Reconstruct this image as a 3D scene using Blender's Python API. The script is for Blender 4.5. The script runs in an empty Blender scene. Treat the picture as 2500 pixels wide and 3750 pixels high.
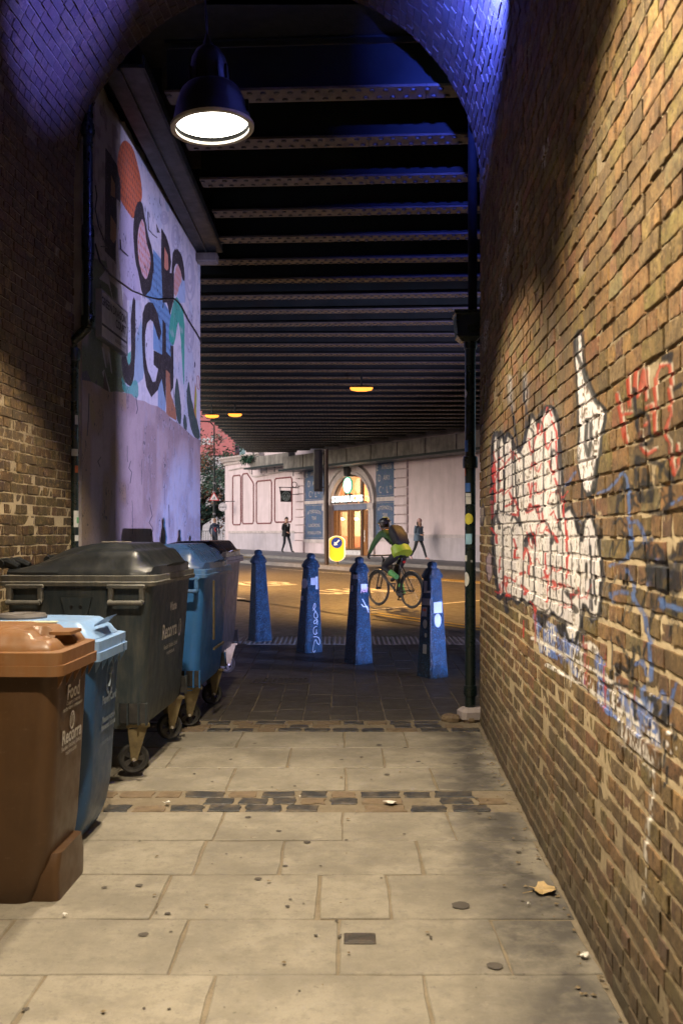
import bpy, bmesh, math, random
import numpy as np
from mathutils import Vector, Matrix
random.seed(7); np.random.seed(7)
SC = bpy.context.scene; COL = SC.collection
PI = math.pi; R = math.radians

# ------------------------------------------------------------------ camera
CAMZ = 1.6; F = 2287.0
cam_d = bpy.data.cameras.new('camera'); cam = bpy.data.objects.new('camera', cam_d); COL.objects.link(cam)
cam.location = (0, 0, CAMZ); cam.rotation_euler = (R(90), 0, 0)
cam_d.sensor_fit = 'VERTICAL'; cam_d.sensor_height = 36; cam_d.sensor_width = 24
cam_d.lens = 36*F/2352; cam_d.shift_y = 49/2352
cam_d.clip_start = 0.05; cam_d.clip_end = 1500
cam_d.dof.use_dof = True; cam_d.dof.focus_distance = 9.0; cam_d.dof.aperture_fstop = 4.5
SC.camera = cam
# ------------------------------------------------------------------ world, sun, exposure
SUN_EL, SUN_AZ = 20, 240          # degrees; azimuth clockwise from +Y
W = bpy.data.worlds.new('World'); SC.world = W; W.use_nodes = True
wn = W.node_tree; wn.nodes.clear()
sky_n = wn.nodes.new('ShaderNodeTexSky'); sky_n.sky_type = 'NISHITA'; sky_n.sun_disc = False
sky_n.sun_elevation = R(SUN_EL); sky_n.sun_rotation = R(SUN_AZ)
sky_n.air_density = 1.0; sky_n.dust_density = 3.0; sky_n.ozone_density = 3.0
bg = wn.nodes.new('ShaderNodeBackground'); bg.inputs['Strength'].default_value = 0.15
wo = wn.nodes.new('ShaderNodeOutputWorld')
wn.links.new(sky_n.outputs[0], bg.inputs[0]); wn.links.new(bg.outputs[0], wo.inputs[0])
sun_d = bpy.data.lights.new('sun', 'SUN'); sun_d.energy = 2.1; sun_d.angle = R(50); sun_d.color = (1, .86, .86)
sun = bpy.data.objects.new('sun', sun_d); COL.objects.link(sun)
_sd = Vector((math.sin(R(SUN_AZ))*math.cos(R(SUN_EL)), math.cos(R(SUN_AZ))*math.cos(R(SUN_EL)), math.sin(R(SUN_EL))))
sun.rotation_euler = _sd.to_track_quat('Z', 'Y').to_euler(); sun.location = (0, 0, 40)
SC.view_settings.view_transform = 'Standard'; SC.view_settings.look = 'None'
SC.view_settings.exposure = 0.0; SC.view_settings.gamma = 1.0; SC.view_settings.use_curve_mapping = False
SC.cycles.max_bounces = 6; SC.cycles.diffuse_bounces = 4; SC.cycles.glossy_bounces = 3
SC.cycles.transparent_max_bounces = 12; SC.cycles.caustics_reflective = False; SC.cycles.caustics_refractive = False
SC.cycles.sample_clamp_indirect = 4.0
LP = dict(lamp_a=980, lamp_b=1720, vault_blue=3600, flood_blue=4300, bollard_blue=3400, sodium=2500, cafe=420)

# ------------------------------------------------------------------ helpers
def tag(o, label=None, cat=None, group=None, kind=None):
    if label: o['label'] = label
    if cat: o['category'] = cat
    if group: o['group'] = group
    if kind: o['kind'] = kind
    return o
def thing(name, label, cat, loc=(0, 0, 0), rz=0.0, group=None):
    o = bpy.data.objects.new(name, None); COL.objects.link(o); o.empty_display_size = .1
    o.location = loc; o.rotation_euler = (0, 0, rz)
    return tag(o, label, cat, group)
def mat_of(o):
    m = Matrix.Translation(o.location) @ o.rotation_euler.to_matrix().to_4x4() @ Matrix.Diagonal((*o.scale, 1))
    return mat_of(o.parent) @ m if o.parent else m
def copy_tree(o, parent=None):
    c = o.copy(); COL.objects.link(c)
    if parent: c.parent = parent
    for ch in list(o.children): copy_tree(ch, c)
    return c
def rrect(cx, cy, w, d, r, n=4):
    r = max(min(r, w/2-1e-4, d/2-1e-4), 1e-4); pts = []
    for (sx, sy, a0) in ((1, 1, 0), (-1, 1, 90), (-1, -1, 180), (1, -1, 270)):
        for k in range(n+1):
            a = R(a0+90*k/n)
            pts.append((cx+sx*(w/2-r)+r*math.cos(a), cy+sy*(d/2-r)+r*math.sin(a)))
    return pts
class MB:
    def __init__(s): s.v = []; s.f = []; s.m = []; s.mi = 0
    def add(s, vs, fs):
        b = len(s.v); s.v += [tuple(p) for p in vs]; s.f += [tuple(i+b for i in f) for f in fs]; s.m += [s.mi]*len(fs); return s
    def box(s, c, sz, rz=0, M=None, ch=0):
        x, y, z = sz[0]/2, sz[1]/2, sz[2]/2
        if ch > 0:
            ch = min(ch, x*.9, y*.9, z*.9); vs = []
            for (zz, ins) in ((-z, ch), (-z+ch, 0), (z-ch, 0), (z, ch)):
                a, b, q = x-ins, y-ins, ch
                vs += [(a, b-q, zz), (a-q, b, zz), (-a+q, b, zz), (-a, b-q, zz), (-a, -b+q, zz), (-a+q, -b, zz), (a-q, -b, zz), (a, -b+q, zz)]
            fs = [tuple(range(7, -1, -1)), tuple(range(24, 32))]
            for k in range(3):
                for j in range(8): fs.append((k*8+j, k*8+(j+1) % 8, k*8+8+(j+1) % 8, k*8+8+j))
        else:
            vs = [(a*x, b*y, q*z) for q in (-1, 1) for (a, b) in ((-1, -1), (1, -1), (1, 1), (-1, 1))]
            fs = [(3, 2, 1, 0), (4, 5, 6, 7), (0, 1, 5, 4), (1, 2, 6, 5), (2, 3, 7, 6), (3, 0, 4, 7)]
        T = Matrix.Translation(c) @ (M if M else Matrix.Rotation(rz, 4, 'Z'))
        return s.add([T @ Vector(p) for p in vs], fs)
    def tube(s, p0, p1, r0, r1=None, n=10, cap=True):
        r1 = r0 if r1 is None else r1; p0 = Vector(p0); p1 = Vector(p1); d = (p1-p0)
        q = d.to_track_quat('Z', 'Y').to_matrix(); vs = []
        for (p, r) in ((p0, r0), (p1, r1)):
            for k in range(n):
                a = 2*PI*k/n; vs.append(p+q @ Vector((r*math.cos(a), r*math.sin(a), 0)))
        fs = [(k, (k+1) % n, n+(k+1) % n, n+k) for k in range(n)]
        if cap: fs += [tuple(range(n-1, -1, -1)), tuple(range(n, 2*n))]
        return s.add(vs, fs)
    def path(s, pts, r, n=8, closed=False):
        pts = [Vector(p) if len(p) == 3 else Vector((*p, 0)) for p in pts]; L = len(pts); vs = []; fs = []
        up = Vector((0.13, .21, 1)).normalized()
        for i, p in enumerate(pts):
            a = pts[(i-1) % L] if (closed or i > 0) else p; b = pts[(i+1) % L] if (closed or i < L-1) else p
            t = (b-a).normalized(); u = t.cross(up)
            if u.length < 1e-3: u = t.cross(Vector((1, 0, 0)))
            u.normalize(); w = t.cross(u); rr = r[i] if isinstance(r, (list, tuple)) else r
            for k in range(n):
                an = 2*PI*k/n; vs.append(p+u*rr*math.cos(an)+w*rr*math.sin(an))
        for i in range(L if closed else L-1):
            j = (i+1) % L
            for k in range(n): fs.append((i*n+k, i*n+(k+1) % n, j*n+(k+1) % n, j*n+k))
        if not closed: fs += [tuple(range(n-1, -1, -1)), tuple(range((L-1)*n, L*n))]
        return s.add(vs, fs)
    def lathe(s, prof, n=24, c=(0, 0, 0), M=None, closed=False, open0=False):
        vs = []; fs = []; T = Matrix.Translation(c) @ (M if M else Matrix.Identity(4))
        for (r, z) in prof:
            for k in range(n):
                a = 2*PI*k/n; vs.append(T @ Vector((r*math.cos(a), r*math.sin(a), z)))
        m = len(prof)
        for i in range(m if closed else m-1):
            j = (i+1) % m
            for k in range(n): fs.append((i*n+k, i*n+(k+1) % n, j*n+(k+1) % n, j*n+k))
        if not closed:
            if prof[0][0] > 1e-4 and not open0: fs.append(tuple(range(n-1, -1, -1)))
            if prof[-1][0] > 1e-4: fs.append(tuple(range((m-1)*n, m*n)))
        return s.add(vs, fs)
    def loft(s, rings, cap0=True, cap1=True):
        n = len(rings[0]); vs = [p for r in rings for p in r]; fs = []
        for i in range(len(rings)-1):
            for k in range(n): fs.append((i*n+k, i*n+(k+1) % n, (i+1)*n+(k+1) % n, (i+1)*n+k))
        if cap0: fs.append(tuple(range(n-1, -1, -1)))
        if cap1: fs.append(tuple(range((len(rings)-1)*n, len(rings)*n)))
        return s.add(vs, fs)
    def prism(s, poly, fn0, fn1):
        """poly of 2-D points; fn0/fn1 map a point to the two end faces"""
        n = len(poly); vs = [fn0(*p) for p in poly]+[fn1(*p) for p in poly]
        fs = [tuple(range(n-1, -1, -1)), tuple(range(n, 2*n))]+[(k, (k+1) % n, n+(k+1) % n, n+k) for k in range(n)]
        return s.add(vs, fs)
    def build(s, name, mats, parent=None, world=False, smooth=False, angle=35):
        me = bpy.data.meshes.new(name); vs = s.v
        if world and parent is not None:
            inv = mat_of(parent).inverted(); vs = [inv @ Vector(p) for p in vs]
        me.from_pydata([tuple(p) for p in vs], [], s.f)
        for m in (mats if isinstance(mats, (list, tuple)) else [mats]): me.materials.append(m)
        if s.mi or any(s.m): me.polygons.foreach_set('material_index', s.m)
        bm = bmesh.new(); bm.from_mesh(me); bmesh.ops.recalc_face_normals(bm, faces=bm.faces); bm.to_mesh(me); bm.free()
        if smooth:
            me.polygons.foreach_set('use_smooth', [True]*len(me.polygons))
            try: me.set_sharp_from_angle(angle=R(angle))
            except Exception: pass
        o = bpy.data.objects.new(name, me); COL.objects.link(o)
        if parent is not None: o.parent = parent
        return o
_tc = {}
def text_geo(body, size=1.0, align='CENTER', bold=0.0, sx=1.0, shear=0, spacing=1.0, extrude=0.0):
    key = (body, size, align, bold, sx, shear, spacing, extrude)
    if key in _tc: return _tc[key]
    cu = bpy.data.curves.new('lettering', 'FONT'); cu.body = body; cu.size = size; cu.align_x = align; cu.resolution_u = 3
    cu.offset = bold; cu.shear = shear; cu.space_character = spacing; cu.extrude = extrude
    ob = bpy.data.objects.new('lettering', cu); COL.objects.link(ob)
    dg = bpy.context.evaluated_depsgraph_get(); me = bpy.data.meshes.new_from_object(ob.evaluated_get(dg))
    vs = [(v.co.x*sx, v.co.y, v.co.z) for v in me.vertices]; fs = [tuple(p.vertices) for p in me.polygons]
    COL.objects.unlink(ob); bpy.data.objects.remove(ob); bpy.data.curves.remove(cu); bpy.data.meshes.remove(me)
    _tc[key] = (vs, fs); return vs, fs
def text_on(mb, body, org, ux, uy, size, align='CENTER', bold=0.0, sx=1.0, lift=.002, **k):
    vs, fs = text_geo(body, size, align, bold, sx, **k); org = Vector(org); ux = Vector(ux).normalized(); uy = Vector(uy).normalized(); n = ux.cross(uy)
    mb.add([org+ux*x+uy*y+n*(lift+z) for (x, y, z) in vs], fs); return mb

# ------------------------------------------------------------------ materials
def newmat(name):
    m = bpy.data.materials.new(name); m.use_nodes = True; nt = m.node_tree; nt.nodes.clear()
    out = nt.nodes.new('ShaderNodeOutputMaterial'); b = nt.nodes.new('ShaderNodeBsdfPrincipled'); nt.links.new(b.outputs[0], out.inputs[0])
    return m, nt, b, out
def N(nt, typ, **kw):
    n = nt.nodes.new(typ)
    for k, v in kw.items():
        if k.startswith('i_'):
            key = k[2:]; key = int(key) if key.isdigit() else key.replace('_', ' ')
            n.inputs[key].default_value = v
        else: setattr(n, k, v)
    return n
def mixc(nt, fac, a, b, blend='MIX'):
    n = nt.nodes.new('ShaderNodeMix'); n.data_type = 'RGBA'; n.blend_type = blend
    for (s, val) in ((n.inputs[0], fac), (n.inputs[6], a), (n.inputs[7], b)):
        if hasattr(val, 'links'): nt.links.new(val, s)
        elif isinstance(val, (int, float)): s.default_value = val
        else: s.default_value = (*val, 1) if len(val) == 3 else val
    return n.outputs[2]
def ramp(nt, src, p0, p1, c0=0.0, c1=1.0):
    n = nt.nodes.new('ShaderNodeMapRange'); n.inputs[1].default_value = p0; n.inputs[2].default_value = p1
    n.inputs[3].default_value = c0; n.inputs[4].default_value = c1; nt.links.new(src, n.inputs[0]); return n.outputs[0]
def math_(nt, op, a, b=None):
    n = nt.nodes.new('ShaderNodeMath'); n.operation = op
    for i, v in enumerate((a, b)):
        if v is None: continue
        if hasattr(v, 'links'): nt.links.new(v, n.inputs[i])
        else: n.inputs[i].default_value = v
    return n.outputs[0]
def noise(nt, vec, scale, detail=4, rough=.6):
    n = nt.nodes.new('ShaderNodeTexNoise'); n.inputs['Scale'].default_value = scale; n.inputs['Detail'].default_value = detail
    n.inputs['Roughness'].default_value = rough
    if vec is not None: nt.links.new(vec, n.inputs['Vector'])
    return n.outputs[0]
def wpos(nt): return nt.nodes.new('ShaderNodeNewGeometry').outputs['Position']
def opos(nt): return nt.nodes.new('ShaderNodeTexCoord').outputs['Object']
def mapped(nt, vec, scale):
    n = nt.nodes.new('ShaderNodeMapping'); n.inputs['Scale'].default_value = scale; nt.links.new(vec, n.inputs[0]); return n.outputs[0]
def bump(nt, b, h, strength=.3, dist=.01):
    n = nt.nodes.new('ShaderNodeBump'); n.inputs['Strength'].default_value = strength; n.inputs['Distance'].default_value = dist
    nt.links.new(h, n.inputs['Height']); nt.links.new(n.outputs[0], b.inputs['Normal']); return n
def M(name, col, rough=.6, metal=0.0, var=.2, scale=5.0, bmp=0.0, bscale=60, bdist=.004, dirt=None, dscale=3.0, damt=.6, streak=False, spec=.5, world=False, coat=0.0, emit=None, estr=0.0, rvar=.1, scuff=None):
    m, nt, b, out = newmat(name); P = wpos(nt) if world else opos(nt)
    n1 = noise(nt, P, scale, 5, .65)
    c = mixc(nt, ramp(nt, n1, .3, .7), [x*(1-var) for x in col], [min(1, x*(1+var)) for x in col])
    if dirt is not None:
        Pd = mapped(nt, P, (dscale*3, dscale*3, dscale*.5)) if streak else mapped(nt, P, (dscale,)*3)
        d = ramp(nt, noise(nt, Pd, 1.0, 6, .7), .45, .75, 0, damt); c = mixc(nt, d, c, dirt)
    if scuff is not None:
        sc_ = mapped(nt, P, (9, 9, 55)); s1 = ramp(nt, noise(nt, sc_, 1.0, 6, .8), .6, .72, 0, .6); s2 = ramp(nt, noise(nt, P, 85, 3, .6), .68, .76, 0, .8)
        s3 = ramp(nt, noise(nt, P, 2.5, 5, .7), .42, .62, .15, 1)
        c = mixc(nt, math_(nt, 'MULTIPLY', math_(nt, 'MAXIMUM', s1, s2), s3), c, scuff)
    nt.links.new(c, b.inputs['Base Color']); b.inputs['Metallic'].default_value = metal
    nt.links.new(ramp(nt, noise(nt, P, scale*2.3, 4, .6), .3, .7, max(0.02, rough-rvar), min(1, rough+rvar)), b.inputs['Roughness'])
    b.inputs['Specular IOR Level'].default_value = spec; b.inputs['Coat Weight'].default_value = coat
    if bmp: bump(nt, b, noise(nt, P, bscale, 4, .6), bmp, bdist)
    if emit is not None: b.inputs['Emission Color'].default_value = (*emit, 1); b.inputs['Emission Strength'].default_value = estr
    return m
def emis(name, col, s):
    m, nt, b, out = newmat(name); b.inputs['Base Color'].default_value = (*[min(.8, x) for x in col], 1); b.inputs['Emission Color'].default_value = (*col, 1); b.inputs['Emission Strength'].default_value = s; return m

# ------------------------------------------------------------------ places
TAN = .0445; TH = math.atan(TAN)                 # the tunnel's axis turns slightly to the right
def tun(x, v, z): return Vector((x*math.cos(TH)+v*math.sin(TH), -x*math.sin(TH)+v*math.cos(TH), z))
XR, XL, ZS, VEND = .789, -2.66, 4.5, 8.4         # right wall, left wall, springing, far end of the vault
XC, RAD = (XR+XL)/2, (XR-XL)/2
def gz(y):                                       # the ground rises gently past the vault
    P = [(-60, 0), (9.5, 0), (13.7, .12), (18.7, .19), (40, .36), (52, .52), (90, 1.0), (400, 1.6)]
    for (a, za), (b, zb) in zip(P, P[1:]):
        if y <= b: return za+(zb-za)*(y-a)/(b-a)
    return 1.6
FA = math.atan2(-1/math.hypot(1, .627), .627/math.hypot(1, .627)); FO = Vector((.536, 47.15, 0))
FU = Vector((math.cos(FA), math.sin(FA), 0)); FV = Vector((-math.sin(FA), math.cos(FA), 0))
def st(fx, fy, z=None, dz=0):                    # street frame: fx along the facade to the right, fy into it
    p = FO+FU*fx+FV*fy; p.z = (gz(p.y) if z is None else z)+dz; return p
def proj(p): return (784+F*p[0]/max(p[1], .05), 1225-F*(p[2]-CAMZ)/max(p[1], .05))

# ------------------------------------------------------------------ painted pictures as arrays
class Canvas:
    """a wall raster; every texel knows where it stands on the wall (gx, gy): drawing coordinates"""
    def __init__(s, gx, gy): s.gx = gx; s.gy = gy; s.h, s.w = gx.shape; s.a = np.zeros((s.h, s.w, 4), np.float32)
    def put(s, mask, col, al=1.0):
        m = (mask*al).astype(np.float32)[..., None]; c = np.array(col, np.float32)
        s.a[..., :3] = s.a[..., :3]*(1-m)+c*m; s.a[..., 3:] = s.a[..., 3:]*(1-m)+m
    def polym(s, pts):
        inside = np.zeros((s.h, s.w), bool); n = len(pts); x, y = s.gx, s.gy
        for i in range(n):
            x0, y0 = pts[i]; x1, y1 = pts[(i+1) % n]
            if y0 == y1: continue
            c = ((y0 > y) != (y1 > y)) & (x < (x1-x0)*(y-y0)/(y1-y0)+x0); inside ^= c
        return inside.astype(np.float32)
    def strokem(s, pts, w, soft=.25):
        d = np.full((s.h, s.w), 1e9, np.float32)
        for (x0, y0), (x1, y1) in zip(pts, pts[1:]):
            dx, dy = x1-x0, y1-y0; L = dx*dx+dy*dy+1e-9
            t = np.clip(((s.gx-x0)*dx+(s.gy-y0)*dy)/L, 0, 1); d = np.minimum(d, np.hypot(s.gx-x0-t*dx, s.gy-y0-t*dy))
        return np.clip((w/2*(1+soft)-d)/(w/2*2*soft+1e-6), 0, 1)
    def poly(s, pts, col, al=1.0): m = s.polym(pts); s.put(m, col, al); return m
    def stroke(s, pts, w, col, al=1.0, closed=False): s.put(s.strokem(list(pts)+([pts[0]] if closed else []), w), col, al)
    def image(s, name):
        im = bpy.data.images.new(name, s.w, s.h, alpha=True, float_buffer=False); im.colorspace_settings.name = 'Non-Color'; im.alpha_mode = 'CHANNEL_PACKED'
        im.pixels.foreach_set(np.clip(s.a, 0, 1).ravel()); im.update(); im.pack(); return im
def smooth_pts(pts, it=2, closed=True):
    for _ in range(it):
        q = []; n = len(pts)
        for i in range(n if closed else n-1):
            a, b = pts[i], pts[(i+1) % n]; q += [(a[0]*.75+b[0]*.25, a[1]*.75+b[1]*.25), (a[0]*.25+b[0]*.75, a[1]*.25+b[1]*.75)]
        pts = q if closed else [pts[0]]+q+[pts[-1]]
    return pts
def vnoise(gx, gy, sc, seed):
    rs = np.random.RandomState(seed); T = rs.rand(64, 64).astype(np.float32); x = gx*sc; y = gy*sc
    xi = np.floor(x).astype(int); yi = np.floor(y).astype(int); fx = x-xi; fy = y-yi; fx = fx*fx*(3-2*fx); fy = fy*fy*(3-2*fy)
    g = lambda i, j: T[j % 64, i % 64]
    return (g(xi, yi)*(1-fx)+g(xi+1, yi)*fx)*(1-fy)+(g(xi, yi+1)*(1-fx)+g(xi+1, yi+1)*fx)*fy
# ================================================================== RIGHT WALL PAINT
def graffiti():
    w, h = 1300, 800; v = 2.0+(np.arange(w)+.5)/w*6.5; z = (np.arange(h)+.5)/h*4.0
    Vg, Zg = np.meshgrid(v, z)
    X = XR*math.cos(TH)+Vg*math.sin(TH); Y = -XR*math.sin(TH)+Vg*math.cos(TH)
    gx = 784+F*X/Y; gy = 1225-F*(Zg-CAMZ)/Y
    C = Canvas(gx.astype(np.float32), gy.astype(np.float32))
    A = lambda pts: [(1085.1+.308*x, 721.3+.308*y) for x, y in pts]
    B = lambda pts: [(1085.1+.308*x, 1191.7+.308*y) for x, y in pts]
    wear = vnoise(Vg, Zg, 45, 1)*.6+vnoise(Vg, Zg, 110, 2)*.4
    fade = np.clip((wear-.22)*5, .25, 1)
    # blue and white spray low down
    m = C.polym(B([(440, 690), (560, 760), (700, 850), (950, 1000), (1060, 1260), (1300, 1350), (1480, 1500), (1568, 1640), (1500, 1760), (1250, 1640), (1000, 1450), (850, 1250), (640, 1060), (500, 1000)]))
    C.put(m, (.12, .2, .5), np.clip((vnoise(Vg, Zg, 14, 3)-.35)*4, 0, 1)*fade)
    C.put(m, (.75, .72, .7), np.clip((vnoise(Vg, Zg, 70, 4)-.55)*6, 0, 1)*np.clip((vnoise(Vg, Zg, 9, 5)-.35)*4, 0, 1))
    for pts, wd in (([(450, 890), (700, 1020), (950, 1150), (1150, 1290), (1320, 1400)], 26), ([(560, 1090), (800, 1230), (1000, 1370), (1160, 1470), (1350, 1620)], 30), ([(870, 940), (920, 980)], 60)):
        C.stroke(B(pts), wd*.308, (.8, .77, .72), fade)
    # the long white drip
    drip = [(1452, 1655), (1484, 1720), (1500, 1772), (1497, 1850), (1488, 1930), (1483, 2000), (1479, 2075)]
    C.put(C.strokem(drip, 11, .8), (.75, .72, .66), np.clip((vnoise(Vg, Zg, 60, 6)-.3)*3.5, 0, .9))
    C.put(C.strokem([(1440, 1690), (1500, 1745)], 40, .9), (.78, .75, .7), np.clip((vnoise(Vg, Zg, 60, 7)-.35)*3.5, 0, .9))
    # big white throw-up
    main = [(148, 1100), (150, 960), (165, 890), (188, 885), (200, 930), (216, 880), (240, 960), (262, 890), (292, 930), (312, 985), (350, 1025), (385, 950), (405, 850), (440, 750), (470, 790), (490, 850), (505, 760), (545, 690), (590, 690), (622, 760), (640, 850), (655, 1000), (665, 1150), (675, 1320), (682, 1480), (735, 1440), (765, 1510), (800, 1650), (816, 1690), (830, 1560), (865, 1495), (900, 1520), (930, 1610), (945, 1720)]
    main2 = [(958, 300), (972, 420), (962, 560), (945, 700), (905, 770), (880, 720), (850, 660), (828, 640), (806, 800), (770, 930), (720, 900), (682, 770), (640, 750), (600, 700), (560, 730), (520, 700), (478, 690), (430, 620), (405, 640), (370, 600), (335, 632), (300, 590), (262, 600), (235, 560), (200, 600), (178, 480), (160, 300), (150, 100)]
    outline = A(main)+B(main2)
    C.put(C.strokem(outline+[outline[0]], 34, .95), (.55, .52, .5), np.clip((vnoise(Vg, Zg, 90, 41)-.45)*3, 0, .5))
    wm = C.poly(outline, (.8, .77, .76), np.clip(fade+.25, 0, 1))
    C.put(wm, (.6, .57, .62), np.clip((vnoise(Vg, Zg, 7, 8)-.55)*2.5, 0, .5))
    C.put(C.strokem(outline+[outline[0]], 8.5, .3), (.016, .017, .019), .95)
    # horned spike
    spike = A([(775, 170), (800, 130), (815, 200), (835, 420), (880, 540), (930, 660), (975, 720), (968, 880), (930, 1080), (905, 1300), (870, 1350), (830, 1300), (800, 1150), (782, 1080), (806, 900), (792, 620), (775, 330)])
    C.put(C.strokem(spike+[spike[0]], 11, .3), (.025, .026, .028), .9); C.poly(spike, (.8, .77, .78), fade)
    for p, wd in ((A([(772, 180), (784, 300), (830, 400), (850, 500), (930, 660), (980, 700), (985, 800), (960, 900), (940, 1080), (920, 1200), (900, 1330), (850, 1350)]), 9), (A([(850, 790), (845, 960), (870, 1060), (885, 980), (880, 800)]), 9), (A([(780, 1060), (800, 1080)]), 5), (A([(815, 1290), (818, 1500)]), 5)): C.stroke(p, wd, (.025, .027, .028), .92)
    # the two thin rising strokes
    for p in ([(280, 470), (285, 640), (300, 700)], [(395, 450), (400, 600), (398, 660)]): C.put(C.strokem(A(p), 12, .9), (.6, .58, .6), fade*.7)
    for p in ([(292, 690), (312, 830), (335, 990), (352, 1025), (375, 990)], [(385, 500), (385, 640), (402, 700), (398, 800), (385, 950)]): C.stroke(A(p), 4.5, (.03, .035, .05), .9)
    # black inside lines
    for p, wd in ((A([(242, 960), (238, 1200), (228, 1500)]), 2.5), (A([(300, 960), (318, 1100), (325, 1300), (345, 1500), (352, 1580)]), 3), (A([(205, 930), (196, 1100), (200, 1300)]), 2.5), (A([(160, 1560), (178, 1470), (200, 1600)]), 4), (A([(290, 1540), (310, 1495), (350, 1560)]), 4), (A([(395, 1690), (420, 1650), (450, 1640), (455, 1690)]), 7), (B([(395, 200), (410, 130), (440, 118), (455, 175)]), 7), (B([(590, 180), (605, 130), (630, 170)]), 6), (B([(770, 0), (800, 110), (812, 160)]), 6), (B([(880, 200), (885, 480), (895, 680)]), 4), (B([(850, 330), (840, 560)]), 3.5), (B([(910, 420), (920, 640)]), 3.5), (B([(700, 540), (735, 590), (775, 540)]), 7), (B([(745, 650), (770, 690)]), 8), (B([(180, 440), (190, 560)]), 4), (B([(500, 730), (530, 800), (545, 730)]), 8), (B([(640, 800), (665, 870), (680, 790)]), 8), (B([(820, 760), (830, 900)]), 7), (B([(240, 620), (260, 690)]), 7)):
        C.stroke(p, wd*1.5, (.02, .021, .024), .93)
    # red handwriting over the white
    red = (.52, .035, .03)
    for p, wd in ((A([(150, 1150), (160, 1250), (168, 1400)]), 5), (A([(160, 1250), (195, 1180), (200, 1250)]), 4), (A([(160, 1110), (170, 1200)]), 6), (A([(420, 930), (440, 1050), (480, 900), (490, 820)]), 4), (A([(505, 900), (530, 780), (560, 700), (590, 760)]), 5), (A([(535, 880), (545, 990), (565, 1010), (590, 950)]), 5), (A([(590, 800), (620, 880), (630, 1050), (640, 1160)]), 5), (A([(570, 1100), (585, 1160), (600, 1190)]), 8), (A([(615, 1230), (635, 1290), (655, 1400)]), 6), (A([(275, 1330), (300, 1410), (240, 1440)]), 5), (A([(300, 1370), (330, 1420), (345, 1500), (290, 1490)]), 6), (A([(415, 1260), (430, 1370), (440, 1260)]), 4), (A([(440, 1290), (475, 1260), (475, 1340)]), 4), (A([(405, 1470), (430, 1420), (450, 1460), (410, 1480)]), 6), (A([(455, 1440), (490, 1430), (490, 1480)]), 7), (A([(500, 1480), (505, 1560), (530, 1550), (525, 1470)]), 4), (A([(575, 1500), (600, 1470), (640, 1560)]), 4), (A([(560, 1610), (610, 1650), (635, 1700)]), 7), (A([(680, 1400), (690, 1560), (700, 1700)]), 5), (B([(140, 70), (175, 120), (180, 180)]), 5), (B([(310, 150), (325, 200), (315, 290), (345, 290)]), 5), (B([(385, 220), (380, 300), (400, 220), (430, 300), (425, 420)]), 5), (B([(540, 260), (545, 400), (560, 440)]), 5), (B([(700, 90), (710, 250), (705, 440)]), 5.5), (B([(225, 480), (240, 430), (265, 440), (250, 500)]), 6), (B([(280, 440), (320, 470), (330, 430)]), 4), (B([(355, 410), (385, 400)]), 8), (B([(365, 500), (405, 540), (390, 560)]), 8), (B([(260, 570), (280, 575)]), 9), (B([(600, 470), (615, 500)]), 10), (B([(650, 490), (685, 500)]), 10), (B([(440, 620), (470, 690)]), 5), (B([(380, 760), (378, 880)]), 4), (B([(205, 250), (200, 400)]), 4), (B([(560, 470), (555, 620)]), 4)):
        C.stroke(p, wd*.95, red, .9)
    # denser layers of small handwriting over and round the white piece
    rr = random.Random(31)
    def squig(cx, cy, w_, h_, n): return smooth_pts([(cx+w_*(k/n-.5)+rr.uniform(-.2, .2)*w_, cy+rr.choice((-1, 1))*rr.uniform(.3, 1)*h_/2) for k in range(n+1)], 1, False)
    for k in range(17): C.stroke(squig(rr.uniform(1140, 1345), rr.uniform(1010, 1400), rr.uniform(16, 42), rr.uniform(22, 52), rr.randint(3, 6)), rr.uniform(2.2, 4.2), red, np.clip(fade, .2, .85))
    for k in range(5): C.stroke(squig(rr.uniform(1150, 1370), rr.uniform(1050, 1440), rr.uniform(8, 22), rr.uniform(50, 150), 3), rr.uniform(4, 7.5), (.02, .022, .025), np.clip(fade, .2, .9))
    caps = [A([(x, y)])[0]+A([(x+w_, y2)])[0] for x, w_, y, y2 in ((150, 38, 905, 1480), (196, 38, 915, 1470), (238, 62, 900, 1500), (300, 80, 1030, 1490), (388, 66, 850, 1470), (470, 60, 800, 1480), (535, 110, 700, 1440))]+[B([(x, y)])[0]+B([(x+w_, y2)])[0] for x, w_, y, y2 in ((160, 66, 20, 590), (232, 60, 60, 590), (300, 74, 30, 620), (380, 80, 130, 640), (470, 110, 20, 700), (585, 90, 60, 740), (680, 120, 0, 900), (815, 60, 60, 700), (880, 80, 40, 740))]
    for x0, y0, x1, y1 in caps:
        r_ = (x1-x0)/2; cx_c = (x0+x1)/2; pts = [(cx_c-r_*math.cos(t), y0+r_*1.6-r_*1.6*math.sin(t)) for t in [PI*k/10 for k in range(11)]]+[(cx_c+r_*math.cos(t), y1-r_*1.4+r_*1.4*math.sin(t)) for t in [PI*k/10 for k in range(11)]]
        pts = [(x+rr.uniform(-.8, .8), y+rr.uniform(-2, 2)) for x, y in pts]; C.put(C.strokem(pts[rr.randint(0, 5):rr.randint(14, 22)], rr.uniform(3.0, 4.4)), (.018, .019, .022), .85)
        if r_ > 12: C.stroke([(cx_c, y0+r_*3.2), (cx_c+rr.uniform(-2, 2), (y0+y1)/2+rr.uniform(-20, 20)), (cx_c, y1-r_*3.5)], 2.6, (.02, .021, .024), .8)
    for k in range(0): C.stroke([(1142+k*25+rr.uniform(-6, 6), 1090+rr.uniform(-30, 30)), (1140+k*25+rr.uniform(-6, 6), 1250), (1146+k*25+rr.uniform(-8, 8), 1410+rr.uniform(-30, 30))], rr.uniform(2, 4), (.03, .03, .035), .85)
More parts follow.
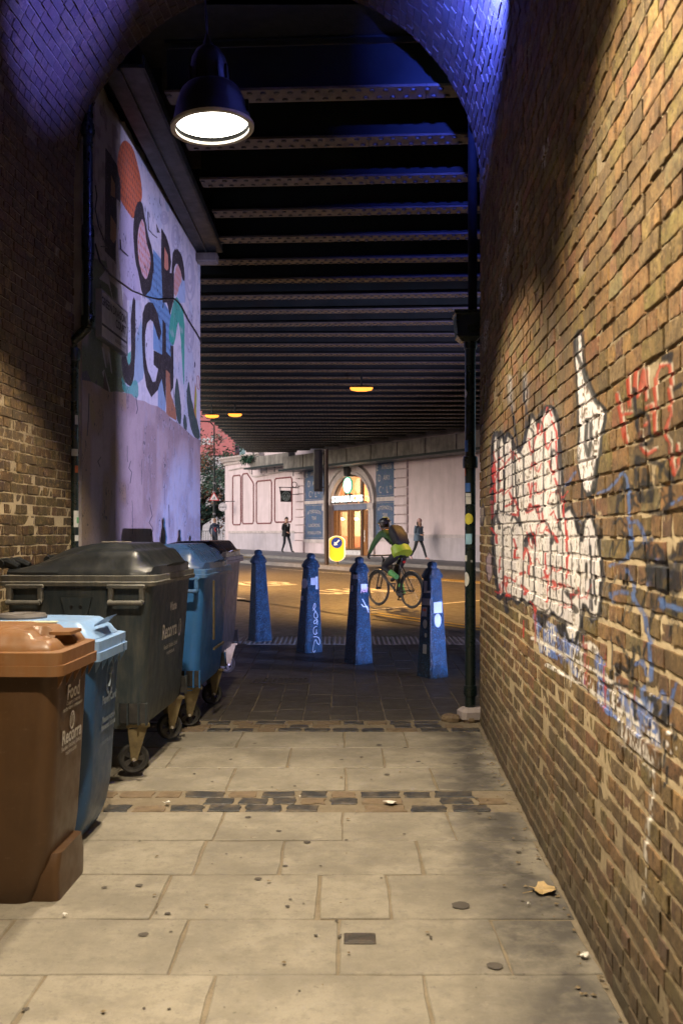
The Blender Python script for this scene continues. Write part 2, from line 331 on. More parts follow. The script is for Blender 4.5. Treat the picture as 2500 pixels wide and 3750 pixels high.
    for k in range(22): C.stroke(squig(rr.uniform(1400, 1570), rr.uniform(1050, 1640), rr.uniform(30, 70), rr.uniform(40, 100), 5), rr.uniform(3.5, 7.5), (.02, .022, .024), np.clip(fade, .2, .85))
    for k in range(7): C.stroke(squig(rr.uniform(1390, 1570), rr.uniform(1150, 1700), rr.uniform(20, 60), rr.uniform(60, 150), 3), rr.uniform(5, 10), (.1, .17, .42), np.clip(fade, .2, .8))
    for k in range(16):
        x0 = rr.uniform(1200, 1500); y0 = 1380+(x0-1200)*.75+rr.uniform(-30, 40); C.put(C.strokem([(x0, y0), (x0-2, y0+rr.uniform(30, 110))], rr.uniform(2, 5), .6), rr.choice(((.75, .72, .68), (.14, .2, .45), (.4, .06, .05))), np.clip(fade, .2, .8))
    # red tag to the right with white highlights
    for p in ([(1075, 600), (1100, 740), (1130, 900), (1145, 960)], [(1160, 470), (1175, 640), (1180, 700)], [(1225, 420), (1215, 560), (1240, 620), (1285, 420), (1290, 640)], [(1390, 390), (1350, 480), (1365, 700), (1370, 900)], [(1390, 390), (1470, 380), (1480, 540)], [(1290, 700), (1330, 680), (1325, 800), (1285, 830)], [(1460, 560), (1480, 760), (1430, 900), (1470, 960), (1480, 1100), (1500, 1200), (1535, 1120), (1530, 980)], [(1250, 880), (1260, 1000), (1300, 1050), (1360, 1010)], [(1110, 750), (1190, 740)]):
        q = A(p); C.stroke([(x+4, y-5) for x, y in q], 8, (.72, .66, .55), fade*.8); C.stroke(q, 9, (.4, .05, .022), np.clip(fade+.1, 0, .88))
    # black tags
    for p, wd in ((A([(1210, 560), (1230, 800), (1260, 980), (1330, 960), (1320, 780), (1250, 720)]), 10), (A([(1230, 1070), (1220, 1250), (1260, 1390), (1330, 1390), (1340, 1300), (1280, 1260)]), 13), (A([(1230, 1080), (1400, 1120), (1480, 1220), (1490, 1400), (1420, 1490), (1320, 1480)]), 12), (A([(1080, 1480), (1090, 1350), (1130, 1260), (1190, 1360), (1200, 1420)]), 8), (A([(1420, 330), (1480, 300), (1470, 350)]), 14), (A([(1560, 520), (1500, 560)]), 10), (A([(1060, 1560), (1100, 1520), (1170, 1600), (1185, 1700)]), 6),
                  (B([(1310, 160), (1300, 320), (1320, 400)]), 14), (B([(1350, 300), (1380, 210), (1420, 250), (1430, 320)]), 14), (B([(1340, 380), (1420, 360), (1500, 380), (1568, 350), (1568, 520), (1400, 510), (1350, 440), (1500, 440)]), 30), (B([(1470, 290), (1500, 270)]), 14), (B([(1550, 180), (1545, 260)]), 14), (B([(1350, 560), (1340, 700), (1310, 890)]), 9), (B([(1400, 560), (1350, 700)]), 8), (B([(1500, 560), (1510, 720)]), 13), (B([(1035, 880), (1040, 1190)]), 5), (B([(1195, 960), (1200, 1180)]), 6), (B([(1080, 1160), (1090, 1090), (1140, 1130), (1180, 1200), (1250, 1260), (1310, 1230)]), 12), (B([(1060, 1230), (1200, 1260)]), 8), (B([(1330, 1340), (1380, 1360), (1380, 1500), (1440, 1540), (1450, 1390)]), 13), (B([(1200, 1350), (1215, 1500)]), 8), (B([(1440, 1640), (1420, 1850)]), 6), (B([(1450, 1850), (1440, 2000)]), 6), (B([(1500, 1540), (1510, 1640)]), 11)):
        C.stroke(p, wd, (.02, .022, .024), np.clip(fade+.1, 0, .95))
    # blue tags
    for p, wd in ((A([(930, 1340), (1020, 1310), (1080, 1240), (1115, 1180), (1150, 1220), (1165, 1350), (1165, 1500), (1185, 1640), (1190, 1731)]), 7), (A([(690, 1280), (740, 1240), (770, 1180)]), 6), (A([(1500, 1420), (1568, 1370)]), 8), (A([(800, 1540), (812, 1560)]), 5), (B([(1180, 150), (1190, 230), (1150, 300), (1100, 320), (1030, 350)]), 9), (B([(1150, 370), (1190, 430), (1205, 540)]), 8), (B([(1050, 620), (1040, 560), (1120, 545), (1190, 560), (1220, 630), (1280, 720), (1300, 850), (1330, 900), (1330, 1200)]), 11), (B([(1410, 600), (1440, 640), (1568, 680)]), 13), (B([(1420, 660), (1430, 620)]), 12), (B([(1270, 1260), (1310, 1400), (1290, 1480)]), 14)):
        C.stroke(p, wd, (.1, .18, .42), np.clip(fade, 0, .85))
    # far small pieces by the pipe
    C.poly(A([(55, 1440), (75, 1430), (90, 1500), (75, 1560), (55, 1560)]), (.35, .3, .3), .7); C.stroke(A([(60, 1390), (50, 1500), (70, 1580), (90, 1500), (80, 1420)]), 3, (.05, .04, .05), .9)
    C.poly(A([(130, 1390), (155, 1390), (160, 1500), (140, 1540)]), (.35, .03, .03), .6)
    q = smooth_pts(B([(112, 255), (135, 250), (148, 310), (145, 420), (125, 480), (105, 420), (100, 320)])); C.poly(q, (.42, .32, .36), .9); C.stroke(q, 2.5, (.06, .03, .04), .9, True)
    # pale lime runs far up the wall
    for x0, y0, x1, y1 in ((1182, 540, 1190, 440), (1160, 610, 1168, 560), (1155, 690, 1150, 640), (1248, 380, 1258, 320), (1112, 800, 1118, 740)): C.put(C.strokem([(x0, y0), (x1, y1)], 12, .9), (.6, .56, .52), np.clip((wear-.45)*6, 0, .8))
    return C.image('wall paint')

# ================================================================== MURAL
MC, MK = -2.5, .0319                               # painted side wall: X = MC + MK*Y
MY0, MY1 = 8.56, 14.4
def mural_image():
    w, h = 900, 900; y = MY0+(np.arange(w)+.5)/w*(MY1-MY0); z = (np.arange(h)+.5)/h*6.0
    Yg, Zg = np.meshgrid(y, z); X = MC+MK*Yg
    C = Canvas((784+F*X/Yg).astype(np.float32), (1225-F*(Zg-CAMZ)/Yg).astype(np.float32))
    A = lambda pts: [(213.2+.18667*x, 250.9+.18667*y) for x, y in pts]
    B = lambda pts: [(213.2+.18667*x, 627.2+.18667*y) for x, y in pts]
    n1 = vnoise(Yg, Zg, 3, 11); n2 = vnoise(Yg, Zg, 12, 12); n3 = vnoise(Yg, Zg, 40, 13); one = np.ones_like(n1)
    C.put(one, (.56, .55, .58)); C.put(one, (.4, .42, .5), np.clip((n2-.55)*2, 0, .5)); C.put(one, (.38, .45, .55), np.clip((n1-.6)*4, 0, .6))
    dark = (.018, .015, .016)
    # left part: shade outside the blue light painted tan, green camouflage over it
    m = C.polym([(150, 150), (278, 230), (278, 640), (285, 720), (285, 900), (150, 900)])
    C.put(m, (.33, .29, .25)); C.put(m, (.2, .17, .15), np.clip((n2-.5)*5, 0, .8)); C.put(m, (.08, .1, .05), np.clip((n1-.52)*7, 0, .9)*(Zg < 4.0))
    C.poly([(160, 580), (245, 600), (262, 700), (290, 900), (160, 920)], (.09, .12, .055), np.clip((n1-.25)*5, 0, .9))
    for q in ([(228, 640), (250, 655), (262, 700), (255, 660), (247, 615)], [(233, 795), (238, 800), (246, 845), (243, 845)], [(248, 805), (253, 812), (258, 860), (255, 855)], [(234, 855), (240, 848), (254, 900), (250, 902)]): C.poly(q, (.42, .4, .38), .9)
    C.poly([(178, 860), (200, 850), (214, 885), (224, 870), (222, 905), (180, 905)], (.05, .05, .08), .9)
    C.poly([(240, 850), (252, 905), (236, 900)], (.06, .025, .02), .9)
    lav = C.polym(A([(350, 1130), (500, 1370), (520, 1900), (560, 2000), (600, 2350), (400, 2352), (340, 2000), (310, 1600)])); C.put(lav, (.4, .36, .47), .8)
    def dots(mask, c1, c2, fy, fxs, thr):
        u = (Yg*fxs); q = (Zg*fy); cell = np.abs(((u+.5*np.floor(q)) % 1)-.5)*1.6+np.abs((q % 1)-.5)*1.2
        C.put(mask, c1); C.put(mask, c2, (cell < thr).astype(np.float32))
    dots(C.polym(smooth_pts(A([(360, 400), (410, 375), (480, 450), (545, 620), (590, 850), (612, 1060), (590, 1150), (540, 1250), (500, 1370), (430, 1260), (350, 1140), (330, 1000), (300, 750), (310, 560)]), 2)), (.5, .12, .04), (.12, .04, .03), 14, 14, .42)
    # B
    C.poly(A([(160, 470), (225, 560), (300, 690), (335, 850), (350, 1050), (345, 1150), (295, 1100), (300, 1400), (290, 1600), (285, 1890), (150, 1740)]), dark)
    for q in ([(230, 810), (275, 920), (278, 1090), (225, 1060)], [(225, 1300), (288, 1420), (290, 1600), (260, 1650), (220, 1590)]): C.poly(A(q), (.35, .19, .07))
    # O
    C.poly(smooth_pts(A([(575, 1115), (622, 1170), (640, 1350), (690, 1560), (760, 1830), (755, 2010), (725, 2250), (650, 2300), (600, 2260), (560, 2000), (525, 1900), (497, 1600), (497, 1400), (525, 1200)]), 2), dark)
    dots(C.polym(smooth_pts(A([(600, 1335), (635, 1390), (655, 1620), (715, 1790), (705, 1980), (655, 2120), (600, 2000), (558, 1830), (550, 1520)]), 2)), (.55, .38, .4), (.55, .16, .07), 12, 12, .45)
    # blue dotted field
    bl = np.maximum(C.polym(A([(745, 1720), (845, 1850), (845, 2050), (860, 2360), (700, 2300), (755, 2000)])), C.polym(B([(745, 0), (855, 0), (870, 330), (965, 520), (945, 700), (990, 900), (960, 1030), (850, 1005), (740, 930), (720, 700), (820, 700), (700, 330), (640, 290), (720, 200)])))
    dots(bl, (.13, .28, .46), (.05, .1, .2), 11, 16, .4)
    C.poly(B([(525, 800), (600, 560), (640, 1100), (620, 1300), (500, 1400), (520, 1100)]), (.2, .34, .46), .8)
    C.poly(B([(640, 700), (740, 600), (760, 1100), (800, 1180), (745, 1340), (680, 1200)]), (.55, .56, .64), .9)
    C.poly(B([(745, 600), (800, 800), (850, 1005), (745, 940)]), (.15, .3, .48), .9)
    # R O
    C.poly(A([(845, 1460), (905, 1560), (950, 1720), (965, 1880), (950, 2010), (985, 2250), (1000, 2380), (860, 2380), (840, 1850)]), dark)
    C.poly(B([(850, 0), (1000, 0), (1000, 310), (950, 520), (930, 440), (905, 330), (880, 330), (870, 440), (855, 420), (880, 330)]), dark)
    C.poly(A([(885, 1690), (925, 1800), (932, 1960), (915, 1985), (884, 1950)]), (.5, .2, .12))
    C.poly(smooth_pts(A([(1020, 1690), (1085, 1770), (1120, 1900), (1137, 2120), (1105, 2110), (1075, 1960), (1035, 1885), (1000, 1960), (992, 2100), (1000, 2380), (965, 2380), (972, 1800)]), 1), dark)
    dots(C.polym(smooth_pts(A([(1035, 1885), (1078, 1965), (1098, 2100), (1060, 2220), (1010, 2330), (995, 2100)]), 1)), (.5, .3, .28), (.5, .18, .1), 12, 14, .42)
    C.poly(A([(1060, 2200), (1100, 2100), (1140, 2120), (1140, 2380), (1020, 2380)]), (.3, .42, .58), .9)
    # U
    C.poly(B([(380, 230), (425, 300), (415, 700), (410, 1000), (360, 1000), (360, 600)]), (.3, .26, .32), .8)
    C.poly(B([(505, 295), (527, 340), (527, 900), (512, 1250), (490, 1370), (460, 1397), (400, 1350), (368, 1250), (355, 1100), (360, 860), (375, 700), (412, 760), (412, 1000), (430, 1100), (445, 1135), (465, 1090), (472, 900), (465, 570), (490, 330)]), dark)
    C.poly(B([(420, 1000), (468, 960), (465, 1090), (445, 1133), (428, 1095)]), (.1, .4, .3))
    # G
    C.poly(B([(690, 355), (745, 370), (795, 490), (845, 720), (822, 840), (790, 760), (742, 600), (710, 572), (670, 620), (645, 750), (645, 1000), (680, 1200), (740, 1342), (775, 1330), (805, 1180), (750, 1130), (750, 950), (855, 1005), (860, 570), (900, 620), (905, 970), (960, 1030), (955, 890), (995, 900), (995, 1400), (955, 1480), (950, 1240), (900, 1190), (900, 1620), (850, 1300), (800, 1440), (720, 1530), (660, 1400), (620, 1150), (605, 800), (615, 500), (640, 400)]), dark)
    C.poly(B([(800, 1440), (850, 1300), (900, 1600), (895, 1710), (800, 1640)]), (.22, .33, .46))
    C.poly(B([(900, 1190), (950, 1235), (960, 1480), (1030, 1700), (1030, 1815), (905, 1740)]), (.33, .14, .07))
    # teal runs
    C.poly(smooth_pts(B([(1000, 330), (1040, 280), (1135, 520), (1130, 1000), (1125, 1470), (1100, 1100), (1075, 700), (1050, 560), (1010, 880), (975, 890), (930, 800), (960, 500)]), 1), (.02, .33, .22), np.clip(.55+n2, 0, .95))
    C.poly(smooth_pts(B([(350, 1250), (400, 1370), (460, 1410), (510, 1300), (560, 1350), (560, 1560), (480, 1500), (370, 1470)]), 1), (.05, .32, .26), .85)
    # spirals
    for cx, cy, rx, ry, f in ((1195, 2050, 62, 330, A), (1020, 1560, 52, 170, A), (880, 1330, 45, 90, A), (1190, 700, 50, 300, B)):
        pts = [(cx+rx*(1-.75*t)*math.cos(7.5*t*2), cy+ry*(1-.75*t)*math.sin(7.5*t*2)) for t in np.linspace(0, 1, 60)]; C.stroke(f(pts), 4, (.36, .36, .44), .75)
    for q in ([(575, 560), (620, 600), (700, 740), (680, 780), (620, 690)], [(890, 1120), (950, 1200), (930, 1280), (900, 1220)]): C.poly(smooth_pts(A(q)), (.3, .4, .5), .7)
    C.stroke(A([(682, 1265), (690, 1480), (740, 1540), (790, 1580)]), 2.2, dark); C.poly(A([(780, 1400), (830, 1520), (790, 1520)]), dark, .9)
    # dark green leaves
    for q in ([(1035, 1265), (1062, 1400), (1090, 1700), (1085, 1875), (1040, 1830), (1005, 1560), (1015, 1400)], [(1180, 1310), (1195, 1400), (1220, 1600), (1310, 1900), (1322, 2060), (1240, 2015), (1190, 1850), (1145, 1500)], [(1130, 1680), (1170, 1950), (1108, 1905)]): C.poly(smooth_pts(B(q), 1), (.035, .07, .06))
    C.poly(B([(1262, 1340), (1275, 1440), (1275, 1800), (1245, 1700)]), (.5, .22, .05)); C.poly(B([(1268, 1400), (1280, 1500), (1270, 1790), (1258, 1600)]), (.35, .42, .05))
    q = smooth_pts(B([(1280, 1260), (1310, 1270), (1318, 1440), (1285, 1420)])); C.poly(q, (.6, .55, .52)); C.stroke(q, 1.2, (.3, .05, .05), 1, True); C.poly(smooth_pts(B([(1250, 1080), (1268, 1110), (1262, 1175), (1248, 1150)])), (.04, .04, .08))
    # bare lower wall, the blue light's edge painted in as tan against lilac
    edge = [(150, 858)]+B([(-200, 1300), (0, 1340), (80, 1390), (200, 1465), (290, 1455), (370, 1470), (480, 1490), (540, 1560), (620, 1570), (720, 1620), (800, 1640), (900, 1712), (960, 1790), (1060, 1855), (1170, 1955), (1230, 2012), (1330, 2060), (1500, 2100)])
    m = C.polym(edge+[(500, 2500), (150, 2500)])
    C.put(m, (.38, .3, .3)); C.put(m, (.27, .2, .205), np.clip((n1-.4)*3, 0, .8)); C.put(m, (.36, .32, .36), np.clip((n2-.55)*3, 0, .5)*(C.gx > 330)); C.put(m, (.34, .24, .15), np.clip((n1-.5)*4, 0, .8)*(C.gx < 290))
    # grime, cracks, runs
    C.put(one, (.03, .03, .04), np.clip((n3*.6+n2*.4-.72)*9, 0, .75)*np.clip((n1-.45)*4, 0, 1))
    rs = np.random.RandomState(5)
    for k in range(26):
        x0 = rs.uniform(200, 455); y0 = rs.uniform(880, 1180); L = rs.uniform(10, 60); pts = [(x0+rs.uniform(-1.2, 1.2), y0+L*t) for t in np.linspace(0, 1, 6)]
        C.stroke(pts, rs.uniform(.6, 1.6), (.05, .05, .08), rs.uniform(.4, .9))
    for p in ([(345, 1160), (350, 1185), (343, 1200), (352, 1215), (346, 1230)], [(300, 1060), (296, 1075), (303, 1085), (299, 1110)], [(232, 1050), (225, 1060), (230, 1072)], [(312, 910), (316, 940), (313, 950)], [(388, 1160), (389, 1210)]): C.stroke(p, 1.8, (.04, .04, .07), .9)
    C.poly([(204, 905), (212, 920), (220, 955), (214, 985), (209, 960)], (.33, .25, .13), .9); C.stroke([(205, 905), (204, 960), (201, 1000)], 2.5, (.05, .05, .06), .9)
    return C.image('mural paint')

# ================================================================== BRICK MATERIALS
def brick_mat(name, palette_gain=1.0, paint=None, darkened=0.0, mortar=False):
    m, nt, b, out = newmat(name); P = wpos(nt)
    if mortar:
        sep = nt.nodes.new('ShaderNodeSeparateXYZ'); nt.links.new(P, sep.inputs[0])
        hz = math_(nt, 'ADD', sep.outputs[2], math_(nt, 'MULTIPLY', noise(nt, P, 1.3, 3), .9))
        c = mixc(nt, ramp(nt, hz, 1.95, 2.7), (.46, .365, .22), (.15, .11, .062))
        c = mixc(nt, ramp(nt, noise(nt, P, 9, 5), .5, .72, 0, .5), c, (.14, .1, .06))
        c = mixc(nt, ramp(nt, noise(nt, P, 60, 3), .3, .7, 0, .35), c, (.62, .52, .36))
    else:
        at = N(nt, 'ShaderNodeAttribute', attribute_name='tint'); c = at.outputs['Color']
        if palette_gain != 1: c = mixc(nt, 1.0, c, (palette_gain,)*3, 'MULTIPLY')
        c = mixc(nt, ramp(nt, noise(nt, P, 21, 7, .8), .46, .6, 0, .8), c, (.085, .052, .026))
        c = mixc(nt, ramp(nt, noise(nt, P, 5, 6, .75), .5, .6, 0, .6), c, (.06, .038, .022))
        c = mixc(nt, ramp(nt, noise(nt, P, 11, 6, .75), .52, .6, 0, .55), c, (.27, .175, .07))
        c = mixc(nt, ramp(nt, noise(nt, P, 55, 5, .75), .57, .66, 0, .85), c, (.38, .27, .15))
        c = mixc(nt, ramp(nt, noise(nt, P, 75, 4, .75), .57, .64, 0, .9), c, (.025, .019, .013))
        c = mixc(nt, ramp(nt, noise(nt, P, 1.7, 6, .7), .44, .66, 0, .75), c, (.08, .055, .032))
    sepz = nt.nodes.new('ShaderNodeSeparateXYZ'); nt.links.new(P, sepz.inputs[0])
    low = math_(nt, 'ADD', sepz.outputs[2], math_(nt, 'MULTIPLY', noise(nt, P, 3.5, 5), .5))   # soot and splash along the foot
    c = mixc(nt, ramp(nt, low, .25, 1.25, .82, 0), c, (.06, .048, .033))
    if darkened: c = mixc(nt, darkened, c, (.04, .037, .035))  # even darkening put into the brick colour for the vault's shade
    if paint is not None:
        dot = N(nt, 'ShaderNodeVectorMath', operation='DOT_PRODUCT'); nt.links.new(P, dot.inputs[0]); dot.inputs[1].default_value = (math.sin(TH), math.cos(TH), 0)
        u = math_(nt, 'MULTIPLY', math_(nt, 'SUBTRACT', dot.outputs['Value'], 2.0), 1/6.5); w_ = math_(nt, 'MULTIPLY', sepz.outputs[2], 1/4.0)
        cb = nt.nodes.new('ShaderNodeCombineXYZ'); nt.links.new(u, cb.inputs[0]); nt.links.new(w_, cb.inputs[1])
        im = N(nt, 'ShaderNodeTexImage', image=paint, extension='CLIP', interpolation='Linear'); nt.links.new(cb.outputs[0], im.inputs[0])
        al = math_(nt, 'MULTIPLY', im.outputs['Alpha'], ramp(nt, noise(nt, P, 80, 5, .75), .25, .42, .6 if not mortar else .55, 1.0 if not mortar else .92))
        c = mixc(nt, al, c, im.outputs['Color'])
        nt.links.new(mixc(nt, al, (.9,)*3, (.5,)*3), b.inputs['Roughness'])
    else: b.inputs['Roughness'].default_value = .88
    nt.links.new(c, b.inputs['Base Color']); b.inputs['Specular IOR Level'].default_value = .35
    h = math_(nt, 'ADD', math_(nt, 'MULTIPLY', noise(nt, P, 45, 6, .7), .7), math_(nt, 'MULTIPLY', noise(nt, P, 160, 4, .7), .5))
    bump(nt, b, h, .55, .009)
    return m
PAL = [(0.254, 0.159, 0.058), (0.232, 0.142, 0.050), (0.275, 0.178, 0.073), (0.204, 0.127, 0.050), (0.177, 0.105, 0.047), (0.218, 0.133, 0.067), (0.240, 0.153, 0.078), (0.149, 0.088, 0.042), (0.218, 0.121, 0.065), (0.289, 0.190, 0.078), (0.198, 0.127, 0.065), (0.127, 0.082, 0.045)]
def brick_variants(tag_, hh, pal=PAL):
    out = []
    for L in (.2145, .1015):
        row = []
        for k in range(12):
            rs = random.Random(k*7+int(L*1000)); x, y = L/2, hh/2
            j = lambda a: rs.uniform(-a, a)
            vs = []
            for (zz, ins) in ((-.03, 0), (.001, 0.0), (.003, .0025)):
                for (sx, sy) in ((-1, -1), (-.33, -1), (.33, -1), (1, -1), (1, 1), (.33, 1), (-.33, 1), (-1, 1)):
                    vs.append((sx*(x-ins)+(j(.003) if zz > -.02 else 0), sy*(y-ins)+(j(.0028) if zz > -.02 else 0), zz+(j(.002) if zz > -.02 else 0)))
            fs = [(q*8+i, q*8+(i+1) % 8, q*8+8+(i+1) % 8, q*8+8+i) for q in range(2) for i in range(8)]
            fs += [(16, 17, 22, 23), (17, 18, 21, 22), (18, 19, 20, 21)]
            t = pal[k % len(pal)]; t = tuple(c*rs.uniform(.85, 1.15) for c in t)
            row.append((vs, fs, t))
        out.append(row)
    return out
def brick_surface(parent, place, arc0, arc1, v0, v1, mats, course=.0755, n_parts=300, seed=1, hfun=lambda s, r: 1.0):
    """bricks in English bond over the arc length; place(s, v) -> (point, outward normal, up direction); the largest in view become parts"""
    rs = random.Random(seed); hh = course-.0115; VAR = brick_variants('b', hh); items = []
    along = Vector((math.sin(TH), math.cos(TH), 0)); nc = int(round((arc1-arc0)/course))
    for i in range(nc):
        s = arc0+(i+.5)*course; hd = i % 2; L = .1125 if hd else .2255; v = v0+(-.056 if hd else 0)+rs.uniform(-.012, .012)
        while v < v1:
            ln = L*rs.uniform(.95, 1.05); ve = min(v+ln, v1)
            if ve-v > .03:
                p, nrm, up = place(s+rs.uniform(-.002, .002), (v+ve)/2)
                pr = rs.gauss(0, .0022)+(-.012 if rs.random() < .012 else 0)
                items.append((p+nrm*pr, nrm, up, (ve-v-.011)/(.1015 if hd else .2145), hd, rs.randrange(12), rs.gauss(0, .008), hfun(s, rs)))
            v = ve
    def area(it):
        p, n, up = it[0], it[1], it[2]
        if p.y < 1: return 0
        x, y = proj(p)
        if not (-20 < x < 1588 and -20 < y < 2372): return 0
        ax, ay = proj(p+along*.05); bx, by = proj(p+up*.05); return abs((ax-x)*(by-y)-(ay-y)*(bx-x))*(2.1 if not it[4] else 1)
    order = sorted(range(len(items)), key=lambda i: -area(items[i])); keep = set(order[:n_parts])
    inv = mat_of(parent).inverted(); meshes = {}
    BV, BF, BT = [], [], []
    for i, (p, nrm, up, sc, hd, k, rot, hs_) in enumerate(items):
        ax = along.copy(); ax = (ax-nrm*ax.dot(nrm)).normalized(); T = Matrix((ax, nrm.cross(ax), nrm)).transposed().to_4x4(); T.translation = p
        if T.col[1].to_3d().dot(up) < 0: pass
        T = T @ Matrix.Rotation(rot, 4, 'Z') @ Matrix.Diagonal((sc, hs_, 1, 1)); vs, fs, t = VAR[hd][k]
        if i in keep:
            if (hd, k) not in meshes:
                me = bpy.data.meshes.new('brick'); me.from_pydata(vs, [], fs); me.materials.append(mats[0])
                ca = me.color_attributes.new('tint', 'FLOAT_COLOR', 'POINT'); ca.data.foreach_set('color', [*t, 1]*len(vs)); meshes[(hd, k)] = me
            o = bpy.data.objects.new('brick', meshes[(hd, k)]); COL.objects.link(o); o.parent = parent; o.matrix_local = inv @ T
        else:
            b = len(BV); Ti = inv @ T; BV += [tuple(Ti @ Vector(q)) for q in vs]; BF += [tuple(q+b for q in f) for f in fs]; BT += [t]*len(vs)
    if BV:
        me = bpy.data.meshes.new('brickwork'); me.from_pydata(BV, [], BF); me.materials.append(mats[0])
        ca = me.color_attributes.new('tint', 'FLOAT_COLOR', 'POINT'); ca.data.foreach_set('color', np.c_[np.array(BT, np.float32), np.ones(len(BT), np.float32)].ravel())
        o = bpy.data.objects.new('brickwork', me); COL.objects.link(o); o.parent = parent; tag(o, kind='stuff')
# ------------------------------------------------------------------ the vault's three brick bodies
PAINT = graffiti(); MUR = mural_image()
M_brick_r = brick_mat('stock brick painted', 1.0, PAINT); M_mort_r = brick_mat('pointing painted', 1.0, PAINT, mortar=True)
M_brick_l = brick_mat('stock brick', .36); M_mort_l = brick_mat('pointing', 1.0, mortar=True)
M_brick_v = brick_mat('sooty brick', .6, darkened=.45); M_mort_v = brick_mat('sooty pointing', 1.0, mortar=True, darkened=.4)
VBACK = -9.0
def sheet(name, parent, prof, v0, v1, mat, nv=60, rough=.003, seed=1):
    rs = random.Random(seed); mb = MB(); n = len(prof); vs = []; fs = []
    for i in range(nv+1):
        v = v0+(v1-v0)*i/nv
        for (x, z, nx, nz) in prof:
            q = rs.uniform(-rough, rough) if 0 < i < nv else 0; vs.append(tun(x+nx*q, v, z+nz*q))
    for i in range(nv):
        for k in range(n-1): fs.append((i*n+k, i*n+k+1, (i+1)*n+k+1, (i+1)*n+k))
    mb.add(vs, fs); return mb.build(name, mat, parent, world=True)
rw = thing('brick_wall', 'yellow stock brick wall covered in white, red and blue graffiti beside the paving', 'wall', tun(XR, 3, 0))
def place_r(s, v): return tun(XR, v, s), Vector((-math.cos(TH), math.sin(TH), 0)), Vector((0, 0, 1))
brick_surface(rw, place_r, 0.0, ZS, .6, VEND, (M_brick_r,), seed=3, hfun=lambda s, r: r.uniform(.8, .9) if s < 1.5+r.uniform(-.15, .15) else r.uniform(.96, 1.02))
def wprof(x, sgn, z0, z1, n, dfun): return [(x+sgn*dfun(z0+(z1-z0)*k/n), z0+(z1-z0)*k/n, sgn, 0) for k in range(n+1)]
dep = lambda z: .0008 if z < 1.35 else (.0008+(z-1.35)/.6*.0035 if z < 1.95 else .0043)
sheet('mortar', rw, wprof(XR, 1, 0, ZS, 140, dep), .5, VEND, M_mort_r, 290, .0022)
mb = MB(); mb.box(tun(XR+.28, (VBACK+VEND)/2, ZS/2), (.5, VEND-VBACK-.05, ZS-.01), -TH); mb.build('wall_core', M_mort_l, rw, world=True)
sheet('plain_brickwork', rw, [(XR, 0, 1, 0), (XR, ZS, 1, 0)], VBACK, .55, M_brick_l, 2, 0)
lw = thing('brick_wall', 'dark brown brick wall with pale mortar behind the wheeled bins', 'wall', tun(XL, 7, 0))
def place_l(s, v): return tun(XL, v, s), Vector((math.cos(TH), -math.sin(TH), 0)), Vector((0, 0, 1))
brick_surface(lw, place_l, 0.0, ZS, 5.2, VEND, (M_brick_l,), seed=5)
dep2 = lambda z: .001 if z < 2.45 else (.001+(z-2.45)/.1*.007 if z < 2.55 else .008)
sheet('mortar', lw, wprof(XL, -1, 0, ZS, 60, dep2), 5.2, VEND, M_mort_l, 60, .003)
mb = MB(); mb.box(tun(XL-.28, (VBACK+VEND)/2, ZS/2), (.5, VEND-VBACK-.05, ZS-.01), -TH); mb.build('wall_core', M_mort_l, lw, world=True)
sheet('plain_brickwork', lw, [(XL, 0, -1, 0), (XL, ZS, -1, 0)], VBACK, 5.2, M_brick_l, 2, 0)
va = thing('brick_vault', 'sooty barrel vault of brick lit blue at its haunches over the alley', 'vault', tun(XC, 5, ZS))
ARC = PI*RAD
def place_v(s, v):
    a = s/RAD; return tun(XC+RAD*math.cos(a), v, ZS+RAD*math.sin(a)), (tun(-math.cos(a), 0, -math.sin(a))).normalized(), tun(-math.sin(a), 0, math.cos(a)).normalized()
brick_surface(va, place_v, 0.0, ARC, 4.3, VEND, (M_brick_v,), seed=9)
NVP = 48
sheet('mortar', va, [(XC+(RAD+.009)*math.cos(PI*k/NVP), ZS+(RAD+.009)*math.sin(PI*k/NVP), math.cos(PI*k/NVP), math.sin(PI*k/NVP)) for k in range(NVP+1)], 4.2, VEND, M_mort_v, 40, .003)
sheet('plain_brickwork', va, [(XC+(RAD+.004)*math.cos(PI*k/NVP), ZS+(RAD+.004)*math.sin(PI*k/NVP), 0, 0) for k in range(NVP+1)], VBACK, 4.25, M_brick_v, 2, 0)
mb = MB(); n = NVP; ri = RAD+.03; ro = RAD+.5
for (v, w) in ((VBACK, VEND-.02),):
    inner = lambda vv: [tun(XC+ri*math.cos(PI*k/n), vv, ZS+ri*math.sin(PI*k/n)) for k in range(n+1)]
    outer = lambda vv: [tun(XC+ro*math.cos(PI*k/n), vv, ZS+ro*math.sin(PI*k/n)) for k in range(n+1)]
    vs = inner(v)+inner(w)+outer(v)+outer(w); k1 = n+1; fs = []
    for k in range(n):
        fs += [(k, k+1, k1+k+1, k1+k), (2*k1+k, 2*k1+k+1, 3*k1+k+1, 3*k1+k), (k1+k, k1+k+1, 3*k1+k+1, 3*k1+k), (k, k+1, 2*k1+k+1, 2*k1+k)]
    mb.add(vs, fs)
mb.build('vault_ring', M_mort_v, va, world=True)
